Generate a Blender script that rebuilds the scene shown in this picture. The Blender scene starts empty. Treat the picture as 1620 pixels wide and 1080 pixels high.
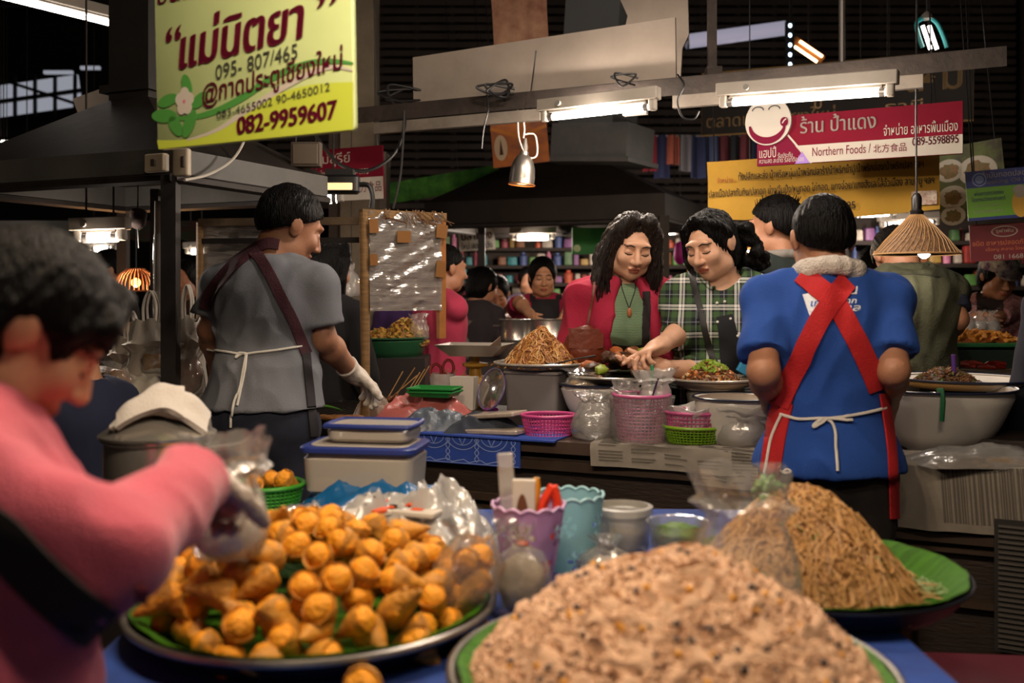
import bpy, bmesh, math, random
import numpy as np
import openvdb as vdb
from mathutils import Vector, Matrix, noise
from mathutils.bvhtree import BVHTree
from math import sin, cos, pi, radians, sqrt, atan2, exp
random.seed(7)
sc = bpy.context.scene
COL = sc.collection
F, CX, HY, H = 1575.0, 810.0, 463.0, 1.37          # focal length and horizon of the 1620x1080 photograph, eye height

# ---------------------------------------------------------------- camera, world, exposure
cam = bpy.data.objects.new('camera', bpy.data.cameras.new('camera'))
COL.objects.link(cam)
cam.location = (0, 0, H)
cam.rotation_euler = (pi / 2, 0, 0)
cam.data.sensor_width = 36.0
cam.data.lens = 36.0 * F / 1620.0
cam.data.shift_y = -(540.0 - HY) / 1620.0
cam.data.clip_start = 0.05
cam.data.dof.use_dof = True
cam.data.dof.focus_distance = 3.55
cam.data.dof.aperture_fstop = 2.6
sc.camera = cam
world = bpy.data.worlds.new('world')
sc.world = world
world.use_nodes = True
world.node_tree.nodes['Background'].inputs[0].default_value = (1.0, 0.86, 0.74, 1)
world.node_tree.nodes['Background'].inputs[1].default_value = 0.04
sc.view_settings.view_transform = 'Standard'
sc.view_settings.look = 'None'
sc.view_settings.exposure = 0.0
sc.view_settings.gamma = 1.0
sc.view_settings.use_curve_mapping = False
cy = sc.cycles
cy.use_denoising = True
cy.max_bounces = 6
cy.diffuse_bounces = 2
cy.glossy_bounces = 3
cy.transmission_bounces = 4
cy.transparent_max_bounces = 10
cy.caustics_reflective = False
cy.caustics_refractive = False
cy.sample_clamp_indirect = 4.0

def P(px, py, Y):
    return Vector(((px - CX) / F * Y, Y, H - (py - HY) / F * Y))
def G(px, py, z):
    return P(px, py, F * (H - z) / (py - HY))
# stall axes: the centre counter runs along U, away from the photographer along V
U = Vector((0.917, -0.399, 0)); V = Vector((0.399, 0.917, 0)); O = Vector((-0.31, 3.48, 0))
RZ = atan2(U.y, U.x)
def S(a, b, z):
    return O + U * a + V * b + Vector((0, 0, z))

# ---------------------------------------------------------------- materials
def lin(h):
    h = h.lstrip('#')
    c = [int(h[i:i + 2], 16) / 255 for i in (0, 2, 4)]
    return tuple(x / 12.92 if x <= .04045 else ((x + .055) / 1.055) ** 2.4 for x in c)
_M = {}
def M(name, col='#888888', rough=.6, metal=0, var=.0, vscale=8, bump=0, bscale=60, alpha=1, emit=0, ecol=None, stretch=None, spec=.5, col2=None, trans=0, sheen=0, sss=0):
    if name in _M: return _M[name]
    m = bpy.data.materials.new(name); m.use_nodes = True
    nt = m.node_tree; b = nt.nodes['Principled BSDF']
    c = lin(col)
    b.inputs['Base Color'].default_value = (*c, 1)
    b.inputs['Roughness'].default_value = rough
    b.inputs['Metallic'].default_value = metal
    b.inputs['Alpha'].default_value = alpha
    b.inputs['Specular IOR Level'].default_value = spec
    b.inputs['Transmission Weight'].default_value = trans
    b.inputs['Sheen Weight'].default_value = sheen
    if sss:
        b.inputs['Subsurface Weight'].default_value = sss
        b.inputs['Subsurface Radius'].default_value = (.012, .005, .003)
        b.inputs['Subsurface Scale'].default_value = 1
    if emit:
        b.inputs['Emission Color'].default_value = (*lin(ecol or col), 1)
        b.inputs['Emission Strength'].default_value = emit
    vec = None
    if var or bump or col2:
        tc = nt.nodes.new('ShaderNodeTexCoord'); vec = tc.outputs['Object']
        if stretch:
            mp = nt.nodes.new('ShaderNodeMapping'); mp.inputs['Scale'].default_value = stretch
            nt.links.new(vec, mp.inputs['Vector']); vec = mp.outputs['Vector']
    if var or col2:
        n = nt.nodes.new('ShaderNodeTexNoise'); n.inputs['Scale'].default_value = vscale; n.inputs['Detail'].default_value = 5; n.inputs['Roughness'].default_value = .65
        nt.links.new(vec, n.inputs['Vector'])
        r = nt.nodes.new('ShaderNodeValToRGB')
        r.color_ramp.elements[0].position = .35; r.color_ramp.elements[1].position = .65
        d = lin(col2) if col2 else tuple(x * (1 - var) for x in c)
        u = c if col2 else tuple(min(1, x * (1 + var * .5)) for x in c)
        r.color_ramp.elements[0].color = (*d, 1); r.color_ramp.elements[1].color = (*u, 1)
        nt.links.new(n.outputs['Fac'], r.inputs['Fac']); nt.links.new(r.outputs['Color'], b.inputs['Base Color'])
    if bump:
        n = nt.nodes.new('ShaderNodeTexNoise'); n.inputs['Scale'].default_value = bscale; n.inputs['Detail'].default_value = 3
        nt.links.new(vec, n.inputs['Vector'])
        bp = nt.nodes.new('ShaderNodeBump'); bp.inputs['Strength'].default_value = bump; bp.inputs['Distance'].default_value = .01
        nt.links.new(n.outputs['Fac'], bp.inputs['Height']); nt.links.new(bp.outputs['Normal'], b.inputs['Normal'])
    _M[name] = m
    return m
def clear_plastic(name, col='#e8e4de', alpha=.15, rough=.16, bscale=18, bump=.6, shine=.03, stretch=(1, 1, 1)):
    if name in _M: return _M[name]
    m = bpy.data.materials.new(name); m.use_nodes = True; _M[name] = m
    nt = m.node_tree; nt.nodes.remove(nt.nodes['Principled BSDF']); out = nt.nodes['Material Output']
    N = lambda k: nt.nodes.new('ShaderNode' + k)
    tc, mp, n, bp = N('TexCoord'), N('Mapping'), N('TexNoise'), N('Bump')
    mp.inputs['Scale'].default_value = stretch; n.inputs['Scale'].default_value = bscale; n.inputs['Detail'].default_value = 3
    bp.inputs['Strength'].default_value = bump; bp.inputs['Distance'].default_value = .012
    nt.links.new(tc.outputs['Object'], mp.inputs['Vector']); nt.links.new(mp.outputs['Vector'], n.inputs['Vector']); nt.links.new(n.outputs['Fac'], bp.inputs['Height'])
    tr, df, gl, m1, m2, fr = N('BsdfTransparent'), N('BsdfDiffuse'), N('BsdfGlossy'), N('MixShader'), N('MixShader'), N('Fresnel')
    df.inputs['Color'].default_value = (*lin(col), 1); gl.inputs['Roughness'].default_value = rough; m1.inputs['Fac'].default_value = alpha; fr.inputs['IOR'].default_value = 1.55
    mu = N('Math'); mu.operation = 'MULTIPLY_ADD'; mu.inputs[1].default_value = .5; mu.inputs[2].default_value = shine; mu.use_clamp = True
    for q in (df, gl, fr): nt.links.new(bp.outputs['Normal'], q.inputs['Normal'])
    nt.links.new(tr.outputs[0], m1.inputs[1]); nt.links.new(df.outputs[0], m1.inputs[2]); nt.links.new(fr.outputs[0], mu.inputs[0])
    nt.links.new(mu.outputs[0], m2.inputs['Fac']); nt.links.new(m1.outputs[0], m2.inputs[1]); nt.links.new(gl.outputs[0], m2.inputs[2]); nt.links.new(m2.outputs[0], out.inputs['Surface'])
    return m
def plaid(name, base, stripes, p):
    """checks woven in two directions: ramp over x and ramp over z, averaged"""
    m = bpy.data.materials.new(name); m.use_nodes = True; _M[name] = m
    nt = m.node_tree; b = nt.nodes['Principled BSDF']; b.inputs['Roughness'].default_value = .9
    tc = nt.nodes.new('ShaderNodeTexCoord'); sp = nt.nodes.new('ShaderNodeSeparateXYZ'); nt.links.new(tc.outputs['Object'], sp.inputs[0])
    outs = []
    for ax in ('X', 'Z'):
        dv = nt.nodes.new('ShaderNodeMath'); dv.operation = 'DIVIDE'; dv.inputs[1].default_value = p
        fr = nt.nodes.new('ShaderNodeMath'); fr.operation = 'FRACT'
        nt.links.new(sp.outputs[ax], dv.inputs[0]); nt.links.new(dv.outputs[0], fr.inputs[0])
        r = nt.nodes.new('ShaderNodeValToRGB'); r.color_ramp.interpolation = 'CONSTANT'
        e = r.color_ramp.elements
        e[0].position = 0; e[0].color = (*lin(base), 1)
        for k, (pos, c) in enumerate(stripes):
            q = e[1] if k == 0 else e.new(pos)
            q.position = pos; q.color = (*lin(c), 1)
        nt.links.new(fr.outputs[0], r.inputs[0]); outs.append(r.outputs[0])
    mx = nt.nodes.new('ShaderNodeMix'); mx.data_type = 'RGBA'; mx.inputs[0].default_value = .5
    nt.links.new(outs[0], mx.inputs[6]); nt.links.new(outs[1], mx.inputs[7]); nt.links.new(mx.outputs[2], b.inputs['Base Color'])
    return m
def striped(name, c1, c2, c3, scale, axis='Z', dist=2.5):
    m = bpy.data.materials.new(name); m.use_nodes = True; _M[name] = m
    nt = m.node_tree; b = nt.nodes['Principled BSDF']; b.inputs['Roughness'].default_value = .9
    tc = nt.nodes.new('ShaderNodeTexCoord'); w = nt.nodes.new('ShaderNodeTexWave'); w.bands_direction = axis
    w.inputs['Scale'].default_value = scale; w.inputs['Distortion'].default_value = dist; w.inputs['Detail'].default_value = 3; w.inputs['Detail Scale'].default_value = 2
    nt.links.new(tc.outputs['Object'], w.inputs['Vector'])
    r = nt.nodes.new('ShaderNodeValToRGB'); e = r.color_ramp.elements
    e[0].color = (*lin(c1), 1); e[1].color = (*lin(c3), 1); q = e.new(.5); q.color = (*lin(c2), 1)
    nt.links.new(w.outputs['Fac'], r.inputs[0]); nt.links.new(r.outputs[0], b.inputs['Base Color'])
    return m

# ---------------------------------------------------------------- mesh building
class MB:
    def __init__(s): s.v = []; s.f = []; s.m = []
    def add(s, vs, fs, mi=0):
        o = len(s.v); s.v += [tuple(x) for x in vs]
        s.f += [tuple(i + o for i in f) for f in fs]; s.m += [mi] * len(fs); return s
    def box(s, c, d, rz=0, mi=0, R=None, taper=1):
        x, y, z = d[0] / 2, d[1] / 2, d[2] / 2
        vs = [Vector((sx * x * (taper if sz > 0 else 1), sy * y * (taper if sz > 0 else 1), sz * z)) for sz in (-1, 1) for sy in (-1, 1) for sx in (-1, 1)]
        if R is None: R = Matrix.Rotation(rz, 3, 'Z')
        c = Vector(c)
        return s.add([R @ q + c for q in vs], [(0, 2, 3, 1), (4, 5, 7, 6), (0, 1, 5, 4), (2, 6, 7, 3), (0, 4, 6, 2), (1, 3, 7, 5)], mi)
    def rbox(s, c, d, r=.01, rz=0, mi=0, R=None, n=4, top=1.0):
        """box with rounded vertical corners and softened top and bottom edges; top: scale of the upper face"""
        x, y, z = d[0] / 2, d[1] / 2, d[2] / 2
        if R is None: R = Matrix.Rotation(rz, 3, 'Z')
        c = Vector(c); r = min(r, x * .99, y * .99); e = min(r * .5, z * .45)
        ring = []
        for (sx, sy, a0) in ((1, 1, 0), (-1, 1, pi / 2), (-1, -1, pi), (1, -1, 1.5 * pi)):
            for k in range(n + 1):
                a = a0 + k / n * pi / 2
                ring.append((sx * (x - r) + r * cos(a), sy * (y - r) + r * sin(a)))
        N = len(ring); vs = []
        for zz, ins in ((-z, e), (-z + e, 0), (z - e, 0), (z, e)):
            t = 1 + (top - 1) * (zz + z) / (2 * z)
            for (a, b) in ring:
                vs.append(R @ Vector((a * (1 - ins / x) * t, b * (1 - ins / y) * t, zz)) + c)
        fs = [tuple(range(N - 1, -1, -1)), tuple(range(3 * N, 4 * N))]
        for k in range(3):
            for i in range(N):
                j = (i + 1) % N
                fs.append((k * N + i, k * N + j, (k + 1) * N + j, (k + 1) * N + i))
        return s.add(vs, fs, mi)
    def tube(s, pts, r, n=8, mi=0, closed=False, cap=True, flat=1):
        pts = [Vector(p) for p in pts]; k = len(pts)
        rs = r if isinstance(r, (list, tuple)) else [r] * k
        vs = []; up = None
        for i, p in enumerate(pts):
            a = pts[(i - 1) % k] if (closed or i > 0) else p
            b = pts[(i + 1) % k] if (closed or i < k - 1) else p
            t = (b - a)
            t = t.normalized() if t.length > 1e-9 else Vector((0, 0, 1))
            if up is None:
                up = Vector((0, 0, 1)) if abs(t.z) < .9 else Vector((1, 0, 0))
            x = up - t * up.dot(t)
            x = x.normalized() if x.length > 1e-6 else t.orthogonal().normalized()
            up = x; y = t.cross(x)
            for j in range(n):
                an = 2 * pi * j / n
                vs.append(p + (x * cos(an) * flat + y * sin(an)) * rs[i])
        fs = []
        for i in range(k if closed else k - 1):
            i2 = (i + 1) % k
            for j in range(n):
                j2 = (j + 1) % n
                fs.append((i * n + j, i * n + j2, i2 * n + j2, i2 * n + j))
        if cap and not closed:
            fs.append(tuple(range(n - 1, -1, -1))); fs.append(tuple(range((k - 1) * n, k * n)))
        return s.add(vs, fs, mi)
    def lathe(s, prof, n=32, c=(0, 0, 0), mi=0, R=None, fn=None, sx=1, sy=1):
        c = Vector(c); vs = []
        for (r, z) in prof:
            for j in range(n):
                a = 2 * pi * j / n; rr, zz = (r, z) if fn is None else fn(r, z, a)
                p = Vector((rr * cos(a) * sx, rr * sin(a) * sy, zz))
                vs.append((R @ p if R is not None else p) + c)
        fs = []
        for i in range(len(prof) - 1):
            for j in range(n):
                j2 = (j + 1) % n
                fs.append((i * n + j, i * n + j2, (i + 1) * n + j2, (i + 1) * n + j))
        if prof[0][0] > 1e-5: fs.append(tuple(range(n - 1, -1, -1)))
        if prof[-1][0] > 1e-5: fs.append(tuple((len(prof) - 1) * n + j for j in range(n)))
        return s.add(vs, fs, mi)
    def ell(s, c, r, seg=16, ring=10, R=None, mi=0, fn=None):
        c = Vector(c); r = (r, r, r) if not hasattr(r, '__len__') else r
        vs = [Vector((0, 0, -r[2]))]
        for i in range(1, ring):
            t = -pi / 2 + pi * i / ring
            for j in range(seg):
                a = 2 * pi * j / seg
                vs.append(Vector((r[0] * cos(t) * cos(a), r[1] * cos(t) * sin(a), r[2] * sin(t))))
        vs.append(Vector((0, 0, r[2])))
        if fn: vs = [fn(q) for q in vs]
        fs = [(0, 1 + (j + 1) % seg, 1 + j) for j in range(seg)]
        for i in range(ring - 2):
            for j in range(seg):
                a, b = 1 + i * seg + j, 1 + i * seg + (j + 1) % seg
                fs.append((a, b, b + seg, a + seg))
        T = len(vs) - 1; o = 1 + (ring - 2) * seg
        fs += [(T, o + j, o + (j + 1) % seg) for j in range(seg)]
        return s.add([(R @ q if R is not None else q) + c for q in vs], fs, mi)
    def sheet(s, fn, nu, nv, th=.002, mi=0):
        """a surface fn(u,v) (u, v in 0..1) with real thickness"""
        g = [[Vector(fn(i / nu, j / nv)) for j in range(nv + 1)] for i in range(nu + 1)]
        N = [[None] * (nv + 1) for _ in range(nu + 1)]
        for i in range(nu + 1):
            for j in range(nv + 1):
                a = g[min(i + 1, nu)][j] - g[max(i - 1, 0)][j]; b = g[i][min(j + 1, nv)] - g[i][max(j - 1, 0)]
                n = a.cross(b); N[i][j] = n.normalized() if n.length > 1e-12 else Vector((0, 0, 1))
        w = nv + 1; vs = [g[i][j] + N[i][j] * th / 2 for i in range(nu + 1) for j in range(w)] + [g[i][j] - N[i][j] * th / 2 for i in range(nu + 1) for j in range(w)]
        o = (nu + 1) * w; fs = []
        for i in range(nu):
            for j in range(nv):
                a = i * w + j
                fs.append((a, a + w, a + w + 1, a + 1)); fs.append((o + a, o + a + 1, o + a + w + 1, o + a + w))
        for i in range(nu):
            for j in (0, nv):
                a = i * w + j; f = (a, o + a, o + a + w, a + w)
                fs.append(f if j == 0 else f[::-1])
        for j in range(nv):
            for i in (0, nu):
                a = i * w + j; f = (a, a + 1, o + a + 1, o + a)
                fs.append(f if i == 0 else f[::-1])
        return s.add(vs, fs, mi)
    def prism(s, poly, th, T=None, mi=0):
        n = len(poly)
        vs = [Vector((x, y, 0)) for x, y in poly] + [Vector((x, y, th)) for x, y in poly]
        if T is not None: vs = [T @ q for q in vs]
        return s.add(vs, [tuple(range(n - 1, -1, -1)), tuple(range(n, 2 * n))] + [(i, (i + 1) % n, n + (i + 1) % n, n + i) for i in range(n)], mi)
    def mesh(s, me, T, mi=0):
        return s.add([T @ q.co for q in me.vertices], [tuple(p.vertices) for p in me.polygons], mi)
    def shift(s, d):
        d = Vector(d); s.v = [tuple(Vector(q) + d) for q in s.v]; return s
    def jitter(s, amp, scale, seed=0):
        o = Vector((seed * 7.3, seed * 3.1, seed))
        s.v = [tuple(Vector(q) + noise.noise_vector(Vector(q) * scale + o) * amp) for q in s.v]; return s
    def build(s, name, mats, parent=None, smooth=True, angle=38, loc=None, rz=0):
        me = bpy.data.meshes.new(name); me.from_pydata(s.v, [], s.f)
        for m in (mats if isinstance(mats, (list, tuple)) else [mats]): me.materials.append(m)
        if any(s.m): me.polygons.foreach_set('material_index', s.m)
        if smooth:
            me.polygons.foreach_set('use_smooth', [True] * len(me.polygons)); me.set_sharp_from_angle(angle=radians(angle))
        me.update()
        o = bpy.data.objects.new(name, me); COL.objects.link(o)
        if parent is not None: o.parent = parent
        if loc is not None: o.location = loc
        if rz: o.rotation_euler.z = rz
        return o
def tag(o, label=None, cat=None, group=None, kind=None):
    if label: o['label'] = label
    if cat: o['category'] = cat
    if group: o['group'] = group
    if kind: o['kind'] = kind
    return o
def thing(name, label, cat, loc=(0, 0, 0), rz=0, group=None, T=None):
    o = bpy.data.objects.new(name, None); COL.objects.link(o); o.empty_display_size = .05
    o.location = loc; o.rotation_euler = (0, 0, rz)
    if T is not None: o.matrix_world = T
    return tag(o, label, cat, group)
def kids(o): return [c for c in bpy.data.objects if c.parent is o]
def dup(root, loc=None, rz=None, label=None, group=None, scale=None, T=None, children=None):
    r = root.copy(); COL.objects.link(r)
    if T is not None: r.matrix_world = T
    if loc is not None: r.location = loc
    if rz is not None: r.rotation_euler = (0, 0, rz)
    if scale is not None: r.scale = (scale,) * 3
    if label: r['label'] = label
    if group: r['group'] = group
    for c, sub in (children if children is not None else tree(root)):
        d = c.copy(); COL.objects.link(d); d.parent = r
        for g in sub:
            e = g.copy(); COL.objects.link(e); e.parent = d
    return r
def tree(root): return [(c, kids(c)) for c in kids(root)]
def bez(p, n=12):
    """Catmull-Rom through the points"""
    p = [Vector(q) for q in p]; q = [p[0]] + p + [p[-1]]; out = []
    for i in range(1, len(q) - 2):
        a, b, c, d = q[i - 1], q[i], q[i + 1], q[i + 2]
        for k in range(n):
            t = k / n
            out.append(.5 * ((2 * b) + (c - a) * t + (2 * a - 5 * b + 4 * c - d) * t * t + (3 * b - a - 3 * c + d) * t ** 3))
    out.append(p[-1]); return out
def text_mesh(body, shear=0, offset=0):
    cu = bpy.data.curves.new('lettering_curve', 'FONT'); cu.body = body; cu.size = 1; cu.shear = shear; cu.offset = offset; cu.resolution_u = 4
    o = bpy.data.objects.new('lettering_curve', cu); COL.objects.link(o)
    me = bpy.data.meshes.new_from_object(o.evaluated_get(bpy.context.evaluated_depsgraph_get()))
    bpy.data.objects.remove(o); bpy.data.curves.remove(cu)
    return me
class Lines:
    """lettering kept line by line, one part for each line"""
    def __init__(s): s.rows = []
    def build(s, name, mats, parent, smooth=False):
        mats = mats if isinstance(mats, (list, tuple)) else [mats]
        for mb, mi in s.rows: mb.build(name, mats[mi], parent, smooth=False)
def put_text(mb, body, x, y, w, h=None, mi=0, z=.002, rot=0, shear=0, offset=0, T=None):
    """lay a line of lettering in the xy plane, lower left corner at x, y, w wide (and h tall)"""
    me = text_mesh(body, shear)
    if isinstance(mb, Lines): mb.rows.append((MB(), mi)); mb = mb.rows[-1][0]; mi = 0
    a = np.array([q.co[:] for q in me.vertices]); lo, hi = a.min(0), a.max(0)
    sx = w / (hi[0] - lo[0]); sy = h / (hi[1] - lo[1]) if h else sx
    L = Matrix.Translation((x, y, z)) @ Matrix.Rotation(rot, 4, 'Z') @ Matrix.Diagonal((sx, sy, 1, 1)) @ Matrix.Translation((-lo[0], -lo[1], 0))
    for k in ((0,) if not offset else (-1, -.5, 0, .5, 1)):      # heavier strokes: the line laid again a hair to the side
        D = Matrix.Translation((k * offset * (hi[1] - lo[1]) * sy * 1.3, k * offset * (hi[1] - lo[1]) * sy * .5, 0)) @ L
        mb.mesh(me, (T @ D) if T is not None else D, mi)
    bpy.data.meshes.remove(me)
def frame_px(TL, BL, BR, Yl, Yr):
    """frame of a flat board seen between two depths: x along its foot, y up, z towards the viewer"""
    A, B, D = P(*BL, Yl), P(*BR, Yr), P(*TL, Yl)
    u = (B - A); W = u.length; u.normalize()
    v = (D - A); v = v - u * v.dot(u); h = v.length; v.normalize(); n = u.cross(v)
    T = Matrix((u, v, n)).transposed().to_4x4(); T.translation = A
    return T, W, h

# ---------------------------------------------------------------- organic surfaces from distance fields
class SDF:
    """an ordered list of rounded shapes blended together; meshed as one continuous skin"""
    def __init__(s): s.p = []
    def cap(s, a, b, ra, rb=None, k=.03, op='u'): s.p.append((op, 'c', Vector(a), Vector(b), ra, ra if rb is None else rb, k)); return s
    def flat(s, a, b, ra, rb=None, k=.03, op='u'): s.p.append((op, 'f', Vector(a), Vector(b), ra, ra if rb is None else rb, k)); return s
    def ell(s, c, r, R=None, k=.03, op='u'): s.p.append((op, 'e', Vector(c), r if hasattr(r, '__len__') else (r, r, r), R, 0, k)); return s
    def cut(s, pt, n): s.p.append(('pl', Vector(pt), Vector(n).normalized())); return s   # removes the side n points to
    def _bb(s, q):
        q = q[1:]
        if q[0] != 'e':
            r = max(q[3], q[4]); lo = [min(q[1][i], q[2][i]) - r for i in range(3)]; hi = [max(q[1][i], q[2][i]) + r for i in range(3)]
        else:
            m = max(q[2]) if q[3] is not None else None
            lo = [q[1][i] - (m or q[2][i]) for i in range(3)]; hi = [q[1][i] + (m or q[2][i]) for i in range(3)]
        return np.array(lo), np.array(hi)
    def _d(s, q, X, Y, Z):
        q = q[1:]
        if q[0] != 'e':
            a, b = q[1], q[2]; ab = b - a; L = max(ab.length_squared, 1e-12)
            x, y, z = X - a.x, Y - a.y, Z - a.z
            u = (x * ab.x + y * ab.y + z * ab.z) / L
            t = np.clip(u, 0, 1.6 if q[0] == 'f' else 1)
            d = np.sqrt((x - ab.x * t) ** 2 + (y - ab.y * t) ** 2 + (z - ab.z * t) ** 2) - (q[3] + (q[4] - q[3]) * t)
            return np.maximum(d, (u - 1) * sqrt(L)) if q[0] == 'f' else d
        c, r, R = q[1], q[2], q[3]
        x, y, z = X - c.x, Y - c.y, Z - c.z
        if R is not None:
            A = R.transposed()
            x, y, z = (A[i][0] * x + A[i][1] * y + A[i][2] * z for i in range(3))
        k0 = np.sqrt((x / r[0]) ** 2 + (y / r[1]) ** 2 + (z / r[2]) ** 2)
        k1 = np.sqrt((x / r[0] ** 2) ** 2 + (y / r[1] ** 2) ** 2 + (z / r[2] ** 2) ** 2)
        return k0 * (k0 - 1) / np.maximum(k1, 1e-6)
    def mesh(s, vox):
        bb = [s._bb(q) for q in s.p if q[0] == 'u']
        lo = np.min([b[0] for b in bb], 0) - .03; hi = np.max([b[1] for b in bb], 0) + .03
        n = np.ceil((hi - lo) / vox).astype(int) + 1
        ax = [(lo[i] + np.arange(n[i]) * vox).astype(np.float32) for i in range(3)]
        fld = np.full(n, .2, np.float32)
        for q in s.p:
            if q[0] == 'pl':
                X, Y, Z = np.meshgrid(*ax, indexing='ij', sparse=True)
                fld = np.maximum(fld, (X - q[1].x) * q[2].x + (Y - q[1].y) * q[2].y + (Z - q[1].z) * q[2].z).astype(np.float32); continue
            k = q[-1]; a, b = s._bb(q); pad = k + 4 * vox
            i0 = np.clip(((a - pad - lo) / vox).astype(int), 0, n); i1 = np.clip(np.ceil((b + pad - lo) / vox).astype(int) + 1, 0, n)
            sl = tuple(slice(i0[i], i1[i]) for i in range(3))
            X, Y, Z = np.meshgrid(*[ax[i][sl[i]] for i in range(3)], indexing='ij', sparse=True)
            d = s._d(q, X, Y, Z); f = fld[sl]
            if q[0] == 's': d = -d
            h = np.maximum(k - np.abs(f - d), 0) / k
            fld[sl] = np.minimum(f, d) - h * h * k * .25 if q[0] == 'u' else np.maximum(f, d) + h * h * k * .25
        g = vdb.FloatGrid(.2); g.copyFromArray(fld.astype(np.float64), tolerance=0.0)
        p, qd = g.convertToQuads(0.0)
        return p * vox + lo, qd
    def build(s, name, mats, parent, vox=.006, folds=0, fscale=(9, 9, 4), seed=0, matfn=None, dispfn=None):
        p, q = s.mesh(vox)
        me = bpy.data.meshes.new(name); me.from_pydata(p.tolist(), [], q.tolist())
        for m in (mats if isinstance(mats, (list, tuple)) else [mats]): me.materials.append(m)
        me.polygons.foreach_set('use_smooth', [True] * len(me.polygons))
        if folds:
            o = Vector((seed * 5.1, seed * 2.7, seed * 1.3))
            nr = [v.normal.copy() for v in me.vertices]
            for v, nn in zip(me.vertices, nr):
                c = v.co; w = Vector((c.x * fscale[0], c.y * fscale[1], c.z * fscale[2])) + o
                w = w + noise.noise_vector(w * .5) * 1.1
                a = noise.noise(w); b = noise.noise(w * 2.3 + o)
                v.co = c + nn * folds * ((1 - abs(a) * 2.6) * .8 + b * .5 - .25)
        if dispfn:
            nr = [v.normal.copy() for v in me.vertices]
            for v, nn in zip(me.vertices, nr): v.co = v.co + nn * dispfn(v.co)
        if matfn:
            me.polygons.foreach_set('material_index', [matfn(f.center) for f in me.polygons])
        me.update()
        o = bpy.data.objects.new(name, me); COL.objects.link(o)
        if parent is not None: o.parent = parent
        return o
def bvh_of(objs):
    """search tree over the listed meshes in the place's own coordinates"""
    bpy.context.view_layer.update()
    vs, fs = [], []
    for o in objs:
        k = len(vs); vs += [o.matrix_world @ v.co for v in o.data.vertices]; fs += [tuple(i + k for i in f.vertices) for f in o.data.polygons]
    return BVHTree.FromPolygons(vs, fs)
EYE = Vector((0, 0, H))
def hit(tree_, px, py):
    d = (P(px, py, 1.0) - EYE).normalized()
    return tree_.ray_cast(EYE, d)
def drape(tree_, pts, width, parent, name, mat, off=.004, th=.003, nacross=4, seg=14, wtaper=None):
    """a strap laid over a surface along a traced path; every point rests on the surface"""
    path = bez([Vector((x, y, 0)) for x, y in pts], seg)
    rows = []
    inv = parent.matrix_world.inverted()
    for i, q in enumerate(path):
        a = path[max(i - 1, 0)]; b = path[min(i + 1, len(path) - 1)]
        t = (b - a).normalized(); nrm = Vector((-t.y, t.x, 0))
        w = width if wtaper is None else width * (1 + (wtaper - 1) * i / (len(path) - 1))
        row = []
        for k in range(nacross + 1):
            r = q + nrm * w * (k / nacross - .5)
            loc, n, _, _ = hit(tree_, r.x, r.y)
            if loc is None: row = None; break
            row.append((loc, n))
        if row: rows.append(row)
    if len(rows) < 2: return None
    # surface normals averaged across each row keep the strap smooth
    mb = MB(); na = nacross + 1; top, bot = [], []
    for r in rows:
        n = sum((x[1] for x in r), Vector()).normalized()
        top += [inv @ (x[0] + n * (off + th)) for x in r]; bot += [inv @ (x[0] + n * (off - .001)) for x in r]
    fs = []; o = len(top)
    for i in range(len(rows) - 1):
        for k in range(nacross):
            a = i * na + k
            fs += [(a, a + 1, a + na + 1, a + na), (o + a, o + a + na, o + a + na + 1, o + a + 1)]
        a = i * na; fs.append((a, a + na, o + a + na, o + a))
        a = i * na + nacross; fs.append((a, o + a, o + a + na, a + na))
    e = (len(rows) - 1) * na
    for k in range(nacross):
        fs.append((k, o + k, o + k + 1, k + 1)); fs.append((e + k, e + k + 1, o + e + k + 1, o + e + k))
    mb.add(top + bot, fs)
    ob = mb.build(name, mat, parent, angle=60)
    bm = bmesh.new(); bm.from_mesh(ob.data); bmesh.ops.recalc_face_normals(bm, faces=bm.faces); bm.to_mesh(ob.data); bm.free()
    return ob
def drape_cord(tree_, pts, r, parent, name, mat, seg=12, off=.003):
    inv = parent.matrix_world.inverted(); out = []
    for q in bez([Vector((x, y, 0)) for x, y in pts], seg):
        loc, n, _, _ = hit(tree_, q.x, q.y)
        if loc is not None: out.append(inv @ (loc + n * off))
    if len(out) < 3: return None
    # pull single far hits back in line
    return MB().tube(out, r, 6).build(name, mat, parent)

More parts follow.
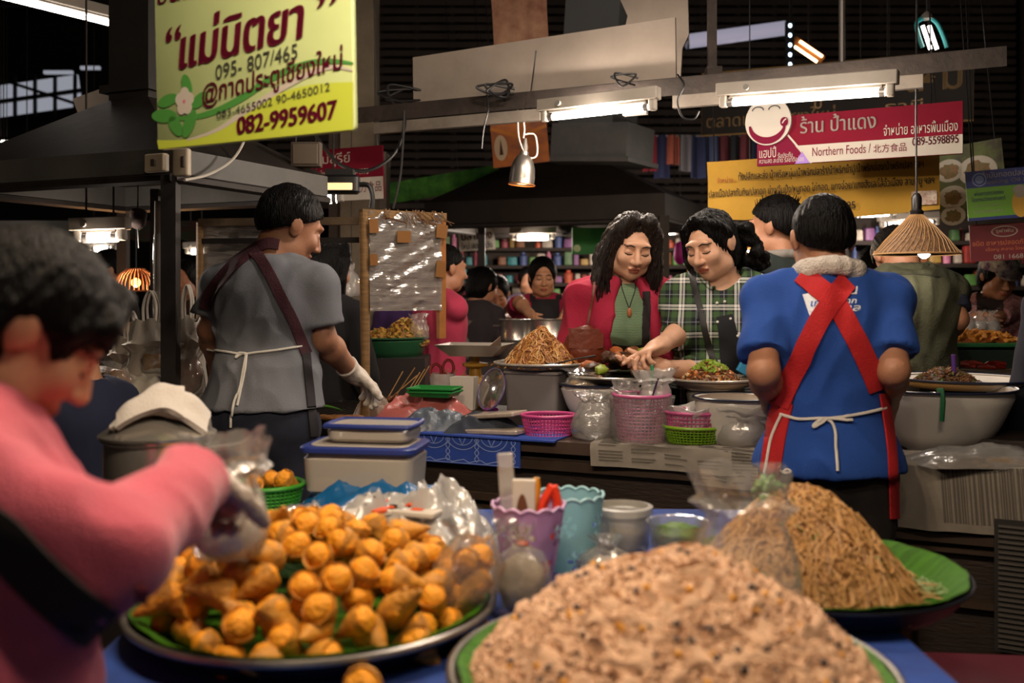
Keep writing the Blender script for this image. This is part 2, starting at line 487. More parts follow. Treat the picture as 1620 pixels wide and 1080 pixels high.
# ---------------------------------------------------------------- people
DEBUG = []
def px_of(w): return (round(CX + F * w.x / w.y), round(HY - F * (w.z - H) / w.y))
class Person:
    def __init__(s, label, px, Y, yaw=0, h=1.62, lean=0, head=(0, 0, 0), wf=1.0, bust=0, skin='skin', arms=None, side=0, group=None, cat='person', bw=1.0, headf=1.0, shz=0):
        s.s = k = h / 1.65; s.wf = wf; s.bust = bust; s.bw = bw; s.shz = shz
        x = (px - CX) / F * Y
        s.root = thing('person', label, cat, (x, Y, 0), radians(yaw), group)
        bpy.context.view_layer.update()
        s.inv = s.root.matrix_world.inverted()
        zp = .93 * k
        s.RL = (Matrix.Rotation(radians(-lean), 3, 'X') @ Matrix.Rotation(radians(side), 3, 'Y'))
        def T(x, y, z):
            q = Vector((x * k, y * k, z * k))
            if q.z > zp: q = s.RL @ (q - Vector((0, 0, zp))) + Vector((0, 0, zp))
            return q
        s.T = T
        s.sh = {1: T(.165 * bw, -.012, 1.318 + shz), -1: T(-.165 * bw, -.012, 1.318 + shz)}
        s.el, s.wr = {}, {}
        for d in (1, -1):
            a = (arms or {}).get(d)
            if a is None:
                s.el[d] = s.sh[d] + Vector((.06 * d, .0, -.27)) * k; s.wr[d] = s.el[d] + Vector((-.02 * d, .10, -.21)) * k
            else:
                s.el[d] = s.inv @ a[0]; s.wr[d] = s.inv @ a[1]
        s.piv = T(0, -.012, 1.425)
        R = Matrix.Rotation(radians(head[0]), 3, 'Z') @ Matrix.Rotation(radians(head[2]), 3, 'Y') @ Matrix.Rotation(radians(-head[1]), 3, 'X')
        s.HR = R; s.HC = s.piv + R @ (Vector((0, .022, .095)) * k * headf); s.hs = k * headf
        s.arms = arms or {}; s.body = None
        DEBUG.append((label[:26], 'head', px_of(s.root.matrix_world @ s.HC), 'top', px_of(s.root.matrix_world @ s.hp(0, 0, .115)), 'shL', px_of(s.root.matrix_world @ s.sh[-1]), 'shR', px_of(s.root.matrix_world @ s.sh[1]), 'waist', px_of(s.root.matrix_world @ T(0, 0, 1.0))))
    def hp(s, x, y, z): return s.HC + s.HR @ (Vector((x, y, z)) * s.hs)
    def w(s, q): return s.root.matrix_world @ q
    def torso(s, f, inf=0, k=.05, neck=True):
        T, q, wf = s.T, s.s, s.wf
        f.ell(T(0, 0, 1.22), [(a * q + inf) for a in (.15 * s.bw, .105, .165)], s.RL, k)
        f.ell(T(0, -.028, 1.27), [(a * q + inf) for a in (.145 * s.bw, .088, .135)], s.RL, k)
        f.ell(T(0, .005, 1.04), [(a * q + inf) for a in (.142 * wf, .105 * wf, .16)], s.RL, k)
        f.ell(T(0, 0, .9), [(a * q + inf) for a in (.166 * wf, .122 * wf, .135)], None, k)
        for d in (1, -1):
            f.cap(T(.02 * d, -.015, 1.335 + s.shz), s.sh[d], .05 * q + inf * .8, .043 * q + inf * .8, .035)
            f.cap(T(.02 * d, -.018, 1.375 + s.shz), T(.125 * d * s.bw, -.015, 1.345 + s.shz), .03 * q + inf * .8, .026 * q + inf * .8, .035)
            if s.bust: f.ell(T(.068 * d, .085, 1.205), [(.062 * s.bust * q + inf)] * 3, None, k)
    def make_body(s, mats, vox=.006, hands=True, face=1, legs=True, lips=True):
        f = SDF(); T, q = s.T, s.s
        s.torso(f, -.012)
        f.cap(T(0, -.02, 1.36), s.piv + s.HR @ Vector((0, 0, .03)), .06 * q, .055 * q, .03)
        for d in (1, -1):
            f.cap(s.sh[d], s.el[d], .040 * q, .040 * q, .02)
            mid = s.el[d].lerp(s.wr[d], .3)
            f.cap(s.el[d], mid, .040 * q, .041 * q, .02); f.cap(mid, s.wr[d], .041 * q, .027 * q, .02)
            if hands: s.hand(f, d)
        if legs:
            for d in (1, -1):
                f.cap(T(.085 * d, 0, .86), T(.09 * d, .01, .48), .088 * q, .055 * q, .04); f.cap(T(.09 * d, .01, .48), T(.092 * d, -.02, .09), .055 * q, .036 * q, .03)
                f.cap(T(.092 * d, -.03, .04), T(.105 * d, .13, .03), .036 * q, .028 * q, .02)
        hp, r, R = s.hp, s.hs, s.HR
        E = lambda c, rr, k=.012, op='u': f.ell(hp(*c), [x * r for x in rr], R, k, op)
        E((0, -.012, .028), (.076, .093, .086), .02)
        E((0, .03, -.03), (.062, .064, .074), .025)
        E((0, .055, -.088), (.03, .03, .024), .03)
        for d in (1, -1):
            E((.045 * d, .02, -.07), (.022, .035, .028), .03)                     # jaw corner
            E((.037 * d, .068, -.025), (.026, .022, .024), .02)                   # cheek
            E((.077 * d, -.006, -.004), (.009, .02, .031), .006); E((.084 * d, -.012, .004), (.006, .017, .024), .006)   # ear
            if face:
                E((.031 * d, .099, .006), (.019, .014, .011), .012, 's')          # eye socket
                E((.031 * d, .078, .003), (.016, .0135, .0115), .004)             # lid over the eyeball
                E((.012 * d, .1, -.034), (.009, .011, .008), .006)                # nostril wing
        if face:
            E((0, .083, .03), (.05, .012, .014), .015)                            # brow
            f.cap(hp(0, .09, .012), hp(0, .112, -.029), .008 * r, .0115 * r, .01)
            E((0, .091, -.059), (.023, .012, .0065), .006); E((0, .090, -.069), (.019, .012, .007), .006)
            E((0, .106, -.0637), (.024, .010, .0022), .003, 's')
        HI = R.transposed()
        def matfn(c):
            if not lips: return 0
            l = HI @ (Vector(c) - s.HC) / r
            return 1 if l.y > .075 and (l.x / .0215) ** 2 + ((l.z + .0635) / .0105) ** 2 < 1 else 0
        s.body = f.build('body', mats, s.root, vox, matfn=matfn if face else None)
        return s.body
    def hand(s, f, d, inf=0, only=False):
        a = s.arms.get(d); W = s.wr[d]; q = s.s
        fd = (W - s.el[d]).normalized()
        if a is not None and len(a) > 2 and a[2] is not None: fd = (s.inv.to_3x3() @ a[2]).normalized()
        n = s.inv.to_3x3() @ a[3] if a is not None and len(a) > 3 and a[3] is not None else Vector((-d, 0, -.2))
        curl = a[4] if a is not None and len(a) > 4 else (.35, .4, .45, .5)
        n = (n - fd * n.dot(fd)).normalized(); t = n.cross(fd) * (1 if d > 0 else -1)
        if a is not None and len(a) > 5: t = t * a[5]
        M3 = Matrix((t, fd, n)).transposed()
        f.ell(W + fd * .048 * q, [(.041 * q + inf), (.052 * q + inf), (.0155 * q + inf)], M3, .015)
        f.cap(W - fd * .01, W + fd * .03, .026 * q + inf, .027 * q + inf, .02)
        for i, (ln, ou) in enumerate(((.068, .03), (.077, .0105), (.071, -.0095), (.055, -.028))):
            p = W + fd * (.084 - .004 * abs(i - 1)) * q + t * ou * q; ang = 0; sp = (1.5 - i) * .06
            for j, fr in enumerate((.45, .31, .24)):
                ang += curl[i] * (1, 1.1, .8)[j]
                dr = (fd * cos(ang) + n * sin(ang) + t * sp).normalized(); e = p + dr * ln * fr * q
                f.cap(p, e, (.0088 - j * .0007) * q + inf, (.0082 - j * .0007) * q + inf, .005); p = e
        p = W + fd * .022 * q + t * .026 * q
        for j, (ln, o1, o2) in enumerate(((.042, .8, .25), (.032, .45, .35), (.024, .25, .3))):
            dr = (fd * .75 + t * o1 + n * o2).normalized(); e = p + dr * ln * q
            f.cap(p, e, (.0125 - j * .0017) * q + inf, (.0105 - j * .0015) * q + inf, .01); p = e
    def shirt(s, mat, name='shirt', hem=.86, sleeve=.62, inf=.016, vox=.006, folds=.006, slv=.014, neck=.062, neckz=1.385, seed=1, fscale=(9, 9, 4), vneck=0, arms=True, back=0, flare=0):
        f = SDF(); q = s.s; T = s.T
        s.torso(f, inf)
        if back: f.ell(T(0, -.05, 1.0), (.14 * s.wf, .09 * s.wf, .2), s.RL, .08)
        if flare: f.ell(T(0, 0, hem), (.18 * s.wf + flare, .13 * s.wf + flare, .1), None, .08)
        f.cut(T(0, 0, hem), (0, 0, -1))
        if arms:
            for d in (1, -1):
                a, e, w = s.sh[d], s.el[d], s.wr[d]
                if sleeve <= 1:
                    f.flat(a, a.lerp(e, sleeve), .046 * q + slv * .6, .046 * q + slv, .025)
                else:
                    f.cap(a, e, .046 * q + slv * .7, .043 * q + slv, .025); f.flat(e, e.lerp(w, min(sleeve - 1, .97)), .043 * q + slv, .033 * q + slv * .8, .02)
        f.cap(T(0, -.015, neckz), T(0, -.005, neckz + .15), neck * q, (neck + .02) * q, .01, 's')
        if vneck: f.cap(T(0, .17, neckz - vneck), T(0, .06, neckz + .05), .008, neck * q, .02, 's')
        s.top = f.build(name, mat, s.root, vox, folds, fscale, seed)
        return s.top
    def trousers(s, mat, name='trousers', waist=.97, inf=.016, vox=.008, folds=.005):
        f = SDF(); q, T, wf = s.s, s.T, s.wf
        f.ell(T(0, 0, .9), [(a * q + inf) for a in (.164 * wf, .122 * wf, .14)], None, .05)
        for d in (1, -1):
            f.cap(T(.085 * d, 0, .86), T(.09 * d, .01, .48), .092 * q + inf, .06 * q + inf, .04); f.flat(T(.09 * d, .01, .48), T(.092 * d, -.02, .1), .06 * q + inf, .05 * q + inf, .02)
        f.cut(T(0, 0, waist), (0, 0, 1))
        return f.build(name, mat, s.root, vox, folds, (10, 10, 8), 3)
    def shoes(s, mat):
        for d in (1, -1):
            f = SDF(); f.cap(s.T(.092 * d, -.045, .05), s.T(.107 * d, .16, .042), .045, .04, .02); f.cut((0, 0, .001), (0, 0, -1))
            f.build('shoe', mat, s.root, .008)
    def hair(s, mat, style='short', vox=.006, locks=(), grow=1.0, extra=None, disp=.003):
        f = SDF(); hp, r, R = s.hp, s.hs, s.HR
        E = lambda c, rr, k=.015, op='u': f.ell(hp(*c), [x * r for x in rr], R, k, op)
        if style == 'short':
            E((0, -.016, .032), (.083 * grow, .1 * grow, .094 * grow)); E((0, -.035, .0), (.079 * grow, .078, .075))
            E((0, .095, -.035), (.072, .075, .1), .01, 's')
            f.cut(hp(0, -.1, -.062), R @ Vector((0, .58, -.81)))
        else:
            E((0, -.016, .032), (.086 * grow, .102 * grow, .096 * grow))
            E((0, -.04, -.02), (.084 * grow, .075, .1))
            E((0, .1, -.025), (.064, .08, .112), .012, 's')
        for (pts, ra, rb) in locks:
            n = len(pts) - 1
            for i in range(n):
                f.cap(hp(*pts[i]), hp(*pts[i + 1]), r * (ra + (rb - ra) * i / n), r * (ra + (rb - ra) * (i + 1) / n), .012)
        if extra: extra(f)
        HI = R.transposed(); HC = s.HC
        def dz(c):
            l = HI @ (Vector(c) - HC); a = atan2(l.x, -l.y + .02)
            return disp * noise.noise(Vector((a * 14, l.z * 9, l.y * 16))) + disp * .8 * noise.noise(Vector((l.x * 95, l.y * 95, l.z * 14)))
        return f.build('hair', mat, s.root, vox, dispfn=dz)
    def face_line(s, name, pts, r, mat, flat=1, off=.0005):
        """a fine line laid on the face: points (x, z) in the head's own frame"""
        b = BVHTree.FromPolygons([v.co for v in s.body.data.vertices], [tuple(p.vertices) for p in s.body.data.polygons])
        out = []
        for q in bez([Vector((x, 0, z)) for x, z in pts], 6):
            o = s.hp(q.x, .2, q.z); h_, n, _, _ = b.ray_cast(o, s.HR @ Vector((0, -1, 0)))
            if h_ is not None: out.append(h_ + n * off)
        if len(out) > 2:
            k = len(out)
            MB().tube(out, [r * (.45 + .55 * sin(pi * (i + .5) / k)) for i in range(k)], 6, flat=flat).build(name, mat, s.root)
    def face(s, brow, lash, down=True, br=.0028):
        for d in (1, -1):
            s.face_line('eyebrow', [(.013 * d, .024), (.03 * d, .029), (.048 * d, .022)], br, brow)
            z = -.0045 if down else .001
            s.face_line('eyelash', [(.016 * d, z + .001), (.031 * d, z - .0025), (.046 * d, z + .002)], .0021 if down else .0034, lash)
    def tree(s, *obs): return bvh_of([o for o in obs if o])

SK = M('skin', '#c08a68', .55, var=.12, vscale=14, bump=.12, bscale=220)
SK2 = M('skin_tan', '#a87558', .55, var=.12, vscale=14, bump=.12, bscale=220)
SK3 = M('skin_fair', '#d8a688', .5, var=.1, vscale=14, bump=.1, bscale=220)
LIP = M('lips', '#94503f', .5)
HAIR = M('hair_black', '#060404', .5, var=.4, vscale=3, bump=.9, bscale=5, stretch=(40, 40, 4), spec=.12)
HAIRB = M('hair_brown_black', '#1c110c', .42, var=.5, vscale=3, bump=.9, bscale=5, stretch=(40, 40, 3), spec=.45)
BROW = M('brow', '#1c120e', .8)
WHITE_CORD = M('white_cord', '#d8d2c8', .8)

def front(x, y): return Vector((x, y, 0)).normalized()
def yaw_for(v): return math.degrees(atan2(-v[0], v[1]))     # heading whose own forward (+y) points along v

def build_people():
    # --- vendor in the blue T-shirt, back to us
    p = Person('person in blue T-shirt with crossed red apron straps, standing at the counter with back turned', 1311, 2.72, yaw=-2, h=1.655, lean=4, head=(0, 12, 0), wf=.98, bw=1.03, shz=.03,
               arms={-1: (P(1208, 588, 2.62), P(1222, 640, 2.85)), 1: (P(1413, 585, 2.62), P(1404, 640, 2.85))})
    p.make_body([SK2, LIP], .006)
    p.hair(HAIR, 'short', .005, grow=1.0)
    blue = M('blue_cotton', '#1b4696', .9, var=.1, vscale=5, bump=.25, bscale=350)
    sh = p.shirt(blue, hem=.885, sleeve=.78, inf=.018, slv=.02, vox=.006, folds=.011, neck=.06, neckz=1.41, seed=2, flare=.01)
    tr = p.trousers(M('black_denim', '#17110f', .9, var=.3, vscale=30), waist=.99, folds=.005, inf=.008); p.shoes(M('dark_shoe', '#181412', .6))
    wr = M('white_towelling', '#c9bfb6', .95, var=.08, bump=.8, bscale=160)
    f = SDF()
    cpts = [p.T(.072 * cos(a), -.02 + .068 * sin(a) , 1.422 + .012 * sin(a + pi)) for a in [k / 16 * 2 * pi for k in range(17)]]
    for a, b in zip(cpts, cpts[1:]): f.cap(a, b, .025, None, .01)
    for d in (1, -1): f.ell(p.T(.06 * d, -.055, 1.422), (.03, .03, .028), None, .02)
    f.build('collar', wr, p.root, .005, .003, (20, 20, 20), 4)
    bt = p.tree(sh, tr)
    red = M('red_webbing', '#b3181d', .85, var=.1, bump=.3, bscale=200)
    sw = 33
    drape(bt, [(1265, 432), (1290, 452), (1322, 482), (1350, 530), (1375, 582), (1394, 630)], sw, p.root, 'apron_strap', red)
    drape(bt, [(1358, 432), (1336, 452), (1310, 484), (1284, 530), (1256, 590), (1236, 642)], sw, p.root, 'apron_strap', red, off=.0075)
    drape(bt, [(1240, 636), (1230, 680), (1222, 730), (1214, 790), (1210, 826)], 34, p.root, 'apron_skirt', red, wtaper=.9)
    drape(bt, [(1396, 622), (1402, 660), (1409, 715), (1412, 780), (1413, 826)], 14, p.root, 'apron_skirt', red)
    drape_cord(bt, [(1236, 655), (1262, 662), (1296, 662), (1330, 660), (1370, 652), (1398, 645)], .0042, p.root, 'apron_tie', WHITE_CORD, off=.006)
    drape_cord(bt, [(1302, 662), (1289, 672), (1290, 676), (1300, 670), (1310, 662), (1330, 664), (1345, 666)], .0042, p.root, 'apron_tie', WHITE_CORD, off=.01)
    drape_cord(bt, [(1308, 663), (1318, 672), (1321, 700), (1323, 745)], .004, p.root, 'apron_tie', WHITE_CORD, off=.008)
    drape_cord(bt, [(1240, 655), (1226, 690), (1216, 730), (1206, 785)], .004, p.root, 'apron_tie', WHITE_CORD, off=.012)
    drape_cord(bt, [(1232, 742), (1243, 748), (1252, 746), (1246, 742), (1238, 747)], .003, p.root, 'apron_tie', WHITE_CORD)
    # print on the back: a clipboard and hand lettering
    T = Matrix(((1, 0, 0), (0, 0, -1), (0, 1, 0))).to_4x4()
    pr = MB(); inv = p.root.matrix_world.inverted()
    def lay(mb2, mi):
        vs, fs = [], []
        for v in mb2.v:
            loc, n, _, _ = hit(bt, v[0], v[1]); vs.append(inv @ (loc + n * .0022) if loc else Vector((0, 0, 0)))
        pr.add(vs, mb2.f, mi)
    def quadpx(poly, mi, nsub=4):
        m = MB()
        a, b, c, d = [Vector((x, y, 0)) for x, y in poly]
        for i in range(nsub + 1):
            for j in range(nsub + 1):
                u, v_ = i / nsub, j / nsub
                m.v.append(tuple((a * (1 - u) + b * u) * (1 - v_) + (d * (1 - u) + c * u) * v_))
        w = nsub + 1
        m.f = [(i * w + j, i * w + j + 1, (i + 1) * w + j + 1, (i + 1) * w + j) for i in range(nsub) for j in range(nsub)]
        lay(m, mi)
    quadpx([(1269, 466), (1298, 461), (1318, 500), (1284, 506)], 0, 6)
    quadpx([(1277, 456), (1295, 453), (1298, 463), (1279, 467)], 0, 3); quadpx([(1281, 459), (1292, 457), (1294, 462), (1283, 464)], 1, 3)
    quadpx([(1316, 490), (1322, 488), (1326, 500), (1306, 506)], 0, 4)
    for (s_, x, y, w_, h_, mi) in (('ทน', 1330, 466, 27, 13, 0), ('ฝาก', 1330, 480, 25, 9, 0), ('ตุล', 1334, 496, 27, 13, 0), ('เก', 1283, 485, 14, 9, 1)):
        me = text_mesh(s_, .15, .015); a = np.array([v.co[:] for v in me.vertices]); lo, hi = a.min(0), a.max(0); m = MB()
        m.v = [(x + (v.co.x - lo[0]) / (hi[0] - lo[0]) * w_, y - (v.co.y - lo[1]) / (hi[1] - lo[1]) * h_, 0) for v in me.vertices]
        m.f = [tuple(q.vertices) for q in me.polygons]; lay(m, mi); bpy.data.meshes.remove(me)
    pr.build('shirt_print', [M('print_white', '#dcdfe6', .8), M('print_blue', '#2a5cb4', .8)], p.root, smooth=False)

    # --- vendor in the grey T-shirt at the grill
    p = Person('person in grey T-shirt with crossed maroon apron straps, turning skewers at the grill', 412, 3.2, yaw=-16, h=1.75, lean=9, head=(-42, 24, 4), wf=1.12, bw=1.0,
               arms={-1: (P(334, 520, 3.30), P(345, 585, 3.48)), 1: (P(510, 535, 3.22), P(556, 588, 3.42), Vector((.14, .1, -.12)), Vector((-.3, -.2, -1)), (.5, .55, .6, .65))})
    p.make_body([SK2, LIP], .005)
    p.hair(HAIR, 'short', .005, grow=1.05)
    gy = M('grey_jersey', '#71737a', .92, var=.06, vscale=5, bump=.3, bscale=400)
    sh = p.shirt(gy, hem=.945, sleeve=.72, inf=.02, slv=.024, vox=.006, folds=.009, seed=5, neck=.064, fscale=(8, 8, 6))
    tr = p.trousers(M('navy_denim', '#181b2c', .9, var=.25, vscale=40), waist=1.0, inf=.004); p.shoes(M('dark_shoe', '#181412', .6))
    f = SDF(); p.hand(f, 1, .0035); f.flat(p.wr[1] + (p.wr[1] - p.el[1]).normalized() * .01, p.wr[1].lerp(p.el[1], .2), .033, .04, .01)
    f.build('glove', M('thin_glove', '#d9cdc0', .5, bump=.5, bscale=60), p.root, .004)
    bt = p.tree(sh, tr, p.body)
    mar = M('maroon_webbing', '#3e1420', .85, var=.1, bump=.3, bscale=200)
    drape(bt, [(388, 384), (402, 398), (418, 418), (440, 460), (462, 505), (478, 545), (484, 560)], 17, p.root, 'apron_strap', mar)
    drape(bt, [(441, 388), (424, 386), (404, 396), (378, 415), (352, 442), (334, 466), (327, 490)], 17, p.root, 'apron_strap', mar, off=.0075)
    drape(bt, [(482, 550), (486, 590), (491, 640), (496, 690)], 13, p.root, 'apron_skirt', M('black_apron', '#171217', .8))
    drape_cord(bt, [(328, 551), (352, 556), (388, 560), (430, 555), (476, 548)], .004, p.root, 'apron_tie', WHITE_CORD, off=.005)
    drape_cord(bt, [(390, 560), (380, 558), (374, 566), (380, 562), (390, 560), (388, 580), (380, 615), (370, 645), (367, 675)], .004, p.root, 'apron_tie', WHITE_CORD, off=.008)
    drape_cord(bt, [(392, 560), (389, 590), (381, 620), (376, 642)], .004, p.root, 'apron_tie', WHITE_CORD, off=.008)

    # --- customer in the crimson jacket
    p = Person('person in crimson jacket over green knit top, long dark hair, looking down at food', 985, 3.95, yaw=184, h=1.70, lean=8, head=(6, 20, -5), wf=1.0, bust=.95,
               arms={1: (P(912, 545, 3.9), P(940, 600, 3.75)), -1: (P(1058, 545, 3.9), P(1035, 600, 3.75))})
    p.make_body([SK3, LIP], .0045)
    p.face(BROW, BROW)
    locks = [([(.03, .055, .115), (.072, .03, .06), (.088, .02, -.02), (.092, .035, -.11), (.088, .06, -.20), (.075, .075, -.27)], .03, .022),
             ([(-.03, .055, .115), (-.072, .03, .06), (-.09, .02, -.02), (-.1, .03, -.1), (-.1, .05, -.19), (-.085, .065, -.29)], .03, .026),
             ([(.06, -.05, .03), (.1, -.01, -.06), (.108, .02, -.15), (.1, .04, -.23)], .035, .025), ([(-.06, -.05, .03), (-.105, -.01, -.06), (-.115, .02, -.15), (-.11, .045, -.25)], .035, .028)]
    p.hair(HAIRB, 'long', .005, locks, disp=.007)
    st = MB(); rnd = random.Random(3)
    for k in range(150):
        d = rnd.choice((1, -1)); y0 = rnd.uniform(-.02, .05)
        st.tube([p.hp(d * rnd.uniform(.0, .05), y0, .118), p.hp(d * rnd.uniform(.078, .092), y0, .05), p.hp(d * rnd.uniform(.088, .124), y0 + .01, -.05), p.hp(d * rnd.uniform(.066, .128), y0 + .04, -.17), p.hp(d * rnd.uniform(.05, .128), .078, -rnd.uniform(.24, .36))], [.0022, .0022, .0022, .0018, .0006], 4)
    tag(st.build('hair_strand', HAIRB, p.root), kind='stuff')
    knit = striped('green_knit', '#46604a', '#5f7a5c', '#7c8c6c', 52)
    top = p.shirt(knit, 'knit_top', hem=.93, sleeve=.5, inf=.012, slv=.006, vox=.005, folds=.006, neck=.07, neckz=1.375, seed=8, fscale=(7, 7, 10))
    p.trousers(M('dark_skirt_cloth', '#2a1d18', .9), 'trousers', waist=.98); p.shoes(M('dark_shoe', '#181412', .6))
    # jacket: shell with an open front
    crim = M('crimson_cloth', '#990f33', .85, var=.12, vscale=6, bump=.2, bscale=150)
    f = SDF(); p.torso(f, .024); f.ell(p.T(0, 0, .86), (.2, .15, .14), None, .08)
    f.cut(p.T(0, 0, .8), (0, 0, -1))
    for d in (1, -1):
        a, e, w = p.sh[d], p.el[d], p.wr[d]
        f.cap(a, e, .056, .068, .03); f.flat(e, e.lerp(w, .6), .07, .06, .03)
    f.cap(p.T(0, -.015, 1.385), p.T(0, -.005, 1.55), .075, .1, .01, 's')
    f.ell(p.T(0, .24, 1.3), (.082, .22, .22), p.RL, .012, 's'); f.ell(p.T(0, .24, 1.05), (.1, .2, .36), p.RL, .012, 's')
    jk = f.build('jacket', crim, p.root, .006, .017, (8, 8, 4), 11)
    bt = p.tree(top, jk)
    drape(bt, [(1022, 462), (1024, 490), (1022, 520), (1021, 548)], 12, p.root, 'dark_lapel', M('black_trim', '#1a1013', .9), off=.006)
    drape_cord(bt, [(979, 436), (984, 456), (990, 474), (995, 488)], .0018, p.root, 'necklace', M('dark_cord', '#1e1512', .7), off=.003)
    drape_cord(bt, [(1008, 440), (1004, 460), (999, 475), (995, 488)], .0018, p.root, 'necklace', M('dark_cord', '#1e1512', .7), off=.003)
    l, n, _, _ = hit(bt, 995, 495)
    if l is not None: MB().ell(p.inv @ (l + n * .008), (.009, .006, .018)).build('pendant', M('amber_pendant', '#a8623c', .3), p.root)
    drape_cord(bt, [(980, 438), (988, 442), (997, 443), (1006, 440)], .0045, p.root, 'collar_trim', striped('striped_trim', '#e6e0d6', '#777777', '#191616', 130, 'X', 0), off=.002)
    drape(bt, [(968, 546), (985, 549), (1005, 549), (1022, 546)], 7, p.root, 'belt', M('black_belt', '#16110f', .5), off=.005)
    # bag on its strap
    g = thing('shoulder_bag', 'brown leather shoulder bag hanging at the side of the crimson jacket', 'bag', P(926, 545, 3.78))
    lea = M('brown_leather', '#6b2d18', .42, var=.25, vscale=9, bump=.3, bscale=40)
    f = SDF(); f.ell((0, 0, 0), (.075, .035, .075), None, .02); f.ell((.0, 0, -.03), (.085, .04, .06), None, .03)
    f.build('bag_body', lea, g, .005, .003, (18, 18, 12), 5)
    MB().sheet(lambda u, v: ((u - .5) * .13, -.038 - .006 * sin(pi * u), .06 - v * .075 + .02 * (u - .5) ** 2), 10, 6, .004).build('bag_flap', lea, g)
    bpy.context.view_layer.update()
    gi = g.matrix_world.inverted(); pts = []
    for q in bez([(943, 418, 0), (941, 445, 0), (938, 475, 0), (933, 505, 0), (928, 528, 0)], 6):
        l, n, _, _ = hit(bt, q.x, q.y)
        if l is not None: pts.append(gi @ (l + n * .006))
    MB().tube(pts, .006, 6, flat=.4).build('strap', lea, g)

    # --- customer in the plaid shirt
    p = Person('person in green and navy plaid shirt with curly tied-back hair, pointing at the food', 1142, 3.74, yaw=168, h=1.695, lean=7, head=(-34, 20, 6), wf=1.05, bust=.95,
               arms={1: (P(1082, 520, 3.62), P(1046, 546, 3.42), Vector((-.2, -.13, -.07)), Vector((.1, -.2, -1)), (.08, .5, .75, .85)),
                     -1: (P(1118, 590, 3.60), P(1046, 582, 3.42), Vector((-.25, -.04, .02)), Vector((0, -.3, 1)), (.15, .2, .3, .4))})
    p.make_body([SK3, LIP], .0045)
    p.face(BROW, BROW)
    lk = []
    rnd = random.Random(9)
    def curls(f):
        for k in range(60):
            a = rnd.uniform(-1, 1); b = rnd.uniform(0, 1)
            c = p.hp(-.02 + .07 * a - .035 * b, -.085 - .045 * rnd.random() - .02 * b, .03 - .17 * b)
            f.ell(c, (.014 + .012 * rnd.random(),) * 3, None, .008)
    p.hair(HAIR, 'bob', .005, [([(.0, .06, .108), (.058, .03, .078), (.08, .0, .03)], .018, .012), ([(.0, .06, .108), (-.06, .03, .078), (-.082, -.005, .03)], .018, .012)], extra=curls, disp=.006)
    st = MB()
    for k in range(130):
        a = p.hp(rnd.uniform(-.08, .06), -.1 + rnd.uniform(-.02, .02), rnd.uniform(-.14, .05)); pts = []
        d = Vector((rnd.uniform(-1, 1), rnd.uniform(-1, 1), rnd.uniform(-1, .6))).normalized(); ph = rnd.random() * 6
        for i in range(12):
            t = i / 11; pts.append(a + d * .055 * t + Vector((sin(ph + t * 9), cos(ph + t * 9), 0)) * .008)
        st.tube(pts, .0013, 4)
    for k in range(9):
        x0 = .055 + .003 * k
        st.tube([p.hp(x0, .05, .085), p.hp(x0 + .018, .05 - .002 * k, .03), p.hp(x0 + .014, .06, -.03), p.hp(x0 + .008, .055, -.07)], .0012, 4)
    tag(st.build('hair_strand', HAIR, p.root), kind='stuff')
    pl = plaid('plaid_cloth', '#10131f', [(.08, '#38522c'), (.28, '#0d0f18'), (.35, '#d9d6d0'), (.42, '#3c4250'), (.46, '#e4e1db'), (.55, '#0d0f18'), (.60, '#3f5a32'), (.80, '#0c0e16'), (.90, '#8d919c'), (.93, '#10131f')], .098)
    sh = p.shirt(pl, hem=.80, sleeve=1.42, inf=.03, slv=.026, vox=.005, folds=.010, neck=.072, seed=14, vneck=.1, flare=.02)
    p.trousers(M('navy_cotton', '#1a1c28', .9), waist=.97); p.shoes(M('dark_shoe', '#181412', .6))
    bt = p.tree(sh)
    drape(bt, [(1146, 500), (1152, 530), (1156, 560), (1160, 590)], 26, p.root, 'undershirt', M('dark_undershirt', '#17181f', .9), off=.003, wtaper=1.5)
    for (cx_, cy_) in ((1147, 478), (1156, 505), (1167, 531), (1134, 480), (1135, 510)):
        l, n, _, _ = hit(bt, cx_, cy_)
        if l is not None: MB().ell(p.inv @ (l + n * .004), .0055, 10, 6).build('button', M('white_button', '#e2ddd2', .4), p.root)
    drape_cord(bt, [(1102, 428), (1112, 444), (1122, 456), (1133, 452), (1141, 438), (1142, 424)], .006, p.root, 'collar_edge', pl, off=.003)
    g = thing('crossbody_strap', 'black crossbody bag strap with silver buckle across the plaid shirt', 'strap', tuple(P(1105, 500, 3.6)))
    bpy.context.view_layer.update()
    drape(bt, [(1093, 424), (1099, 450), (1106, 480), (1113, 515), (1121, 545), (1130, 575)], 10, g, 'webbing', M('black_leather', '#15100f', .6), off=.005)
    l, n, _, _ = hit(bt, 1109, 499)
    if l is not None:
        gi = g.matrix_world.inverted()
        MB().tube([gi @ (l + n * .011 + Vector((a * .014, 0, b * .016))) for a, b in ((-1, -1), (1, -1), (1, 1), (-1, 1))], .0022, 6, closed=True).build('buckle', M('silver', '#c8c4bc', .3, 1), g)

    # --- vendor in pink at the near table, very close
    e = P(172, 880, 1.09); w_ = P(316, 750, 1.32)
    p = Person('person in pink sweater with short black hair, bagging snacks beside the near table', -96, 1.14, yaw=yaw_for((.86, .5)), h=1.475, lean=4, head=(-2, 40, 0), wf=1.34, bust=1.0,
               arms={1: (e, w_, Vector((.03, .16, -.09)), Vector((-.2, -.2, -1)), (.8, .85, .9, .9)), -1: (P(-60, 900, 1.4), P(-10, 1010, 1.3))})
    p.make_body([SK, LIP], .006)
    p.face(BROW, BROW)
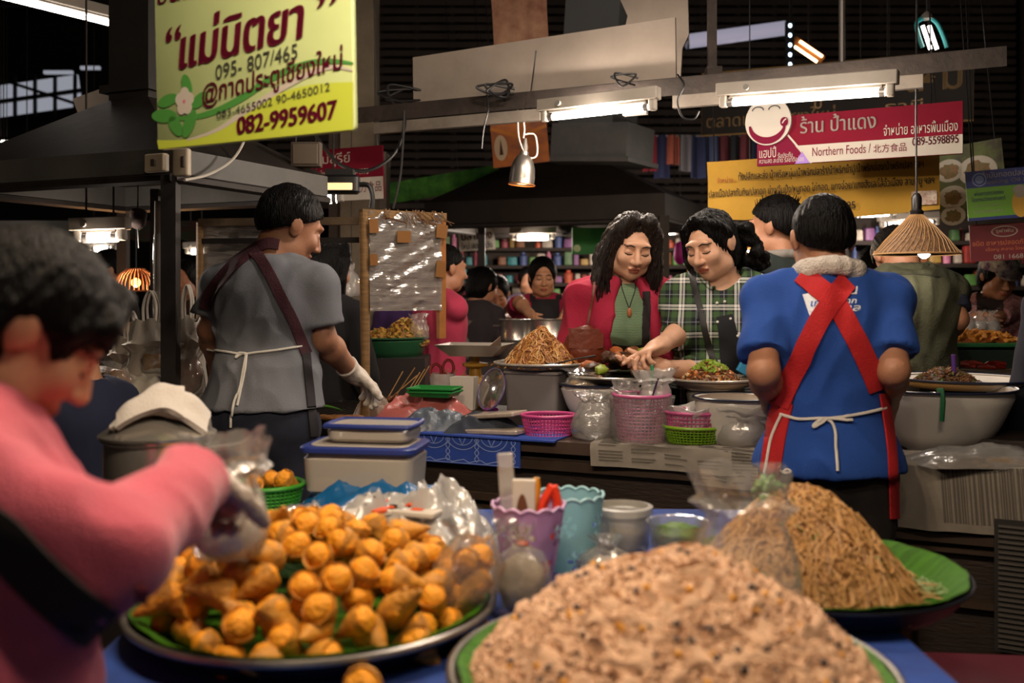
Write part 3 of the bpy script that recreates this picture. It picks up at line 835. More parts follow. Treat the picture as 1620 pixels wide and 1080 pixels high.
    p.hair(HAIR, 'bob', .006, [([(.0, .06, .10), (.045, .07, .065), (.075, .04, .03)], .024, .012), ([(.0, .06, .10), (-.045, .07, .065), (-.075, .04, .03)], .024, .012), ([(.05, .07, .06), (.03, .085, .04)], .014, .008),
                              ([(0, .07, .09), (.0, .092, .05)], .018, .01)], grow=1.07, extra=lambda f: f.ell(p.hp(.085, .012, -.022), (.03, .028, .03), None, .015, 's').ell(p.hp(-.085, .012, -.022), (.03, .028, .03), None, .015, 's').cut(p.hp(0, -.1, -.1), p.HR @ Vector((0, .25, -1))))
    pink = M('pink_fleece', '#b84e60', .95, var=.1, vscale=5, bump=.4, bscale=260, sheen=.3)
    sh = p.shirt(pink, 'sweater', hem=.8, sleeve=1.97, inf=.03, slv=.021, vox=.006, folds=.010, neck=.066, neckz=1.36, seed=21, fscale=(9, 9, 6), flare=.02)
    f = SDF(); p.hand(f, 1, .003); f.build('glove', M('hand_film', '#a3968a', .3, bump=.8, bscale=50), p.root, .005)
    f = SDF()
    cp = [p.T(.066 * cos(a), -.018 + .066 * sin(a), 1.392) for a in [k / 14 * 2 * pi for k in range(15)]]
    for a, b in zip(cp, cp[1:]): f.cap(a, b, .017, None, .01)
    f.build('collar', M('dark_collar', '#2b2422', .9), p.root, .006)
    p.trousers(M('dark_trousers', '#221c20', .9)); p.shoes(M('dark_shoe', '#181412', .6))
    bt = p.tree(sh)
    drape(bt, [(-60, 812), (0, 846), (60, 905), (120, 960), (170, 1010), (205, 1060), (225, 1100)], 78, p.root, 'sling_strap', M('black_sling', '#140e0d', .85, var=.2), off=.006)
    drape(bt, [(222, 925), (219, 980), (222, 1040), (228, 1090)], 16, p.root, 'apron_edge', M('dark_red_cloth', '#6d1420', .9), off=.004)
    return p

def simple(label, px, Y, yaw, h, top, hairstyle='short', lean=4, head=(0, 8, 0), sleeve=.6, skin=SK2, arms=None, vox=.010, locks=(), name='shirt', wf=1., bust=0, face=1, inf=.018, group=None, hairmat=None, vneck=0, hands=True, neck=.064, grow=1.05):
    p = Person(label, px, Y, yaw, h, lean, head, wf, bust, arms=arms, group=group)
    p.make_body([skin, LIP], vox * .75, face=face, hands=hands)
    p.hair(hairmat or HAIR, hairstyle, vox * .7, locks, grow=grow)
    p.shirt(top, name, sleeve=sleeve, vox=vox, folds=.006, seed=int(px), inf=inf, vneck=vneck, neck=neck)
    p.trousers(M('dark_trousers', '#221c20', .9), vox=.012); p.shoes(M('dark_shoe', '#181412', .6))
    return p
LONG = [([(.03, .05, .11), (.08, .02, .05), (.092, .0, -.05), (.09, .01, -.17)], .03, .024), ([(-.03, .05, .11), (-.08, .02, .05), (-.092, .0, -.05), (-.09, .01, -.17)], .03, .024), ([(0, -.09, .02), (0, -.1, -.08), (0, -.1, -.2)], .06, .05)]
def background_people():
    blk = M('black_apron', '#171217', .8)
    p = simple('person in crimson top and black bib apron working over the steel pots', 858, 6.2, 176, 1.60, M('crimson_top', '#9a1a3c', .9), 'bob', 8, (8, 10, 0), .75, SK, {1: (P(822, 478, 6.05), P(838, 496, 5.85)), -1: (P(905, 478, 6.05), P(893, 500, 5.9))}, vox=.009, bust=1)
    p.face(BROW, BROW, False)
    bt = p.tree(p.top)
    drape(bt, [(845, 440), (843, 460), (843, 478)], 9, p.root, 'apron_strap', blk); drape(bt, [(877, 440), (882, 458), (884, 474)], 9, p.root, 'apron_strap', blk)
    drape(bt, [(863, 474), (863, 500), (863, 530)], 44, p.root, 'apron_bib', blk, off=.006, nacross=8)
    p = simple('person in white yoked dress, head bent, working behind the steel pots', 787, 6.9, 180, 1.52, M('brown_cloth', '#3c2a20', .9), 'bob', 14, (0, 30, 0), .5, SK, {1: (P(772, 495, 6.7), P(792, 505, 6.5)), -1: (P(818, 490, 6.7), P(800, 505, 6.5))}, vox=.010, bust=1)
    p.face(BROW, BROW); bt = p.tree(p.top)
    drape(bt, [(787, 452), (787, 465), (787, 482)], 36, p.root, 'white_yoke', M('white_cotton', '#cfc4b8', .9), off=.006, nacross=8)
    p = simple('person in pink polo shirt, standing in profile behind the wrapped wind shield', 692, 5.0, -60, 1.62, M('pink_polo', '#a52e4a', .9), 'short', 4, (0, 6, 0), .8, SK2, {1: (P(722, 485, 4.9), P(722, 525, 4.95))}, bust=0)
    simple('person in dark top with short black hair beside the pink polo shirt', 742, 6.05, -30, 1.55, M('dark_top', '#2a2326', .9), 'bob', 12, (-20, 20, 0), .6, SK2, bust=.6)
    simple('person in purple top behind the green tray of fried snacks', 650, 5.9, 180, 1.55, M('purple_cloth', '#3c2456', .9), 'short', 8, (0, 12, 0), .6, SK2)
    simple('person in black with long dark hair behind the grey T-shirt vendor', 506, 4.36, -20, 1.60, M('black_cloth', '#110e10', .95), 'long', 4, (-20, 8, 0), 1.7, SK2, locks=LONG)
    p = simple('person in dark green jacket with spiky black hair, facing away behind the plaid shirt', 1240, 4.35, 28, 1.80, M('dark_green_jacket', '#141f1c', .9), 'short', 3, (28, 4, 0), 1.8, SK2, vox=.008, name='jacket', grow=1.08)
    f = SDF(); cp = [p.T(.07 * cos(a), -.018 + .07 * sin(a), 1.405) for a in [k / 14 * 2 * pi for k in range(15)]]
    for a, b in zip(cp, cp[1:]): f.cap(a, b, .02, None, .01)
    f.build('collar', M('grey_collar', '#77726c', .9), p.root, .008)
    st = MB(); rnd = random.Random(4)
    for k in range(110):
        a = rnd.uniform(0, 2 * pi); r = rnd.uniform(0, .075); b = Vector((r * cos(a), r * sin(a) - .01, .095 - r * .4))
        st.tube([p.hp(*b), p.hp(b.x * 1.25, b.y * 1.25 - .01, b.z + rnd.uniform(.035, .058))], [.006, .001], 4)
    tag(st.build('hair_tuft', HAIR, p.root), kind='stuff')
    p = simple('person in olive vest over navy T-shirt, seen from behind under the bamboo lamp', 1436, 3.95, 2, 1.72, M('navy_tee', '#161b2e', .9), 'short', 2, (0, 62, 0), .72, SK2, {1: (P(1514, 505, 3.9), P(1492, 535, 4.15)), -1: (P(1360, 500, 3.95), P(1375, 540, 4.2))}, vox=.009, wf=1.1)
    olive = M('olive_cloth', '#42432f', .9, var=.15, vscale=10, bump=.3, bscale=120)
    p.shirt(olive, 'vest', hem=.84, inf=.032, vox=.007, folds=.013, arms=False, neck=.062, seed=31, flare=.012); bt = p.tree(p.top)
    drape_cord(bt, [(1378, 432), (1400, 434), (1430, 433), (1460, 434), (1484, 438)], .004, p.root, 'yoke_seam', M('olive_seam', '#2e2f22', .9), off=.002)
    cpt = [p.T(.068 * cos(a), -.02 + .066 * sin(a), 1.408) for a in [k / 14 * 2 * pi for k in range(15)]]
    f = SDF()
    for a, b in zip(cpt, cpt[1:]): f.cap(a, b, .017, None, .01)
    f.build('collar', olive, p.root, .007)
    p = simple('person in pink floral blouse, dark apron and white flowered cap, bagging food', 1566, 5.2, 168, 1.60, M('pink_floral', '#b98a86', .9, vscale=45, col2='#7d3f48'), 'bob', 8, (14, 22, 0), 1.8, SK2, {1: (P(1524, 492, 5.1), P(1552, 502, 4.9)), -1: (P(1607, 492, 5.1), P(1578, 502, 4.9))}, bust=.9)
    bt = p.tree(p.top); ap = M('brown_apron', '#20130f', .9)
    drape(bt, [(1551, 440), (1549, 458), (1549, 474)], 9, p.root, 'apron_strap', ap); drape(bt, [(1579, 440), (1582, 456), (1582, 472)], 9, p.root, 'apron_strap', ap)
    drape(bt, [(1566, 470), (1566, 490), (1566, 515)], 42, p.root, 'apron_bib', ap, off=.006, nacross=8)
    f = SDF(); r = p.hs
    f.ell(p.hp(0, -.01, .05), [.094 * r, .106 * r, .088 * r], p.HR, .01); f.cut(p.hp(0, 0, .038), p.HR @ Vector((0, .12, -1)))
    f.ell(p.hp(0, .1, .045), [.07 * r, .06 * r, .009 * r], p.HR @ Matrix.Rotation(radians(-14), 3, 'X'), .01)
    f.build('cap', M('flowered_cap', '#c9c2b8', .9, vscale=32, col2='#5b3f62'), p.root, .006)
    simple('person in dark navy jacket standing at the edge of the scene', 1712, 3.35, 20, 1.66, M('navy_jacket', '#12121f', .9), 'short', 3, (10, 10, 0), 1.9, SK2, name='jacket', wf=1.1)
    for lab, px, Y, yaw, h, c, st_ in (('person in black jacket passing behind the left canopy post', 186, 5.6, 120, 1.62, '#0f0d0e', 'short'),
                                  ('person in brown top with dark hair near the glowing wicker lamp', 300, 6.2, 170, 1.58, '#33201a', 'bob'),
                                  ('person with black hair seen past the bamboo lamp', 1392, 5.6, 20, 1.64, '#1a1618', 'bob'),
                                  ('person in dark shirt between the blue vendor and the olive vest', 1366, 6.4, 160, 1.58, '#241d22', 'short'),
                                  ('person in dark blue shirt low down just beyond the near pink sweater', 140, 3.0, 60, 1.30, '#131a34', 'short'),
                                  ('person in lilac top far down the aisle behind the steel pots', 835, 8.6, 180, 1.60, '#6a5a70', 'bob'),
                                  ('person in dark clothes far down the aisle beside the canopy post', 752, 8.2, 180, 1.58, '#1d1a1e', 'short')):
        simple(lab, px, Y, yaw, h, M('cloth_' + c[1:], c, .9), st_, vox=.012, face=0 if Y > 8 else 1, hands=True)

# ---------------------------------------------------------------- lamps
TUBE = M('lamp_tube', '#ffffff', .4, emit=14, ecol='#fff2e6')
ENAMEL = M('white_enamel_paint', '#8f877d', .5, var=.12, vscale=6)
STEEL_DARK = M('dark_steel', '#2a2523', .6, .4, var=.3, vscale=12)
RUSTY = M('rusty_steel', '#332a25', .75, .2, var=.4, vscale=9, bump=.3, bscale=40)
BLACK = M('black_rubber', '#121011', .5)
def area(name, parent, loc, size, energy, col=(1, .9, .8), sy=None, rot=None):
    l = bpy.data.lights.new(name, 'AREA'); l.energy = energy; l.color = col; l.size = size
    if sy: l.shape = 'RECTANGLE'; l.size_y = sy
    o = bpy.data.objects.new(name, l); COL.objects.link(o); o.parent = parent; o.location = loc
    if rot: o.rotation_euler = rot
    return o
def point(name, parent, loc, energy, col=(1, .62, .3), r=.03):
    l = bpy.data.lights.new(name, 'POINT'); l.energy = energy; l.color = col; l.shadow_soft_size = r
    o = bpy.data.objects.new(name, l); COL.objects.link(o); o.parent = parent; o.location = loc
    return o
def tube_lamp(A, B, label, energy=0, col=(1, .88, .78), group=None, name='fluorescent_lamp', r=.014, tubemat=None, housing=True, wide=.055, hang=True):
    """batten lamp: A and B are the tube's ends"""
    A, B = Vector(A), Vector(B); d = B - A; L = d.length
    u = d.normalized(); y = Vector((0, 0, 1)).cross(u).normalized(); z = u.cross(y)
    T = Matrix((u, y, z)).transposed().to_4x4(); T.translation = (A + B) / 2
    t = thing(name, label, 'lamp', group=group, T=T)
    if housing:
        MB().rbox((0, 0, .052), (L + .09, wide, .05), .006).box((0, 0, .024), (L * .97, wide * .5, .012)).build('housing', ENAMEL, t)
        for s in (-1, 1):
            MB().rbox((s * (L / 2 + .018), 0, .014), (.03, wide * .62, .06), .008).build('lamp_holder', ENAMEL, t)
        MB().tube([(-L * .36, -wide * .5, .05), (-L * .36, -wide * .5 - .014, .05)], .011, 12).build('starter', M('grey_starter', '#6d6a63', .6), t)
    MB().tube([(-L / 2, 0, 0), (L / 2, 0, 0)], r, 14).build('tube', tubemat or TUBE, t)
    for s in (-1, 1): MB().tube([(s * L / 2, 0, 0), (s * (L / 2 - .02), 0, 0)], r * 1.06, 14).build('tube_cap', M('metal_cap', '#8a8580', .4, .8), t)
    if energy:
        n = 3 if L > .5 and energy > 5 else 1
        for k in range(n): point('lamp_light', t, ((k - (n - 1) / 2) * L / n, -.012, -.045), energy / n, col, .04)
    if hang:
        z0 = T.translation.z; up = 4.3 + (T.translation.y + 3) / 22 * 2 - .04 - z0; zi = T.to_3x3().inverted() @ Vector((0, 0, 1))
        for s in (-1, 1): q = Vector((s * L * .4, 0, .06)); MB().tube([q, q + zi * up], .004, 5).build('hanger_rod', STEEL_DARK, t)
    return t
def cable(pts, r, name, label, mat=None, cat='cable', group=None, n=10):
    o = MB().tube(bez(pts, n), r, 6).build(name, mat or BLACK)
    return tag(o, label, cat, group)

def lamps():
    W1 = (1, .85, .71)
    tube_lamp(P(868, 186, 4.2), P(1026, 169, 3.97), 'fluorescent lamp with white housing under the long steel beam, above the bell lamp', 34, W1, hang=False)
    tube_lamp(P(1152, 163, 3.88), P(1400, 146, 3.58), 'fluorescent lamp hung under the long steel beam, just above the smiling face sign', 15, W1, hang=False)
    tube_lamp(P(-30, -14, 4.3), P(196, 42, 4.9), 'bright fluorescent lamp high beside the green sign', 0, W1, wide=.05)
    # lamps over the near table (they light the snacks) and over the aisle behind the photographer
    tube_lamp((-.55, 1.35, 2.25), (.05, 1.30, 2.25), 'fluorescent lamp over the tray of orange snacks', 74, (1, .78, .55))
    tube_lamp((.35, 1.05, 2.35), (.95, 1.0, 2.35), 'fluorescent lamp over the rice mound', 36, (1, .80, .60))
    tube_lamp((.0, 2.95, 2.7), (.6, 2.72, 2.7), 'fluorescent lamp high over the centre counter', 60, W1)
    tube_lamp((-1.1, -.8, 2.5), (-.3, -.9, 2.5), 'fluorescent lamp over the aisle behind the near table', 8, (1, .82, .66))
    # far lamps and the skylight strip
    for (x0, y0, x1, y1, Y, lab) in ((815, 376, 871, 375, 7.6, 'small lit tube lamp over the crimson top vendor'), (1022, 368, 1072, 366, 8.0, 'small lit tube lamp between the two customers'),
                                     (1357, 339, 1410, 336, 6.6, 'small lit tube lamp just behind the blue T-shirt vendor'), (1400, 356, 1478, 352, 7.0, 'small lit tube lamp behind the bamboo cone lamp'),
                                     (132, 376, 186, 374, 3.9, 'small lit tube lamp under the left canopy, beside the near black hair'), (146, 394, 176, 393, 7.4, 'second small tube lamp under the left canopy, lower and bluish'),
                                     (1085, 66, 1245, 44, 9.5, 'long dim skylight strip up in the roof behind the white board'),  # a skylight, not a lamp; a wide glowing tube stands in for it
                                     (0, 245, 46, 249, 7.5, 'warm tube lamp under the dark roof at the far left edge'), (497, 316, 532, 314, 4.6, 'small warm tube lamp behind the wrapped wind shield'),
                                     (300, 398, 322, 397, 8.2, 'tiny tube lamp behind the grey T-shirt vendor'), (0, 226, 12, 226, 9, 'tiny tube lamp at the far left edge')):
        tube_lamp(P(x0, y0, Y), P(x1, y1, Y), lab, {4.6: 0, 3.9: 14, 9.5: 4, 7.6: 45, 8.0: 45, 7.0: 16, 6.6: 14}.get(Y, 7), (1, .84, .70), r=.022 if Y != 9.5 else .07, wide=.07, housing=Y < 9, tubemat=None if Y != 9.5 else M('skylight_strip', '#b8b4c8', .5, emit=.55, ecol='#b4b0c6'))
    # hanging bell lamp
    b = P(825, 292, 4.36); t = thing('pendant_lamp', 'aluminium bell-shaped pendant lamp hanging on looped cable under the steel beam', 'lamp', b)
    alu = M('spun_aluminium', '#8f8881', .32, .9, bump=.1, bscale=30)
    Rt = Matrix.Rotation(radians(5), 3, 'Y')
    MB().lathe([(.052, 0), (.050, .004), (.051, .03), (.048, .065), (.040, .093), (.028, .112), (.018, .118), (.0175, .13), (.014, .132), (.010, .115), (.03, .098), (.045, .06), (.048, .005), (.052, 0)], 32, R=Rt).build('lamp_shade', alu, t)
    MB().tube([Rt @ Vector((.053 * cos(a), .053 * sin(a), 0)) for a in [k / 32 * 2 * pi for k in range(32)]], .0025, 6, closed=True).build('shade_rim', M('copper_rim', '#a86a3a', .4, .6), t)
    MB().lathe([(.0, .02), (.018, .03), (.022, .05), (.012, .08), (.01, .1)], 16, R=Rt).build('bulb', M('warm_bulb', '#ffb35e', .4, emit=5, ecol='#ffae5c'), t)
    MB().lathe([(.013, .13), (.013, .15), (.009, .165), (.005, .185)], 14, R=Rt).build('lamp_neck', M('dark_neck', '#4d4641', .6), t)
    wc = M('white_flex', '#b8b0a4', .6)
    MB().tube(bez([Vector((.008, 0, .185)), Vector((.012, 0, .22)), Vector((.008, 0, .26)), Vector((.006, .01, .33))], 6), .0035, 6).build('cable', wc, t)
    MB().tube(bez([Vector((.012, 0, .2)), Vector((.05, 0, .2)), Vector((.062, 0, .16)), Vector((.06, -.005, .115)), Vector((.035, -.01, .105)), Vector((.01, -.01, .13)), Vector((-.012, 0, .2)), Vector((-.014, 0, .33))], 8), .0035, 6).build('cable_loop', wc, t)
    point('bulb_light', t, (0, 0, -.02), 1.2); t.scale = (1.1,) * 3
    # bamboo cone lamp
    b = P(1450, 402, 3.72); t = thing('bamboo_lamp', 'large woven bamboo cone lamp on a black flex above the olive vest', 'lamp', b)
    bam = M('woven_bamboo', '#7d5c3c', .6, var=.45, vscale=60, bump=.9, bscale=120)
    mb = MB(); pr = [(.152, 0), (.128, .03), (.095, .068), (.058, .108), (.022, .145), (.012, .15), (.02, .138), (.055, .1), (.092, .06), (.126, .02), (.147, -.002), (.152, 0)]
    mb.lathe(pr, 48, fn=lambda r, z, a: (r * (1 + .012 * sin(a * 24 + z * 200)), z)); mb.build('lamp_shade', bam, t)
    mb = MB()
    for k in range(40):
        a = k / 40 * 2 * pi
        mb.tube([(r_ * 1.015 * cos(a + .9 * z_ * 4), r_ * 1.015 * sin(a + .9 * z_ * 4), z_ + .003) for r_, z_ in ((.15, 0), (.112, .048), (.07, .095), (.022, .145))], .0013, 4)
    mb.build('weave', M('pale_bamboo', '#b48a5a', .5), t)
    MB().tube([(.152 * cos(a), .152 * sin(a), 0) for a in [k / 48 * 2 * pi for k in range(48)]], .0035, 6, closed=True).build('shade_rim', M('pale_bamboo', '#b48a5a', .5), t)
    MB().lathe([(.022, .14), (.026, .16), (.02, .165), (.016, .17)], 16).lathe([(.018, .165), (.019, .21), (.012, .225), (.004, .23)], 16).build('lamp_holder', M('black_bakelite', '#171314', .4), t)
    MB().ell((.02, -.02, .012), (.024, .024, .03)).build('bulb', M('cool_bulb', '#ffffff', .4, emit=22, ecol='#fff0e8'), t)
    MB().tube([(0, 0, .228), (-.002, 0, .5), (.001, 0, .95)], .004, 6).build('cable', BLACK, t)
    point('bulb_light', t, (0, 0, -.05), 1.6, (1, .85, .7))
    # bamboo lantern behind the plaid shirt, and the wicker lamp at the left stall
    b = P(1186, 385, 5.2); t = thing('bamboo_lantern', 'small glowing bamboo lantern hanging behind the plaid shirt', 'lamp', b)
    MB().lathe([(.02, .115), (.065, .03), (.066, .02), (.03, -.035), (.026, -.035), (.06, .018), (.058, .03), (.015, .11)], 20).build('lamp_shade', M('glow_bamboo', '#a8763c', .6, var=.4, vscale=70, emit=.6, ecol='#d0802e'), t)
    MB().ell((0, -.0, -.03), .018).build('bulb', M('cool_bulb', '#ffffff', .4), t); MB().tube([(0, 0, .11), (0, 0, .25)], .003, 5).build('cable', BLACK, t)
    point('bulb_light', t, (0, 0, -.07), 6, (1, .66, .3)); MB().tube([(0, 0, .25), (0, 0, 3.0)], .003, 5).build('cable', BLACK, t)
    b = P(215, 460, 4.8); t = thing('wicker_lamp', 'glowing ribbed wicker lamp hanging at the back of the left stall', 'lamp', b)
    mb = MB()
    for k in range(28):
        a = k / 28 * 2 * pi; mb.tube([(r_ * cos(a), r_ * sin(a), z_) for r_, z_ in ((.1, 0), (.095, .04), (.075, .08), (.04, .105))], .003, 4)
    mb.lathe([(.1, -.004), (.104, 0), (.1, .004), (.096, 0), (.1, -.004)], 24); mb.lathe([(.04, .1), (.045, .105), (.04, .11)], 16)
    mb.build('lamp_shade', M('dark_wicker', '#6a3d1c', .6), t); MB().ell((0, 0, .04), .022).build('bulb', M('orange_bulb', '#ff9a40', .4, emit=14, ecol='#ff9440'), t)
    point('bulb_light', t, (0, 0, .02), 16, (1, .5, .2)); MB().tube([(0, 0, .105), (0, 0, 3.2)], .004, 5).build('cable', BLACK, t)
    # teal curved energy lamp and the twin orange tubes up in the roof
    t = thing('compact_lamp', 'teal framed hanging lamp with twin white tubes above the beam', 'lamp', P(1466, 56, 4.9))
    teal = M('teal_plastic', '#1f7b80', .4)
    for d in (-1, 1):
        MB().tube(bez([Vector((d * .012, 0, .09)), Vector((d * .05, 0, .06)), Vector((d * .06 + .02, 0, 0)), Vector((d * .06 + .04, 0, -.06))], 6), .011, 8).build('side_arm', teal, t)
        MB().tube([(d * .016 - .008, -.01, .045), (d * .016 + .03, -.01, -.07)], .009, 10).build('tube', TUBE, t)
    MB().lathe([(.03, .08), (.025, .1), (.01, .115), (.004, .12)], 16).build('lamp_cap', M('grey_starter', '#6d6a63', .6), t); MB().tube([(0, 0, .12), (0, 0, .6)], .004, 5).build('cable', BLACK, t)
    t = thing('twin_tube_lamp', 'slanted roof lamp with twin orange tinted tubes beside the dim skylight strip', 'lamp', P(1280, 82, 7.5))
    warm = M('warm_tube', '#ffd9a8', .4, emit=7, ecol='#ffcf98')
    MB().box((.0, .02, .02), (.27, .02, .06), R=Matrix.Rotation(radians(35), 3, 'Y')).build('housing', M('amber_shade', '#8a5a26', .6), t)
    MB().tube([(0, .02, .05), (0, .02, 1.9)], .005, 5).build('hanger_rod', STEEL_DARK, t)
    for d in (-1, 1): MB().tube([(-.09 + d * .02, 0, .06 + d * .02), (.08 + d * .02, 0, -.055 + d * .02)], .011, 8).build('tube', warm, t)
    t = thing('indicator_strip', 'vertical strip of small cold white lamp dots beside the roof lamp', 'lamp', P(1249, 72, 7.2))
    MB().box((0, 0, 0), (.06, .03, .34)).build('panel', M('black_panel', '#0f0f12', .5), t)
    MB().tube([(0, .0, .15), (0, .0, 1.9)], .005, 5).build('hanger_rod', STEEL_DARK, t)
    for k in range(5): MB().ell((0, -.017, -.14 + k * .07), (.013, .006, .016), 10, 6).build('diode', M('cold_white', '#cfeaff', .4, emit=4), t)

# ---------------------------------------------------------------- setting
def setting():
    conc = M('stained_concrete', '#4b4541', .75, var=.35, vscale=2.2, bump=.2, bscale=30)
    tag(MB().box((0, 7, -.05), (24, 24, .1)).build('floor', conc), kind='structure')
    roof = M('dark_roof', '#191615', .95, var=.4, vscale=1.4)
    mb = MB()
    for k in range(60):      # corrugated roof sheets
        x = -12 + k * .4
        mb.add([(x, -3, 4.3 + .02), (x + .2, -3, 4.3 - .02), (x + .2, 19, 6.3 - .02), (x, 19, 6.3 + .02), (x + .4, -3, 4.32), (x + .4, 19, 6.32)], [(0, 1, 2, 3), (1, 4, 5, 2)])
    tag(mb.build('ceiling', roof, smooth=False), kind='structure')
    drk = M('dark_wall_paint', '#221d1b', .9, var=.35, vscale=1.5)
    tag(MB().box((0, 17, 3.2), (24, .2, 6.6)).build('wall_back', drk), kind='structure')
    tag(MB().box((-9, 7, 3.2), (.2, 24, 6.6)).build('wall_left', drk), kind='structure')
    tag(MB().box((9, 7, 3.2), (.2, 24, 6.6)).build('wall_right', drk), kind='structure')
    # louvred upper wall above the far stalls
    mb = MB()
    for k in range(26): mb.box((1.3, 10.0, 2.25 + k * .085), (7.5, .05, .055), R=Matrix.Rotation(radians(25), 3, 'X'))
    for k in range(22): mb.box((-2.4 + k * .36, 10.05, 3.3), (.04, .05, 2.2))
    tag(mb.build('wall_upper', M('louvre_brown', '#2e2520', .85, var=.3, vscale=4), smooth=False), kind='structure')
    # daylight slit far left
    lit = M('frosted_daylight', '#8f9097', .6, emit=.55, ecol='#b6b9c6')
    c = P(60, 152, 13.5)
    tag(MB().box(c, (1.15, .04, .42), R=Matrix.Rotation(radians(-8), 3, 'Y')).build('window_1', lit), kind='structure')
    mb = MB()
    for k in range(5): mb.box(c + Vector((-.55 + k * .27, -.06, -.0)), (.035, .05, .55))
    mb.box(c + Vector((0, -.06, -.02)), (1.3, .05, .05), R=Matrix.Rotation(radians(-8), 3, 'Y')); mb.box(c + Vector((0, -.08, .06)), (1.3, .05, .04), R=Matrix.Rotation(radians(18), 3, 'Y'))
    tag(mb.build('trim_1', STEEL_DARK), kind='structure')
    mb = MB()
    for (a, b) in ((P(70, 115, 12.5), P(115, 114, 12.5)), (P(128, 108, 12.5), P(158, 107, 12.5))): mb.box((a + b) / 2, ((b - a).length, .05, .04))
    tag(mb.build('window_2', lit), kind='structure')
    # roof steel
    for k, Y in enumerate((6.8, 9.4, 12.0)):
        z = 4.9 + k * .25 - .55; mb = MB()
        mb.box((0, Y, z), (17, .07, .07)); mb.box((0, Y, z + .45), (17, .07, .07))
        for j in range(34): mb.tube([(-8.2 + j * .48, Y, z + (.45 if j % 2 else 0)), (-8.2 + (j + 1) * .48, Y, z + (0 if j % 2 else .45))], .018, 6)
        tag(mb.build('trim_%d' % (k + 2), M('truss_steel', '#2b2726', .7, .3)), kind='structure')
    pale = M('weathered_concrete', '#6e6455', .85, var=.22, vscale=4, bump=.4, bscale=25)
    c = P(570, 300, 6.0); tag(MB().box((c.x, 6.0, 2.3), (.2, .24, 4.6)).build('column', pale), kind='structure')
    c = P(548, 300, 6.0); tag(MB().box((c.x - .035, 6.02, 2.3), (.11, .22, 4.6)).build('column', M('dark_column', '#3a322c', .85, var=.2), ), kind='structure')
    c = P(546, 440, 7.4); tag(MB().box((c.x + .15, 7.4, 1.2), (.34, .24, 2.4)).build('column', M('grey_column', '#7c756c', .8, var=.15)), kind='structure')

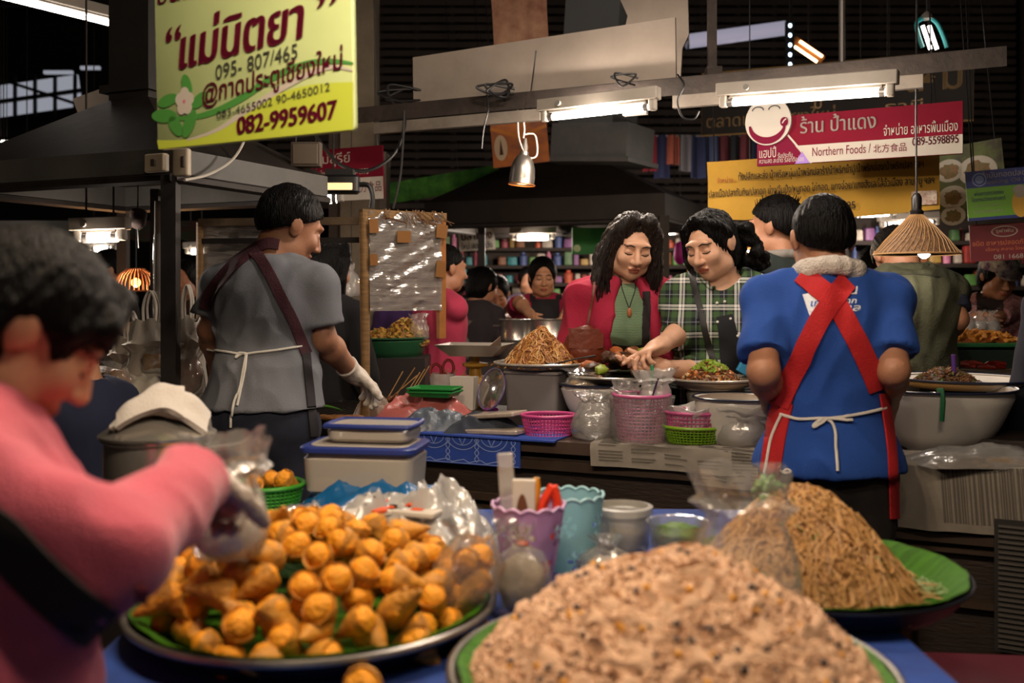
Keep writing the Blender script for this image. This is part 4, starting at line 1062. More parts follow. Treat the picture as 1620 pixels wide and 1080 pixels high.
def overhead():
    # long angle-iron beam and what is fixed on it
    A, B = P(556, 186, 4.72), P(1592, 92, 3.6); u = (B - A).normalized(); L = (B - A).length
    y = Vector((0, 0, 1)).cross(u).normalized(); z = u.cross(y); T = Matrix((u, y, z)).transposed().to_4x4(); T.translation = A
    t = thing('steel_beam', 'long rusty steel beam running across above the counter, carrying the lamps', 'beam', T=T)
    MB().box((L / 2, -.03, 0), (L, .006, .07)).box((L / 2, 0, .035), (L, .06, .006)).build('angle_iron', RUSTY, t, smooth=False)
    MB().box((L * .20, -.012, -.065), (L * .30, .03, .05)).build('backing_board', M('pale_batten', '#6f665c', .8, var=.25, vscale=8), t, smooth=False)
    MB().box((L * .73, -.012, -.055), (L * .34, .03, .06)).build('backing_board', M('pale_batten', '#6f665c', .8), t, smooth=False)
    MB().box((L * .505, -.04, -.075), (.10, .03, .06)).build('junction_box', ENAMEL, t)
    t = thing('beam_hanger', 'thin steel hanger rod holding the beam, right of the white board', 'rod', P(1131, 112, 4.02))
    MB().box((0, .06, .55), (.035, .03, 1.2)).build('rod', RUSTY, t); MB().box((0, .03, -.03), (.06, .06, .1)).build('bracket', RUSTY, t)
    t = thing('hanger_pole', 'thin grey pole dropping from the roof to the beam, right of the twin tube lamp', 'rod', P(1340, 95, 3.95)); MB().tube([(0, .06, 0), (0, .06, 1.6)], .013, 8).build('pole', M('galvanised', '#5a5552', .5, .6), t)
    # white board and rounded board behind it
    wb = M('dirty_white_board', '#8f8378', .8, var=.18, vscale=3)
    T, W, h = frame_px((657, 92), (657, 165), (1071, 122), 4.62, 4.12)
    t = thing('board', 'long dirty white board standing on the steel beam', 'board', T=T)
    MB().prism([(0, -.04), (W, -.04), (W, h + .03), (0, h)], .018).build('panel', wb, t, smooth=False)
    T, W, h = frame_px((986, 0), (986, 120), (1092, 110), 4.8, 4.7)
    poly = [(.0, -.05), (W * .86, -.05), (W * .9, .1), (W * 1.0, .16), (W, .34), (W * .93, .42), (W * .93, .5), (W * .2, .5), (W * .04, .44), (0, .36), (W * .1, .28), (W * .04, .2)]
    t = thing('rounded_board', 'pale board with rounded outline standing behind the long white board', 'board', T=T); MB().prism(poly, .02).build('panel', wb, t, smooth=False)
    # ducts and hoods
    gal = M('galvanised_sheet', '#7a7b7c', .55, .5, var=.2, vscale=3)
    soot = M('sooty_sheet', '#2a231f', .6, .35, var=.4, vscale=2.5, bump=.15, bscale=15)
    def hood(label, cx, cyy, zb, w, d, skirt, rise, tw, td, duct, rot, mats, lab_cat='hood'):
        t = thing('extractor_hood', label, lab_cat, (cx, cyy, 0), rot)
        def ring(w_, d_, z): return [(-w_ / 2, -d_ / 2, z), (w_ / 2, -d_ / 2, z), (w_ / 2, d_ / 2, z), (-w_ / 2, d_ / 2, z)]
        rs = ring(w, d, zb) + ring(w, d, zb + skirt) + ring(tw, td, zb + skirt + rise)
        ri = ring(w - .02, d - .02, zb) + ring(w - .02, d - .02, zb + skirt) + ring(tw - .02, td - .02, zb + skirt + rise)
        q = lambda a, o: [(a * 4 + i + o, a * 4 + (i + 1) % 4 + o, (a + 1) * 4 + (i + 1) % 4 + o, (a + 1) * 4 + i + o) for i in range(4)]
        sk = MB().add(rs[:8] + ri[:8], q(0, 0) + [f[::-1] for f in q(0, 8)] + [(i, 8 + i, 8 + (i + 1) % 4, (i + 1) % 4) for i in range(4)])
        sk.build('skirt', mats[0], t, smooth=False)
        MB().add(rs[4:] + ri[4:], q(0, 0) + [f[::-1] for f in q(0, 8)]).build('canopy', mats[1], t, smooth=False)
        if duct: MB().add(ring(tw, td, zb + skirt + rise) + ring(tw, td, zb + skirt + rise + duct), q(0, 0)).box((0, 0, zb + skirt + rise + .04), (tw + .05, td + .05, .03)).build('duct', mats[2], t, smooth=False)
        mb = MB()
        for a, b in (((-1, -1), (1, -1)), ((1, -1), (1, 1)), ((1, 1), (-1, 1)), ((-1, 1), (-1, -1))):
            mb.tube([(a[0] * w / 2, a[1] * d / 2, zb), (b[0] * w / 2, b[1] * d / 2, zb)], .018, 6)
        mb.build('rim', STEEL_DARK, t)
        return t
    # left hood: near lower corner at (274, 281)
    hl = M('painted_grey_sheet', '#54524f', .6, .2, var=.2, vscale=4, bump=.1, bscale=30)
    c0 = P(274, 281, 3.3); cc = c0 - U * .55 + V * .45
    hood('large sooty extractor hood with grey skirt at the left stall, behind the green sign', cc.x, cc.y, c0.z, 1.1, .9, .10, .27, .2, .18, 2.4, RZ, (hl, soot, M('dark_duct', '#2c2927', .6, .4, var=.3, vscale=3)))
    # centre hood: near right lower corner at (1052, 345)
    c0 = P(1052, 348, 6.2); cc = c0 - U * .85 + V * .55
    hood('wide sooty pyramid extractor hood behind the bell lamp', cc.x, cc.y, c0.z, 1.7, 1.1, .17, .33, .42, .4, .0, RZ, (soot, soot, gal))
    T, W, h = frame_px((870, 195), (870, 252), (990, 252), 6.6, 6.3)
    t = thing('duct', 'boxy grey duct rising from the centre hood', 'duct', T=T)
    MB().box((W / 2, h / 2, -.2), (W, h, .4)).build('duct_box', gal, t, smooth=False); MB().box((W / 2, .0, -.2), (W + .06, .03, .46)).build('flange', gal, t, smooth=False); MB().box((W * .42, h + .7, -.2), (W * .72, 1.5, .36)).build('upper_duct', M('grey_duct', '#676a6c', .6, .3), t, smooth=False)
    # stall posts
    for (px, Y, z0, z1, w, lab, m) in ((270, 3.32, 0, 1.76, .05, 'dark steel post under the front corner of the left extractor hood', STEEL_DARK), (246, 3.75, 0, 1.76, .03, 'thin dark post behind the plastic wrapped pole', STEEL_DARK),
                                       (762, 7.0, 0, 1.95, .05, 'dark post under the front edge of the centre hood, beside the dark-haired person', STEEL_DARK), (1050, 6.2, 0, 1.85, .06, 'dark post under the corner of the centre hood, between the two customers', STEEL_DARK), (482, 4.9, 0, 1.7, .05, 'dark post behind the green fried snack tray', STEEL_DARK), (195, 5.2, 0, 2.2, .05, 'dark post at the back of the left stall near the wicker lamp', STEEL_DARK)):
        c = P(px, 463, Y); t = thing('post', lab, 'post', (c.x, Y, 0)); MB().box((0, 0, z1 / 2), (w, w, z1)).build('shaft', m, t, smooth=False); MB().box((0, 0, .01), (w * 2, w * 2, .02)).build('base_plate', m, t, smooth=False)
    c = P(258, 400, 3.6); t = thing('wrapped_pole', 'pale concrete pole wrapped in plastic beside the dark hood post', 'pole', (c.x, c.y, 0))
    MB().lathe([(.03, 0), (.03, 1.3), (.031, 1.45), (.03, 1.7)], 12).build('pole', M('pale_pole', '#75695d', .8, var=.2), t); MB().lathe([(.034, 1.25), (.037, 1.32), (.033, 1.4), (.036, 1.5), (.033, 1.58)], 12).jitter(.004, 20).build('plastic_wrap', clear_plastic('wrap_film'), t)
    # sockets on the hood skirt
    for (px, py, w, h, lab, nm) in ((248, 258, .085, .06, 'white socket box on the skirt of the left extractor hood', 'socket_box'), (288, 257, .055, .09, 'white circuit breaker box at the corner of the left extractor hood', 'breaker_box')):
        t = thing(nm, lab, 'socket', P(px, py, 3.265 if px < 260 else 3.24), RZ if px < 260 else RZ + .2)
        MB().rbox((0, 0, 0), (w, .03, h), .008).build('cover', M('yellowed_plastic', '#b0a18b', .5, var=.1), t); MB().rbox((.0 if px < 260 else .012, -.016, 0), (w * .24, .008, h * .4), .003).build('switch', M('dark_switch', '#4a4038', .5), t)
    cable([P(292, 285, 3.22), P(330, 276, 3.4), P(365, 255, 3.5), P(385, 225, 3.55), P(392, 190, 3.6)], .005, 'power_cable', 'white cable curving down to the breaker box', M('white_flex', '#b8b0a4', .6))
    cable([P(500, 215, 4.4), P(535, 258, 4.4), P(580, 270, 4.45), P(622, 245, 4.5), P(640, 200, 4.55), P(636, 165, 4.6)], .008, 'power_cable', 'thick black cable sagging between the floodlight and the beam')
    cable([P(640, 175, 4.5), P(637, 235, 4.5), P(633, 280, 4.5), P(622, 330, 4.5)], .005, 'power_cable', 'dark cable dropping from the beam to the wrapped wind shield')
    for k, (px, py, lab) in enumerate(((640, 155, 'tangled bundle of black cable on the left end of the beam'), (790, 145, 'loops of black cable on the beam above the bell lamp'), (985, 128, 'small black cable coil tied to the beam behind the lamp housing'))):
        Y = 4.66 - .3 * k; pts = []; rnd = random.Random(k + 2); sc_ = (.11, .07, .06)[k]
        for i in range(9 if k < 2 else 6): a = i * 2.3; pts.append(P(px, py, Y) + Vector((sc_ * cos(a) * rnd.uniform(.6, 1.2) * 1.3, -.05 - rnd.random() * .02, sc_ * .55 * sin(a) * rnd.uniform(.6, 1.2))))
        cable(pts, .006 if k < 2 else .004, 'cable_bundle', lab)
    cable([P(848, 80, 4.2), P(845, 105, 4.2), P(840, 145, 4.15)], .003, 'loose_wire', 'thin black wire sticking up in front of the white board')
    cable([P(1072, 118, 3.95), P(1082, 135, 3.9), P(1072, 160, 3.9), P(1080, 185, 3.9), P(1098, 188, 3.9), P(1106, 176, 3.9)], .004, 'hanging_wire', 'thin dark wire looping under the beam beside the junction box')
    cable([P(770, 150, 4.3), P(772, 175, 4.25), P(765, 205, 4.25), P(762, 235, 4.25)], .004, 'hanging_wire', 'dark wire hanging from the cable loops left of the bell lamp')
    # black floodlight and brown box below the green sign
    t = thing('floodlight', 'black ribbed floodlight with bracket over the wrapped wind shield', 'lamp', P(538, 292, 4.3))
    MB().rbox((0, 0, 0), (.17, .08, .08), .02).box((0, 0, .05), (.12, .06, .03)).build('body', BLACK, t)
    for d in (-1, 1): MB().tube(bez([Vector((d * .08, 0, .0)), Vector((d * .125, 0, -.005)), Vector((d * .14, 0, -.06)), Vector((d * .135, 0, -.1))], 5), .011, 8).build('bracket', BLACK, t)
    MB().rbox((0, -.045, -.012), (.12, .01, .03), .006).build('lens', M('warm_lens', '#e8a75a', .3, emit=1.2, ecol='#ffd9a0'), t)
    t = thing('junction_box', 'brown metal box hanging below the green sign', 'box', P(485, 245, 4.0)); MB().rbox((0, 0, 0), (.12, .05, .10), .006).build('case', M('brown_box', '#54483d', .7, var=.2), t); MB().rbox((0, -.027, 0), (.1, .006, .08), .004).build('lid', M('brown_lid', '#675a4c', .7), t)
    T, W, h = frame_px((130, 152), (130, 195), (186, 175), 4.6, 4.6); t = thing('pale_board', 'small pale stained board above the left extractor hood', 'board', T=T); MB().box((W / 2, h / 2, 0), (W, h, .02)).build('panel', wb, t)

# ---------------------------------------------------------------- signs and banners
def board(name, label, TL, BL, BR, Yl, Yr, mat, th=.012, cat='sign', wave=0):
    T, W, h = frame_px(TL, BL, BR, Yl, Yr); t = thing(name, label, cat, T=T)
    for x in (.03, W - .03): MB().tube([(x, h - .005, -.008), (x, h + 4.4 + Yl * .09 - T.translation.z - h, -.008)], .003, 4).build('hanging_wire', BLACK, t)
    if wave:
        MB().sheet(lambda u, v: (u * W, v * h - .02 * sin(pi * u) * (1 - v) , wave * (sin(u * 9 + v * 2) + .6 * sin(u * 21 - v * 3) + .5 * sin(v * 7 + u * 4))), 60, 14, .002).build('cloth', mat, t)
    else: MB().box((W / 2, h / 2, -th / 2), (W, h, th)).build('panel', mat, t, smooth=False)
    return t, W, h
def ell_poly(cx, cy, rx, ry, n=40, a0=0): return [(cx + rx * cos(a0 + 2 * pi * k / n), cy + ry * sin(a0 + 2 * pi * k / n)) for k in range(n)]
def flat(mb, poly, z, mi): mb.prism(poly, .0008, Matrix.Translation((0, 0, z)), mi)
def stroke(mb, pts, w, z, mi):
    p = [Vector((x, y, 0)) for x, y in pts]; L, R_ = [], []
    for i in range(len(p)):
        t = (p[min(i + 1, len(p) - 1)] - p[max(i - 1, 0)]).normalized(); n = Vector((-t.y, t.x, 0)); ww = w if not callable(w) else w(i / (len(p) - 1))
        L.append(p[i] + n * ww / 2); R_.append(p[i] - n * ww / 2)
    k = len(p); mb.add([q + Vector((0, 0, z)) for q in L + R_], [(i, i + 1, k + i + 1, k + i)[::-1] for i in range(k - 1)], mi)
def signs():
    WHT = M('sign_white', '#a59e94', .9, spec=.1); MAR = M('sign_maroon', '#5e1229', .9, spec=.1); RED = M('sign_red', '#641222', .9, var=.05, spec=.1); INK = M('sign_ink', '#262420', .7)
    # green menu board close to the photographer
    grn = M('lime_board', '#a9b780', .45, var=.06, vscale=3)
    T, W, h = frame_px((238, -60), (248, 237), (561, 206), 2.36, 2.12)
    t = thing('hanging_sign', 'lime green hanging sign with maroon lettering, white flower and phone numbers', 'sign', T=T)
    MB().rbox((W / 2, h / 2, -.008), (W, h, .014), .012).build('panel', grn, t)
    g = MB()
    sx, sy = W / 313.0, (h / 297.0)
    q = lambda px, py: ((px - 248 + (237 - py) * .034) * sx, (237 - py - (px - 248) * .099) * sy)
    wv = lambda pts: [(a.x, a.y) for a in bez([Vector((*q(*p), 0)) for p in pts], 8)]
    lo = wv([(249, 222), (300, 220), (350, 204), (400, 176), (450, 152), (500, 140), (557, 138)])
    flat(g, lo + [q(558, 205), q(400, 221), q(252, 236)], .0006, 0)
    stroke(g, wv([(249, 182), (290, 188), (340, 180), (390, 158), (440, 128), (490, 110), (530, 108), (557, 112)]), lambda u: .012 * (.4 + sin(pi * u)), .0014, 1)
    stroke(g, wv([(300, 222), (350, 206), (400, 176), (450, 146), (500, 122), (530, 116), (557, 122)]), lambda u: .011 * (.3 + sin(pi * u)), .0018, 2)
    for (cx_, cy_, rx, ry, a) in ((268, 160, 18, 8, .2), (300, 138, 8, 16, .3), (262, 184, 22, 9, -.1), (282, 200, 9, 16, .7), (305, 196, 9, 20, -.5), (322, 160, 16, 8, .5)):
        x0, y0 = q(cx_, cy_); pl = [(x0 + (rx * sx * cos(b) * cos(a) - ry * sx * sin(b) * sin(a)), y0 + (rx * sx * cos(b) * sin(a) + ry * sx * sin(b) * cos(a))) for b in [k / 20 * 2 * pi for k in range(20)]]
        flat(g, pl, .0022, 1)
    fx, fy = q(297, 162)
    for k in range(5):
        a = k / 5 * 2 * pi + .3; flat(g, [(fx + .055 * .28 * cos(a) + .013 * cos(b), fy + .055 * .34 * sin(a) + .015 * sin(b)) for b in [j / 18 * 2 * pi for j in range(18)]], .003 + k * .0001, 2)
    flat(g, ell_poly(fx, fy, .004, .004, 12), .0042, 3)
    g.build('flower_print', [M('yellow_green', '#a4b03a', .5), M('leaf_green', '#3f7a35', .5), M('sign_white', '#c9c2b8', .6), M('sign_pink', '#b0567a', .6)], t, smooth=False)
    l = Lines()
    def tx(s, x0, y0, w_, h_, mi, rot=.1, shear=.2, off=.0): put_text(l, s, *q(x0, y0), w_ * sx, h_ * sy, mi, .0048, rot, shear, off)
    tx('ขนมจีน', 250, 10, 110, 26, 0, .02, .15, .02)
    tx('“', 266, 70, 26, 22, 0, .08, .2, .05); tx('แม่นิตยา', 290, 112, 200, 72, 0, .085, .25, .03); tx('”', 506, 32, 30, 24, 0, .08, .2, .05)
    tx('095- 807/465', 350, 130, 130, 22, 1, .1, .15); tx('@กาดประตูเชียงใหม่', 330, 176, 220, 44, 0, .1, .2, .012)
    tx('083-4655002 90-4650012', 352, 190, 176, 12, 1, .11, .1); tx('082-9959607', 386, 213, 152, 26, 0, .05, .1, .05)
    l.build('lettering', [M('sign_maroon', '#7d1430', .6), INK], t, smooth=False)
    for x in (.04, W - .04): MB().tube([(x, h, -.008), (x, h + .6, -.008)], .003, 5).build('hanging_wire', BLACK, t)
    # red sign with the smiling face
    T, W, h = frame_px((1197, 190), (1198, 263), (1523, 243), 4.28, 3.88); h *= 1.04
    t = thing('shop_sign', 'red and white shop sign with white smiling face and Thai, English and Chinese lettering', 'sign', T=T)
    MB().box((W / 2, h / 2, -.008), (W, h, .014)).build('panel', RED, t, smooth=False)
    g = MB(); X = lambda px: (px - 1197) / 326 * W
    Yv = lambda px, py: (263 - .0615 * (px - 1197) - py) / 78 * h
    flat(g, [(X(1262), 0.002), (W, .002), (W, h * .37), (X(1255), h * .37)], .0006, 0)
    flat(g, [(0, 0), (X(1287), 0), (X(1250), h * .55), (0, h * .52)], .0016, 1); stroke(g, [(X(1250), h * .6), (X(1290), 0)], .008, .003, 0)
    flat(g, [(X(1262), 0), (X(1287), 0), (X(1274), h * .25)], .0026, 3)
    g.build('colour_fields', [WHT, MAR, INK, M('sign_lilac', '#7d5aa0', .6)], t, smooth=False)
    g = MB(); cx_, cy_ = X(1217), Yv(1217, 191)
    g.prism(ell_poly(cx_, cy_, .098, .102, 48), .02, Matrix.Translation((0, 0, -.006)), 0)
    stroke(g, [(cx_ + .075 * cos(a) - .002, cy_ - .012 + .07 * sin(a)) for a in [pi * 1.02 + k / 24 * pi * .93 for k in range(25)]], lambda u: .009 + .02 * sin(pi * u), .0165, 1)
    flat(g, ell_poly(cx_ + .07, cy_ - .008, .017, .02, 16), .0172, 1); stroke(g, [(cx_ + .062, cy_ - .014), (cx_ + .07, cy_ - .002), (cx_ + .079, cy_ + .004)], .005, .019, 0)
    for e in (-.042, .028): stroke(g, [(cx_ + e + .024 * cos(a), cy_ + .048 + .016 * sin(a)) for a in [k / 8 * pi for k in range(9)]], .005, .0165, 2)
    g.build('smiling_face', [WHT, MAR, INK], t, smooth=False)
    l = Lines()
    for (s, x0, x1, y0, hh, mi, off) in (('ร้าน ป้าแดง', 1271, 1393, 211, 27, 0, .008), ('จำหน่าย อาหารพื้นเมือง', 1405, 1516, 216, 18, 0, 0), ('Northern Foods /', 1291, 1385, 247, 14, 1, 0), ('北方食品', 1389, 1440, 242, 13, 1, 0), ('089-5598895', 1449, 1517, 231, 12, 1, .01), ('แฮปปี้', 1201, 1230, 250, 18, 0, 0), ('รับประกัน', 1233, 1258, 250, 9, 0, 0), ('ความสด สะอาด รสชาติอร่อย', 1201, 1277, 259, 9, 0, 0)):
        put_text(l, s, X(x0), Yv(x0, y0), X(x1) - X(x0), hh / 78 * h, mi, .0036, 0, 0, off)
    l.build('lettering', [WHT, MAR], t, smooth=False)
    # yellow banner below it
    t, W, h = board('banner', 'yellow cloth banner with dark Thai lettering hanging below the red shop sign', (1115, 257), (1121, 347), (1487, 331), 4.75, 4.3, M('yellow_cloth', '#b3892c', .85, var=.14, vscale=3), cat='banner', wave=.009)
    l = Lines()
    put_text(l, 'อาหารพื้นเมือง', W * .38, h * .90, W * .4, h * .14, 1, .022, 0, 0, .02)
    put_text(l, 'จำหน่าย...', W * .05, h * .62, W * .09, h * .1, 1, .022); put_text(l, 'ทั้งปลีกและส่ง น้ำพริกหนุ่ม/น้ำพริกปลาร้า/น้ำพริกน้ำปู/น้ำพริกอ่อง/น้ำพริกปลา ฯลฯ', W * .15, h * .6, W * .79, h * .19, 0, .022, .01, 0, .006)
    put_text(l, 'ปลาเนื้อ/ปลาทับทิม/ปลาดุก ย่าง/จิ้นปิ้ง/หมูทอด ไก่ทอด, แกงอ่อม/แกงฮังเล/ไส้อั่วเมือง ลาบหมู ฯลฯ', W * .01, h * .33, W * .97, h * .19, 0, .022, .01, 0, .006)
    put_text(l, '089-5598895', W * .45, h * .07, W * .21, h * .12, 0, .022, 0, 0, .015)
    l.build('lettering', [INK, M('banner_red', '#8a2a1c', .8)], t, smooth=False)
    MB().prism([(W * .89, h * .08), (W * .99, h * .08), (W * .99, h * .3), (W * .89, h * .3)], .001, Matrix.Translation((0, 0, .020))).build('photo_print', M('food_print', '#9a6a58', .7, vscale=40, col2='#d9cfc0'), t, smooth=False)
    # dark board with pale gold letters
    t, W, h = board('name_board', 'dark board with worn gold Thai letters and thin gold frame behind the red shop sign', (1110, 130), (1110, 215), (1540, 190), 6.3, 5.6, M('black_board', '#15110f', .8))
    l = Lines(); gold = M('faded_gold', '#8e7248', .6)
    put_text(l, 'ตลาดประตูเชียงใหม่', W * .02, h * .06, W * .5, h * .35, 0, .002, 0, 0, .01); put_text(l, 'ไหม', W * .76, h * .54, W * .2, h * .55, 0, .002, 0, 0, .01); put_text(l, 'ร', W * .69, h * .54, W * .03, h * .42, 0, .002, 0, 0, .01); put_text(l, 'ข', W * .44, h * .36, W * .03, h * .22, 0); put_text(l, 'ธานี', W * .7, h * .22, W * .13, h * .2, 0)
    l.build('lettering', gold, t, smooth=False)
    MB().tube([(0, 0, .004), (W, 0, .004), (W, h * 1.15, .004), (0, h * 1.15, .004)], .006, 4, closed=True).build('frame', gold, t)
    # food photograph poster and the cooking oil posters
    t, W, h = board('food_poster', 'poster of plated dishes on dark ground beside the yellow banner', (1486, 235), (1488, 352), (1596, 338), 4.9, 4.7, M('poster_dark', '#3c3428', .6, vscale=12, col2='#5d6b2c'))
    rnd = random.Random(5)
    for (cx_, cy_, r) in ((.2, .68, .2), (.22, .32, .2), (.2, .07, .17), (.62, .62, .26), (.7, .2, .22)):
        MB().prism(ell_poly(cx_ * W, cy_ * h, r * W * 1.1, r * W * .9, 28), .001, Matrix.Translation((0, 0, .001))).build('plate_print', M('plate_print_white', '#b9b2a4', .6), t, smooth=False)
        MB().prism([(cx_ * W + r * W * .8 * cos(a) * rnd.uniform(.7, 1.1), cy_ * h + r * W * .62 * sin(a) * rnd.uniform(.7, 1.1)) for a in [k / 22 * 2 * pi for k in range(22)]], .001, Matrix.Translation((0, 0, .002))).build('food_print', M('food_print_brown', '#8a5a34', .6, vscale=60, col2='#4f5a24'), t, smooth=False)
    t, W, h = board('oil_notice', 'blue and green notice reading Cooking Oil beside the food poster', (1530, 272), (1532, 350), (1660, 340), 4.4, 4.3, M('notice_green', '#6aa52c', .5))
    g = MB(); flat(g, [(0, h * .66), (W, h * .66), (W, h), (0, h)], .0006, 0); flat(g, [(0, 0), (W, 0), (W, h * .06), (0, h * .06)], .0006, 0)
    flat(g, ell_poly(.055, h * .82, .03, .03), .0012, 1); flat(g, ell_poly(.055, h * .82, .024, .024), .002, 0); flat(g, ell_poly(.055, h * .82, .018, .018), .0026, 1)
    flat(g, ell_poly(W * .66, h * .28, .033, .06), .0012, 2); flat(g, ell_poly(W * .66, h * .56, .026, .02), .0016, 3); flat(g, ell_poly(W * .66, h * .46, .02, .014), .002, 3)
    g.build('colour_fields', [M('notice_blue', '#20307c', .5), M('notice_pale', '#7d8cc0', .5), M('notice_gold', '#c89a2e', .5), M('sign_white', '#c9c2b8', .6)], t, smooth=False)
    l = Lines(); put_text(l, 'น้ำมันทอดปลอดภัย', W * .2, h * .84, W * .72, h * .13, 0); put_text(l, 'Cooking Oil Safety', W * .2, h * .7, W * .74, h * .1, 0, offset=.01)
    put_text(l, 'ผ่านการตรวจสอบ', W * .1, h * .5, W * .36, h * .09, 1, offset=.01); put_text(l, 'โดยกรมวิทยาศาสตร์', W * .06, h * .38, W * .42, h * .09, 1, offset=.01); put_text(l, 'ปลอดภัยต่อผู้บริโภค', W * .08, h * .26, W * .36, h * .05, 0); put_text(l, 'เทศบาลนคร', W * .08, h * .14, W * .36, h * .06, 0)
    l.build('lettering', [WHT, M('notice_blue', '#20307c', .5)], t, smooth=False)
    t, W, h = board('maroon_notice', 'maroon notice with white oval emblem below the blue and green notice', (1534, 356), (1536, 414), (1660, 408), 4.5, 4.4, M('notice_maroon', '#6a141f', .6, var=.1))
    g = MB(); flat(g, ell_poly(W * .45, h * .78, W * .17, h * .15), .0008, 0); flat(g, ell_poly(W * .45, h * .78, W * .155, h * .125), .0014, 1); g.build('emblem', [WHT, M('notice_maroon', '#6a141f', .6)], t, smooth=False)
    l = Lines(); put_text(l, 'รุฟาพัน', W * .34, h * .72, W * .22, h * .14, 0, .0024); put_text(l, 'ชนิด อาหารปลอดภัย', W * .03, h * .42, W * .7, h * .14, 1); put_text(l, 'เนื้อหมู สะอาด โทรศัพท์', W * .2, h * .24, W * .6, h * .12, 1); put_text(l, '081 1668 553', W * .3, h * .04, W * .55, h * .12, 0); l.build('lettering', [WHT, M('notice_orange', '#c06a3c', .6)], t, smooth=False)
    # red sign at the left, small white sign, green board, green banner, brown posters
    t, W, h = board('red_stall_sign', 'red over white stall sign partly hidden behind the floodlight', (455, 241), (462, 322), (607, 314), 5.1, 4.9, RED)
    g = MB(); flat(g, [(0, 0), (W, 0), (W, h * .42), (0, h * .42)], .0006, 0); g.build('white_field', WHT, t, smooth=False)
    l = Lines(); put_text(l, 'แม่สุรีย์', W * .28, h * .66, W * .38, h * .28, 0); put_text(l, 'จำหน่ายข้าวนึ่ง แกงเมือง 085-4975', W * .05, h * .48, W * .8, h * .13, 0); put_text(l, 'Northern Foods', W * .06, h * .12, W * .5, h * .2, 1); put_text(l, '北方食品', W * .68, h * .14, W * .3, h * .2, 1); l.build('lettering', [WHT, MAR], t, smooth=False)
    t, W, h = board('stall_sign', 'white stall sign with red and dark blue Thai lettering behind the hood post', (724, 364), (727, 398), (784, 394), 7.6, 7.6, M('sign_white', '#c9c2b8', .6))
    l = Lines(); put_text(l, 'ปลาทอง', W * .08, h * .5, W * .84, h * .42, 0, offset=.02); put_text(l, 'ใหม่ สดจากวัง', W * .06, h * .08, W * .86, h * .34, 1, offset=.01); l.build('lettering', [M('sign_red', '#a3182f', .6), M('sign_navy', '#23306a', .6)], t, smooth=False)
    t, W, h = board('green_board', 'bright green board with pale round mark behind the crimson jacket', (905, 360), (905, 402), (965, 402), 7.2, 7.2, M('vivid_green', '#1f7d32', .6)); MB().prism(ell_poly(W * .13, h * .22, .027, .027, 24), .002).build('round_mark', M('pale_lime', '#b9cf9a', .6), t, smooth=False)
    board('green_banner', 'green leafy banner hanging across below the louvred wall', (600, 292), (604, 324), (792, 294), 7.6, 7.2, M('leafy_green', '#5aa03c', .8, vscale=9, col2='#2f6a2a'), cat='banner')
    t, W, h = board('fabric_poster', 'brown and orange poster with pale oval emblem hanging left of the bell lamp', (779, 186), (781, 266), (869, 255), 5.9, 5.8, M('poster_brown', '#7d4c38', .8, vscale=7, col2='#b86a30'), cat='poster')
    g = MB(); flat(g, ell_poly(W * .16, h * .38, W * .12, h * .25), .0008, 0); flat(g, [(W * .13, h * .24), (W * .2, h * .24), (W * .165, h * .56)], .0014, 1); stroke(g, [(0, h * .78), (W * .5, h * .55), (W, h * .7)], .02, .001, 2); g.build('emblem', [M('emblem_cream', '#b8a184', .7), M('emblem_brown', '#43281c', .7), M('emblem_orange', '#b06a24', .7)], t, smooth=False)
    board('draped_poster', 'brown picture poster hanging up behind the long white board', (776, 0), (782, 74), (868, 62), 5.6, 5.5, M('poster_picture', '#6d3f30', .8, vscale=4, col2='#a07a60'), cat='poster', wave=.004)

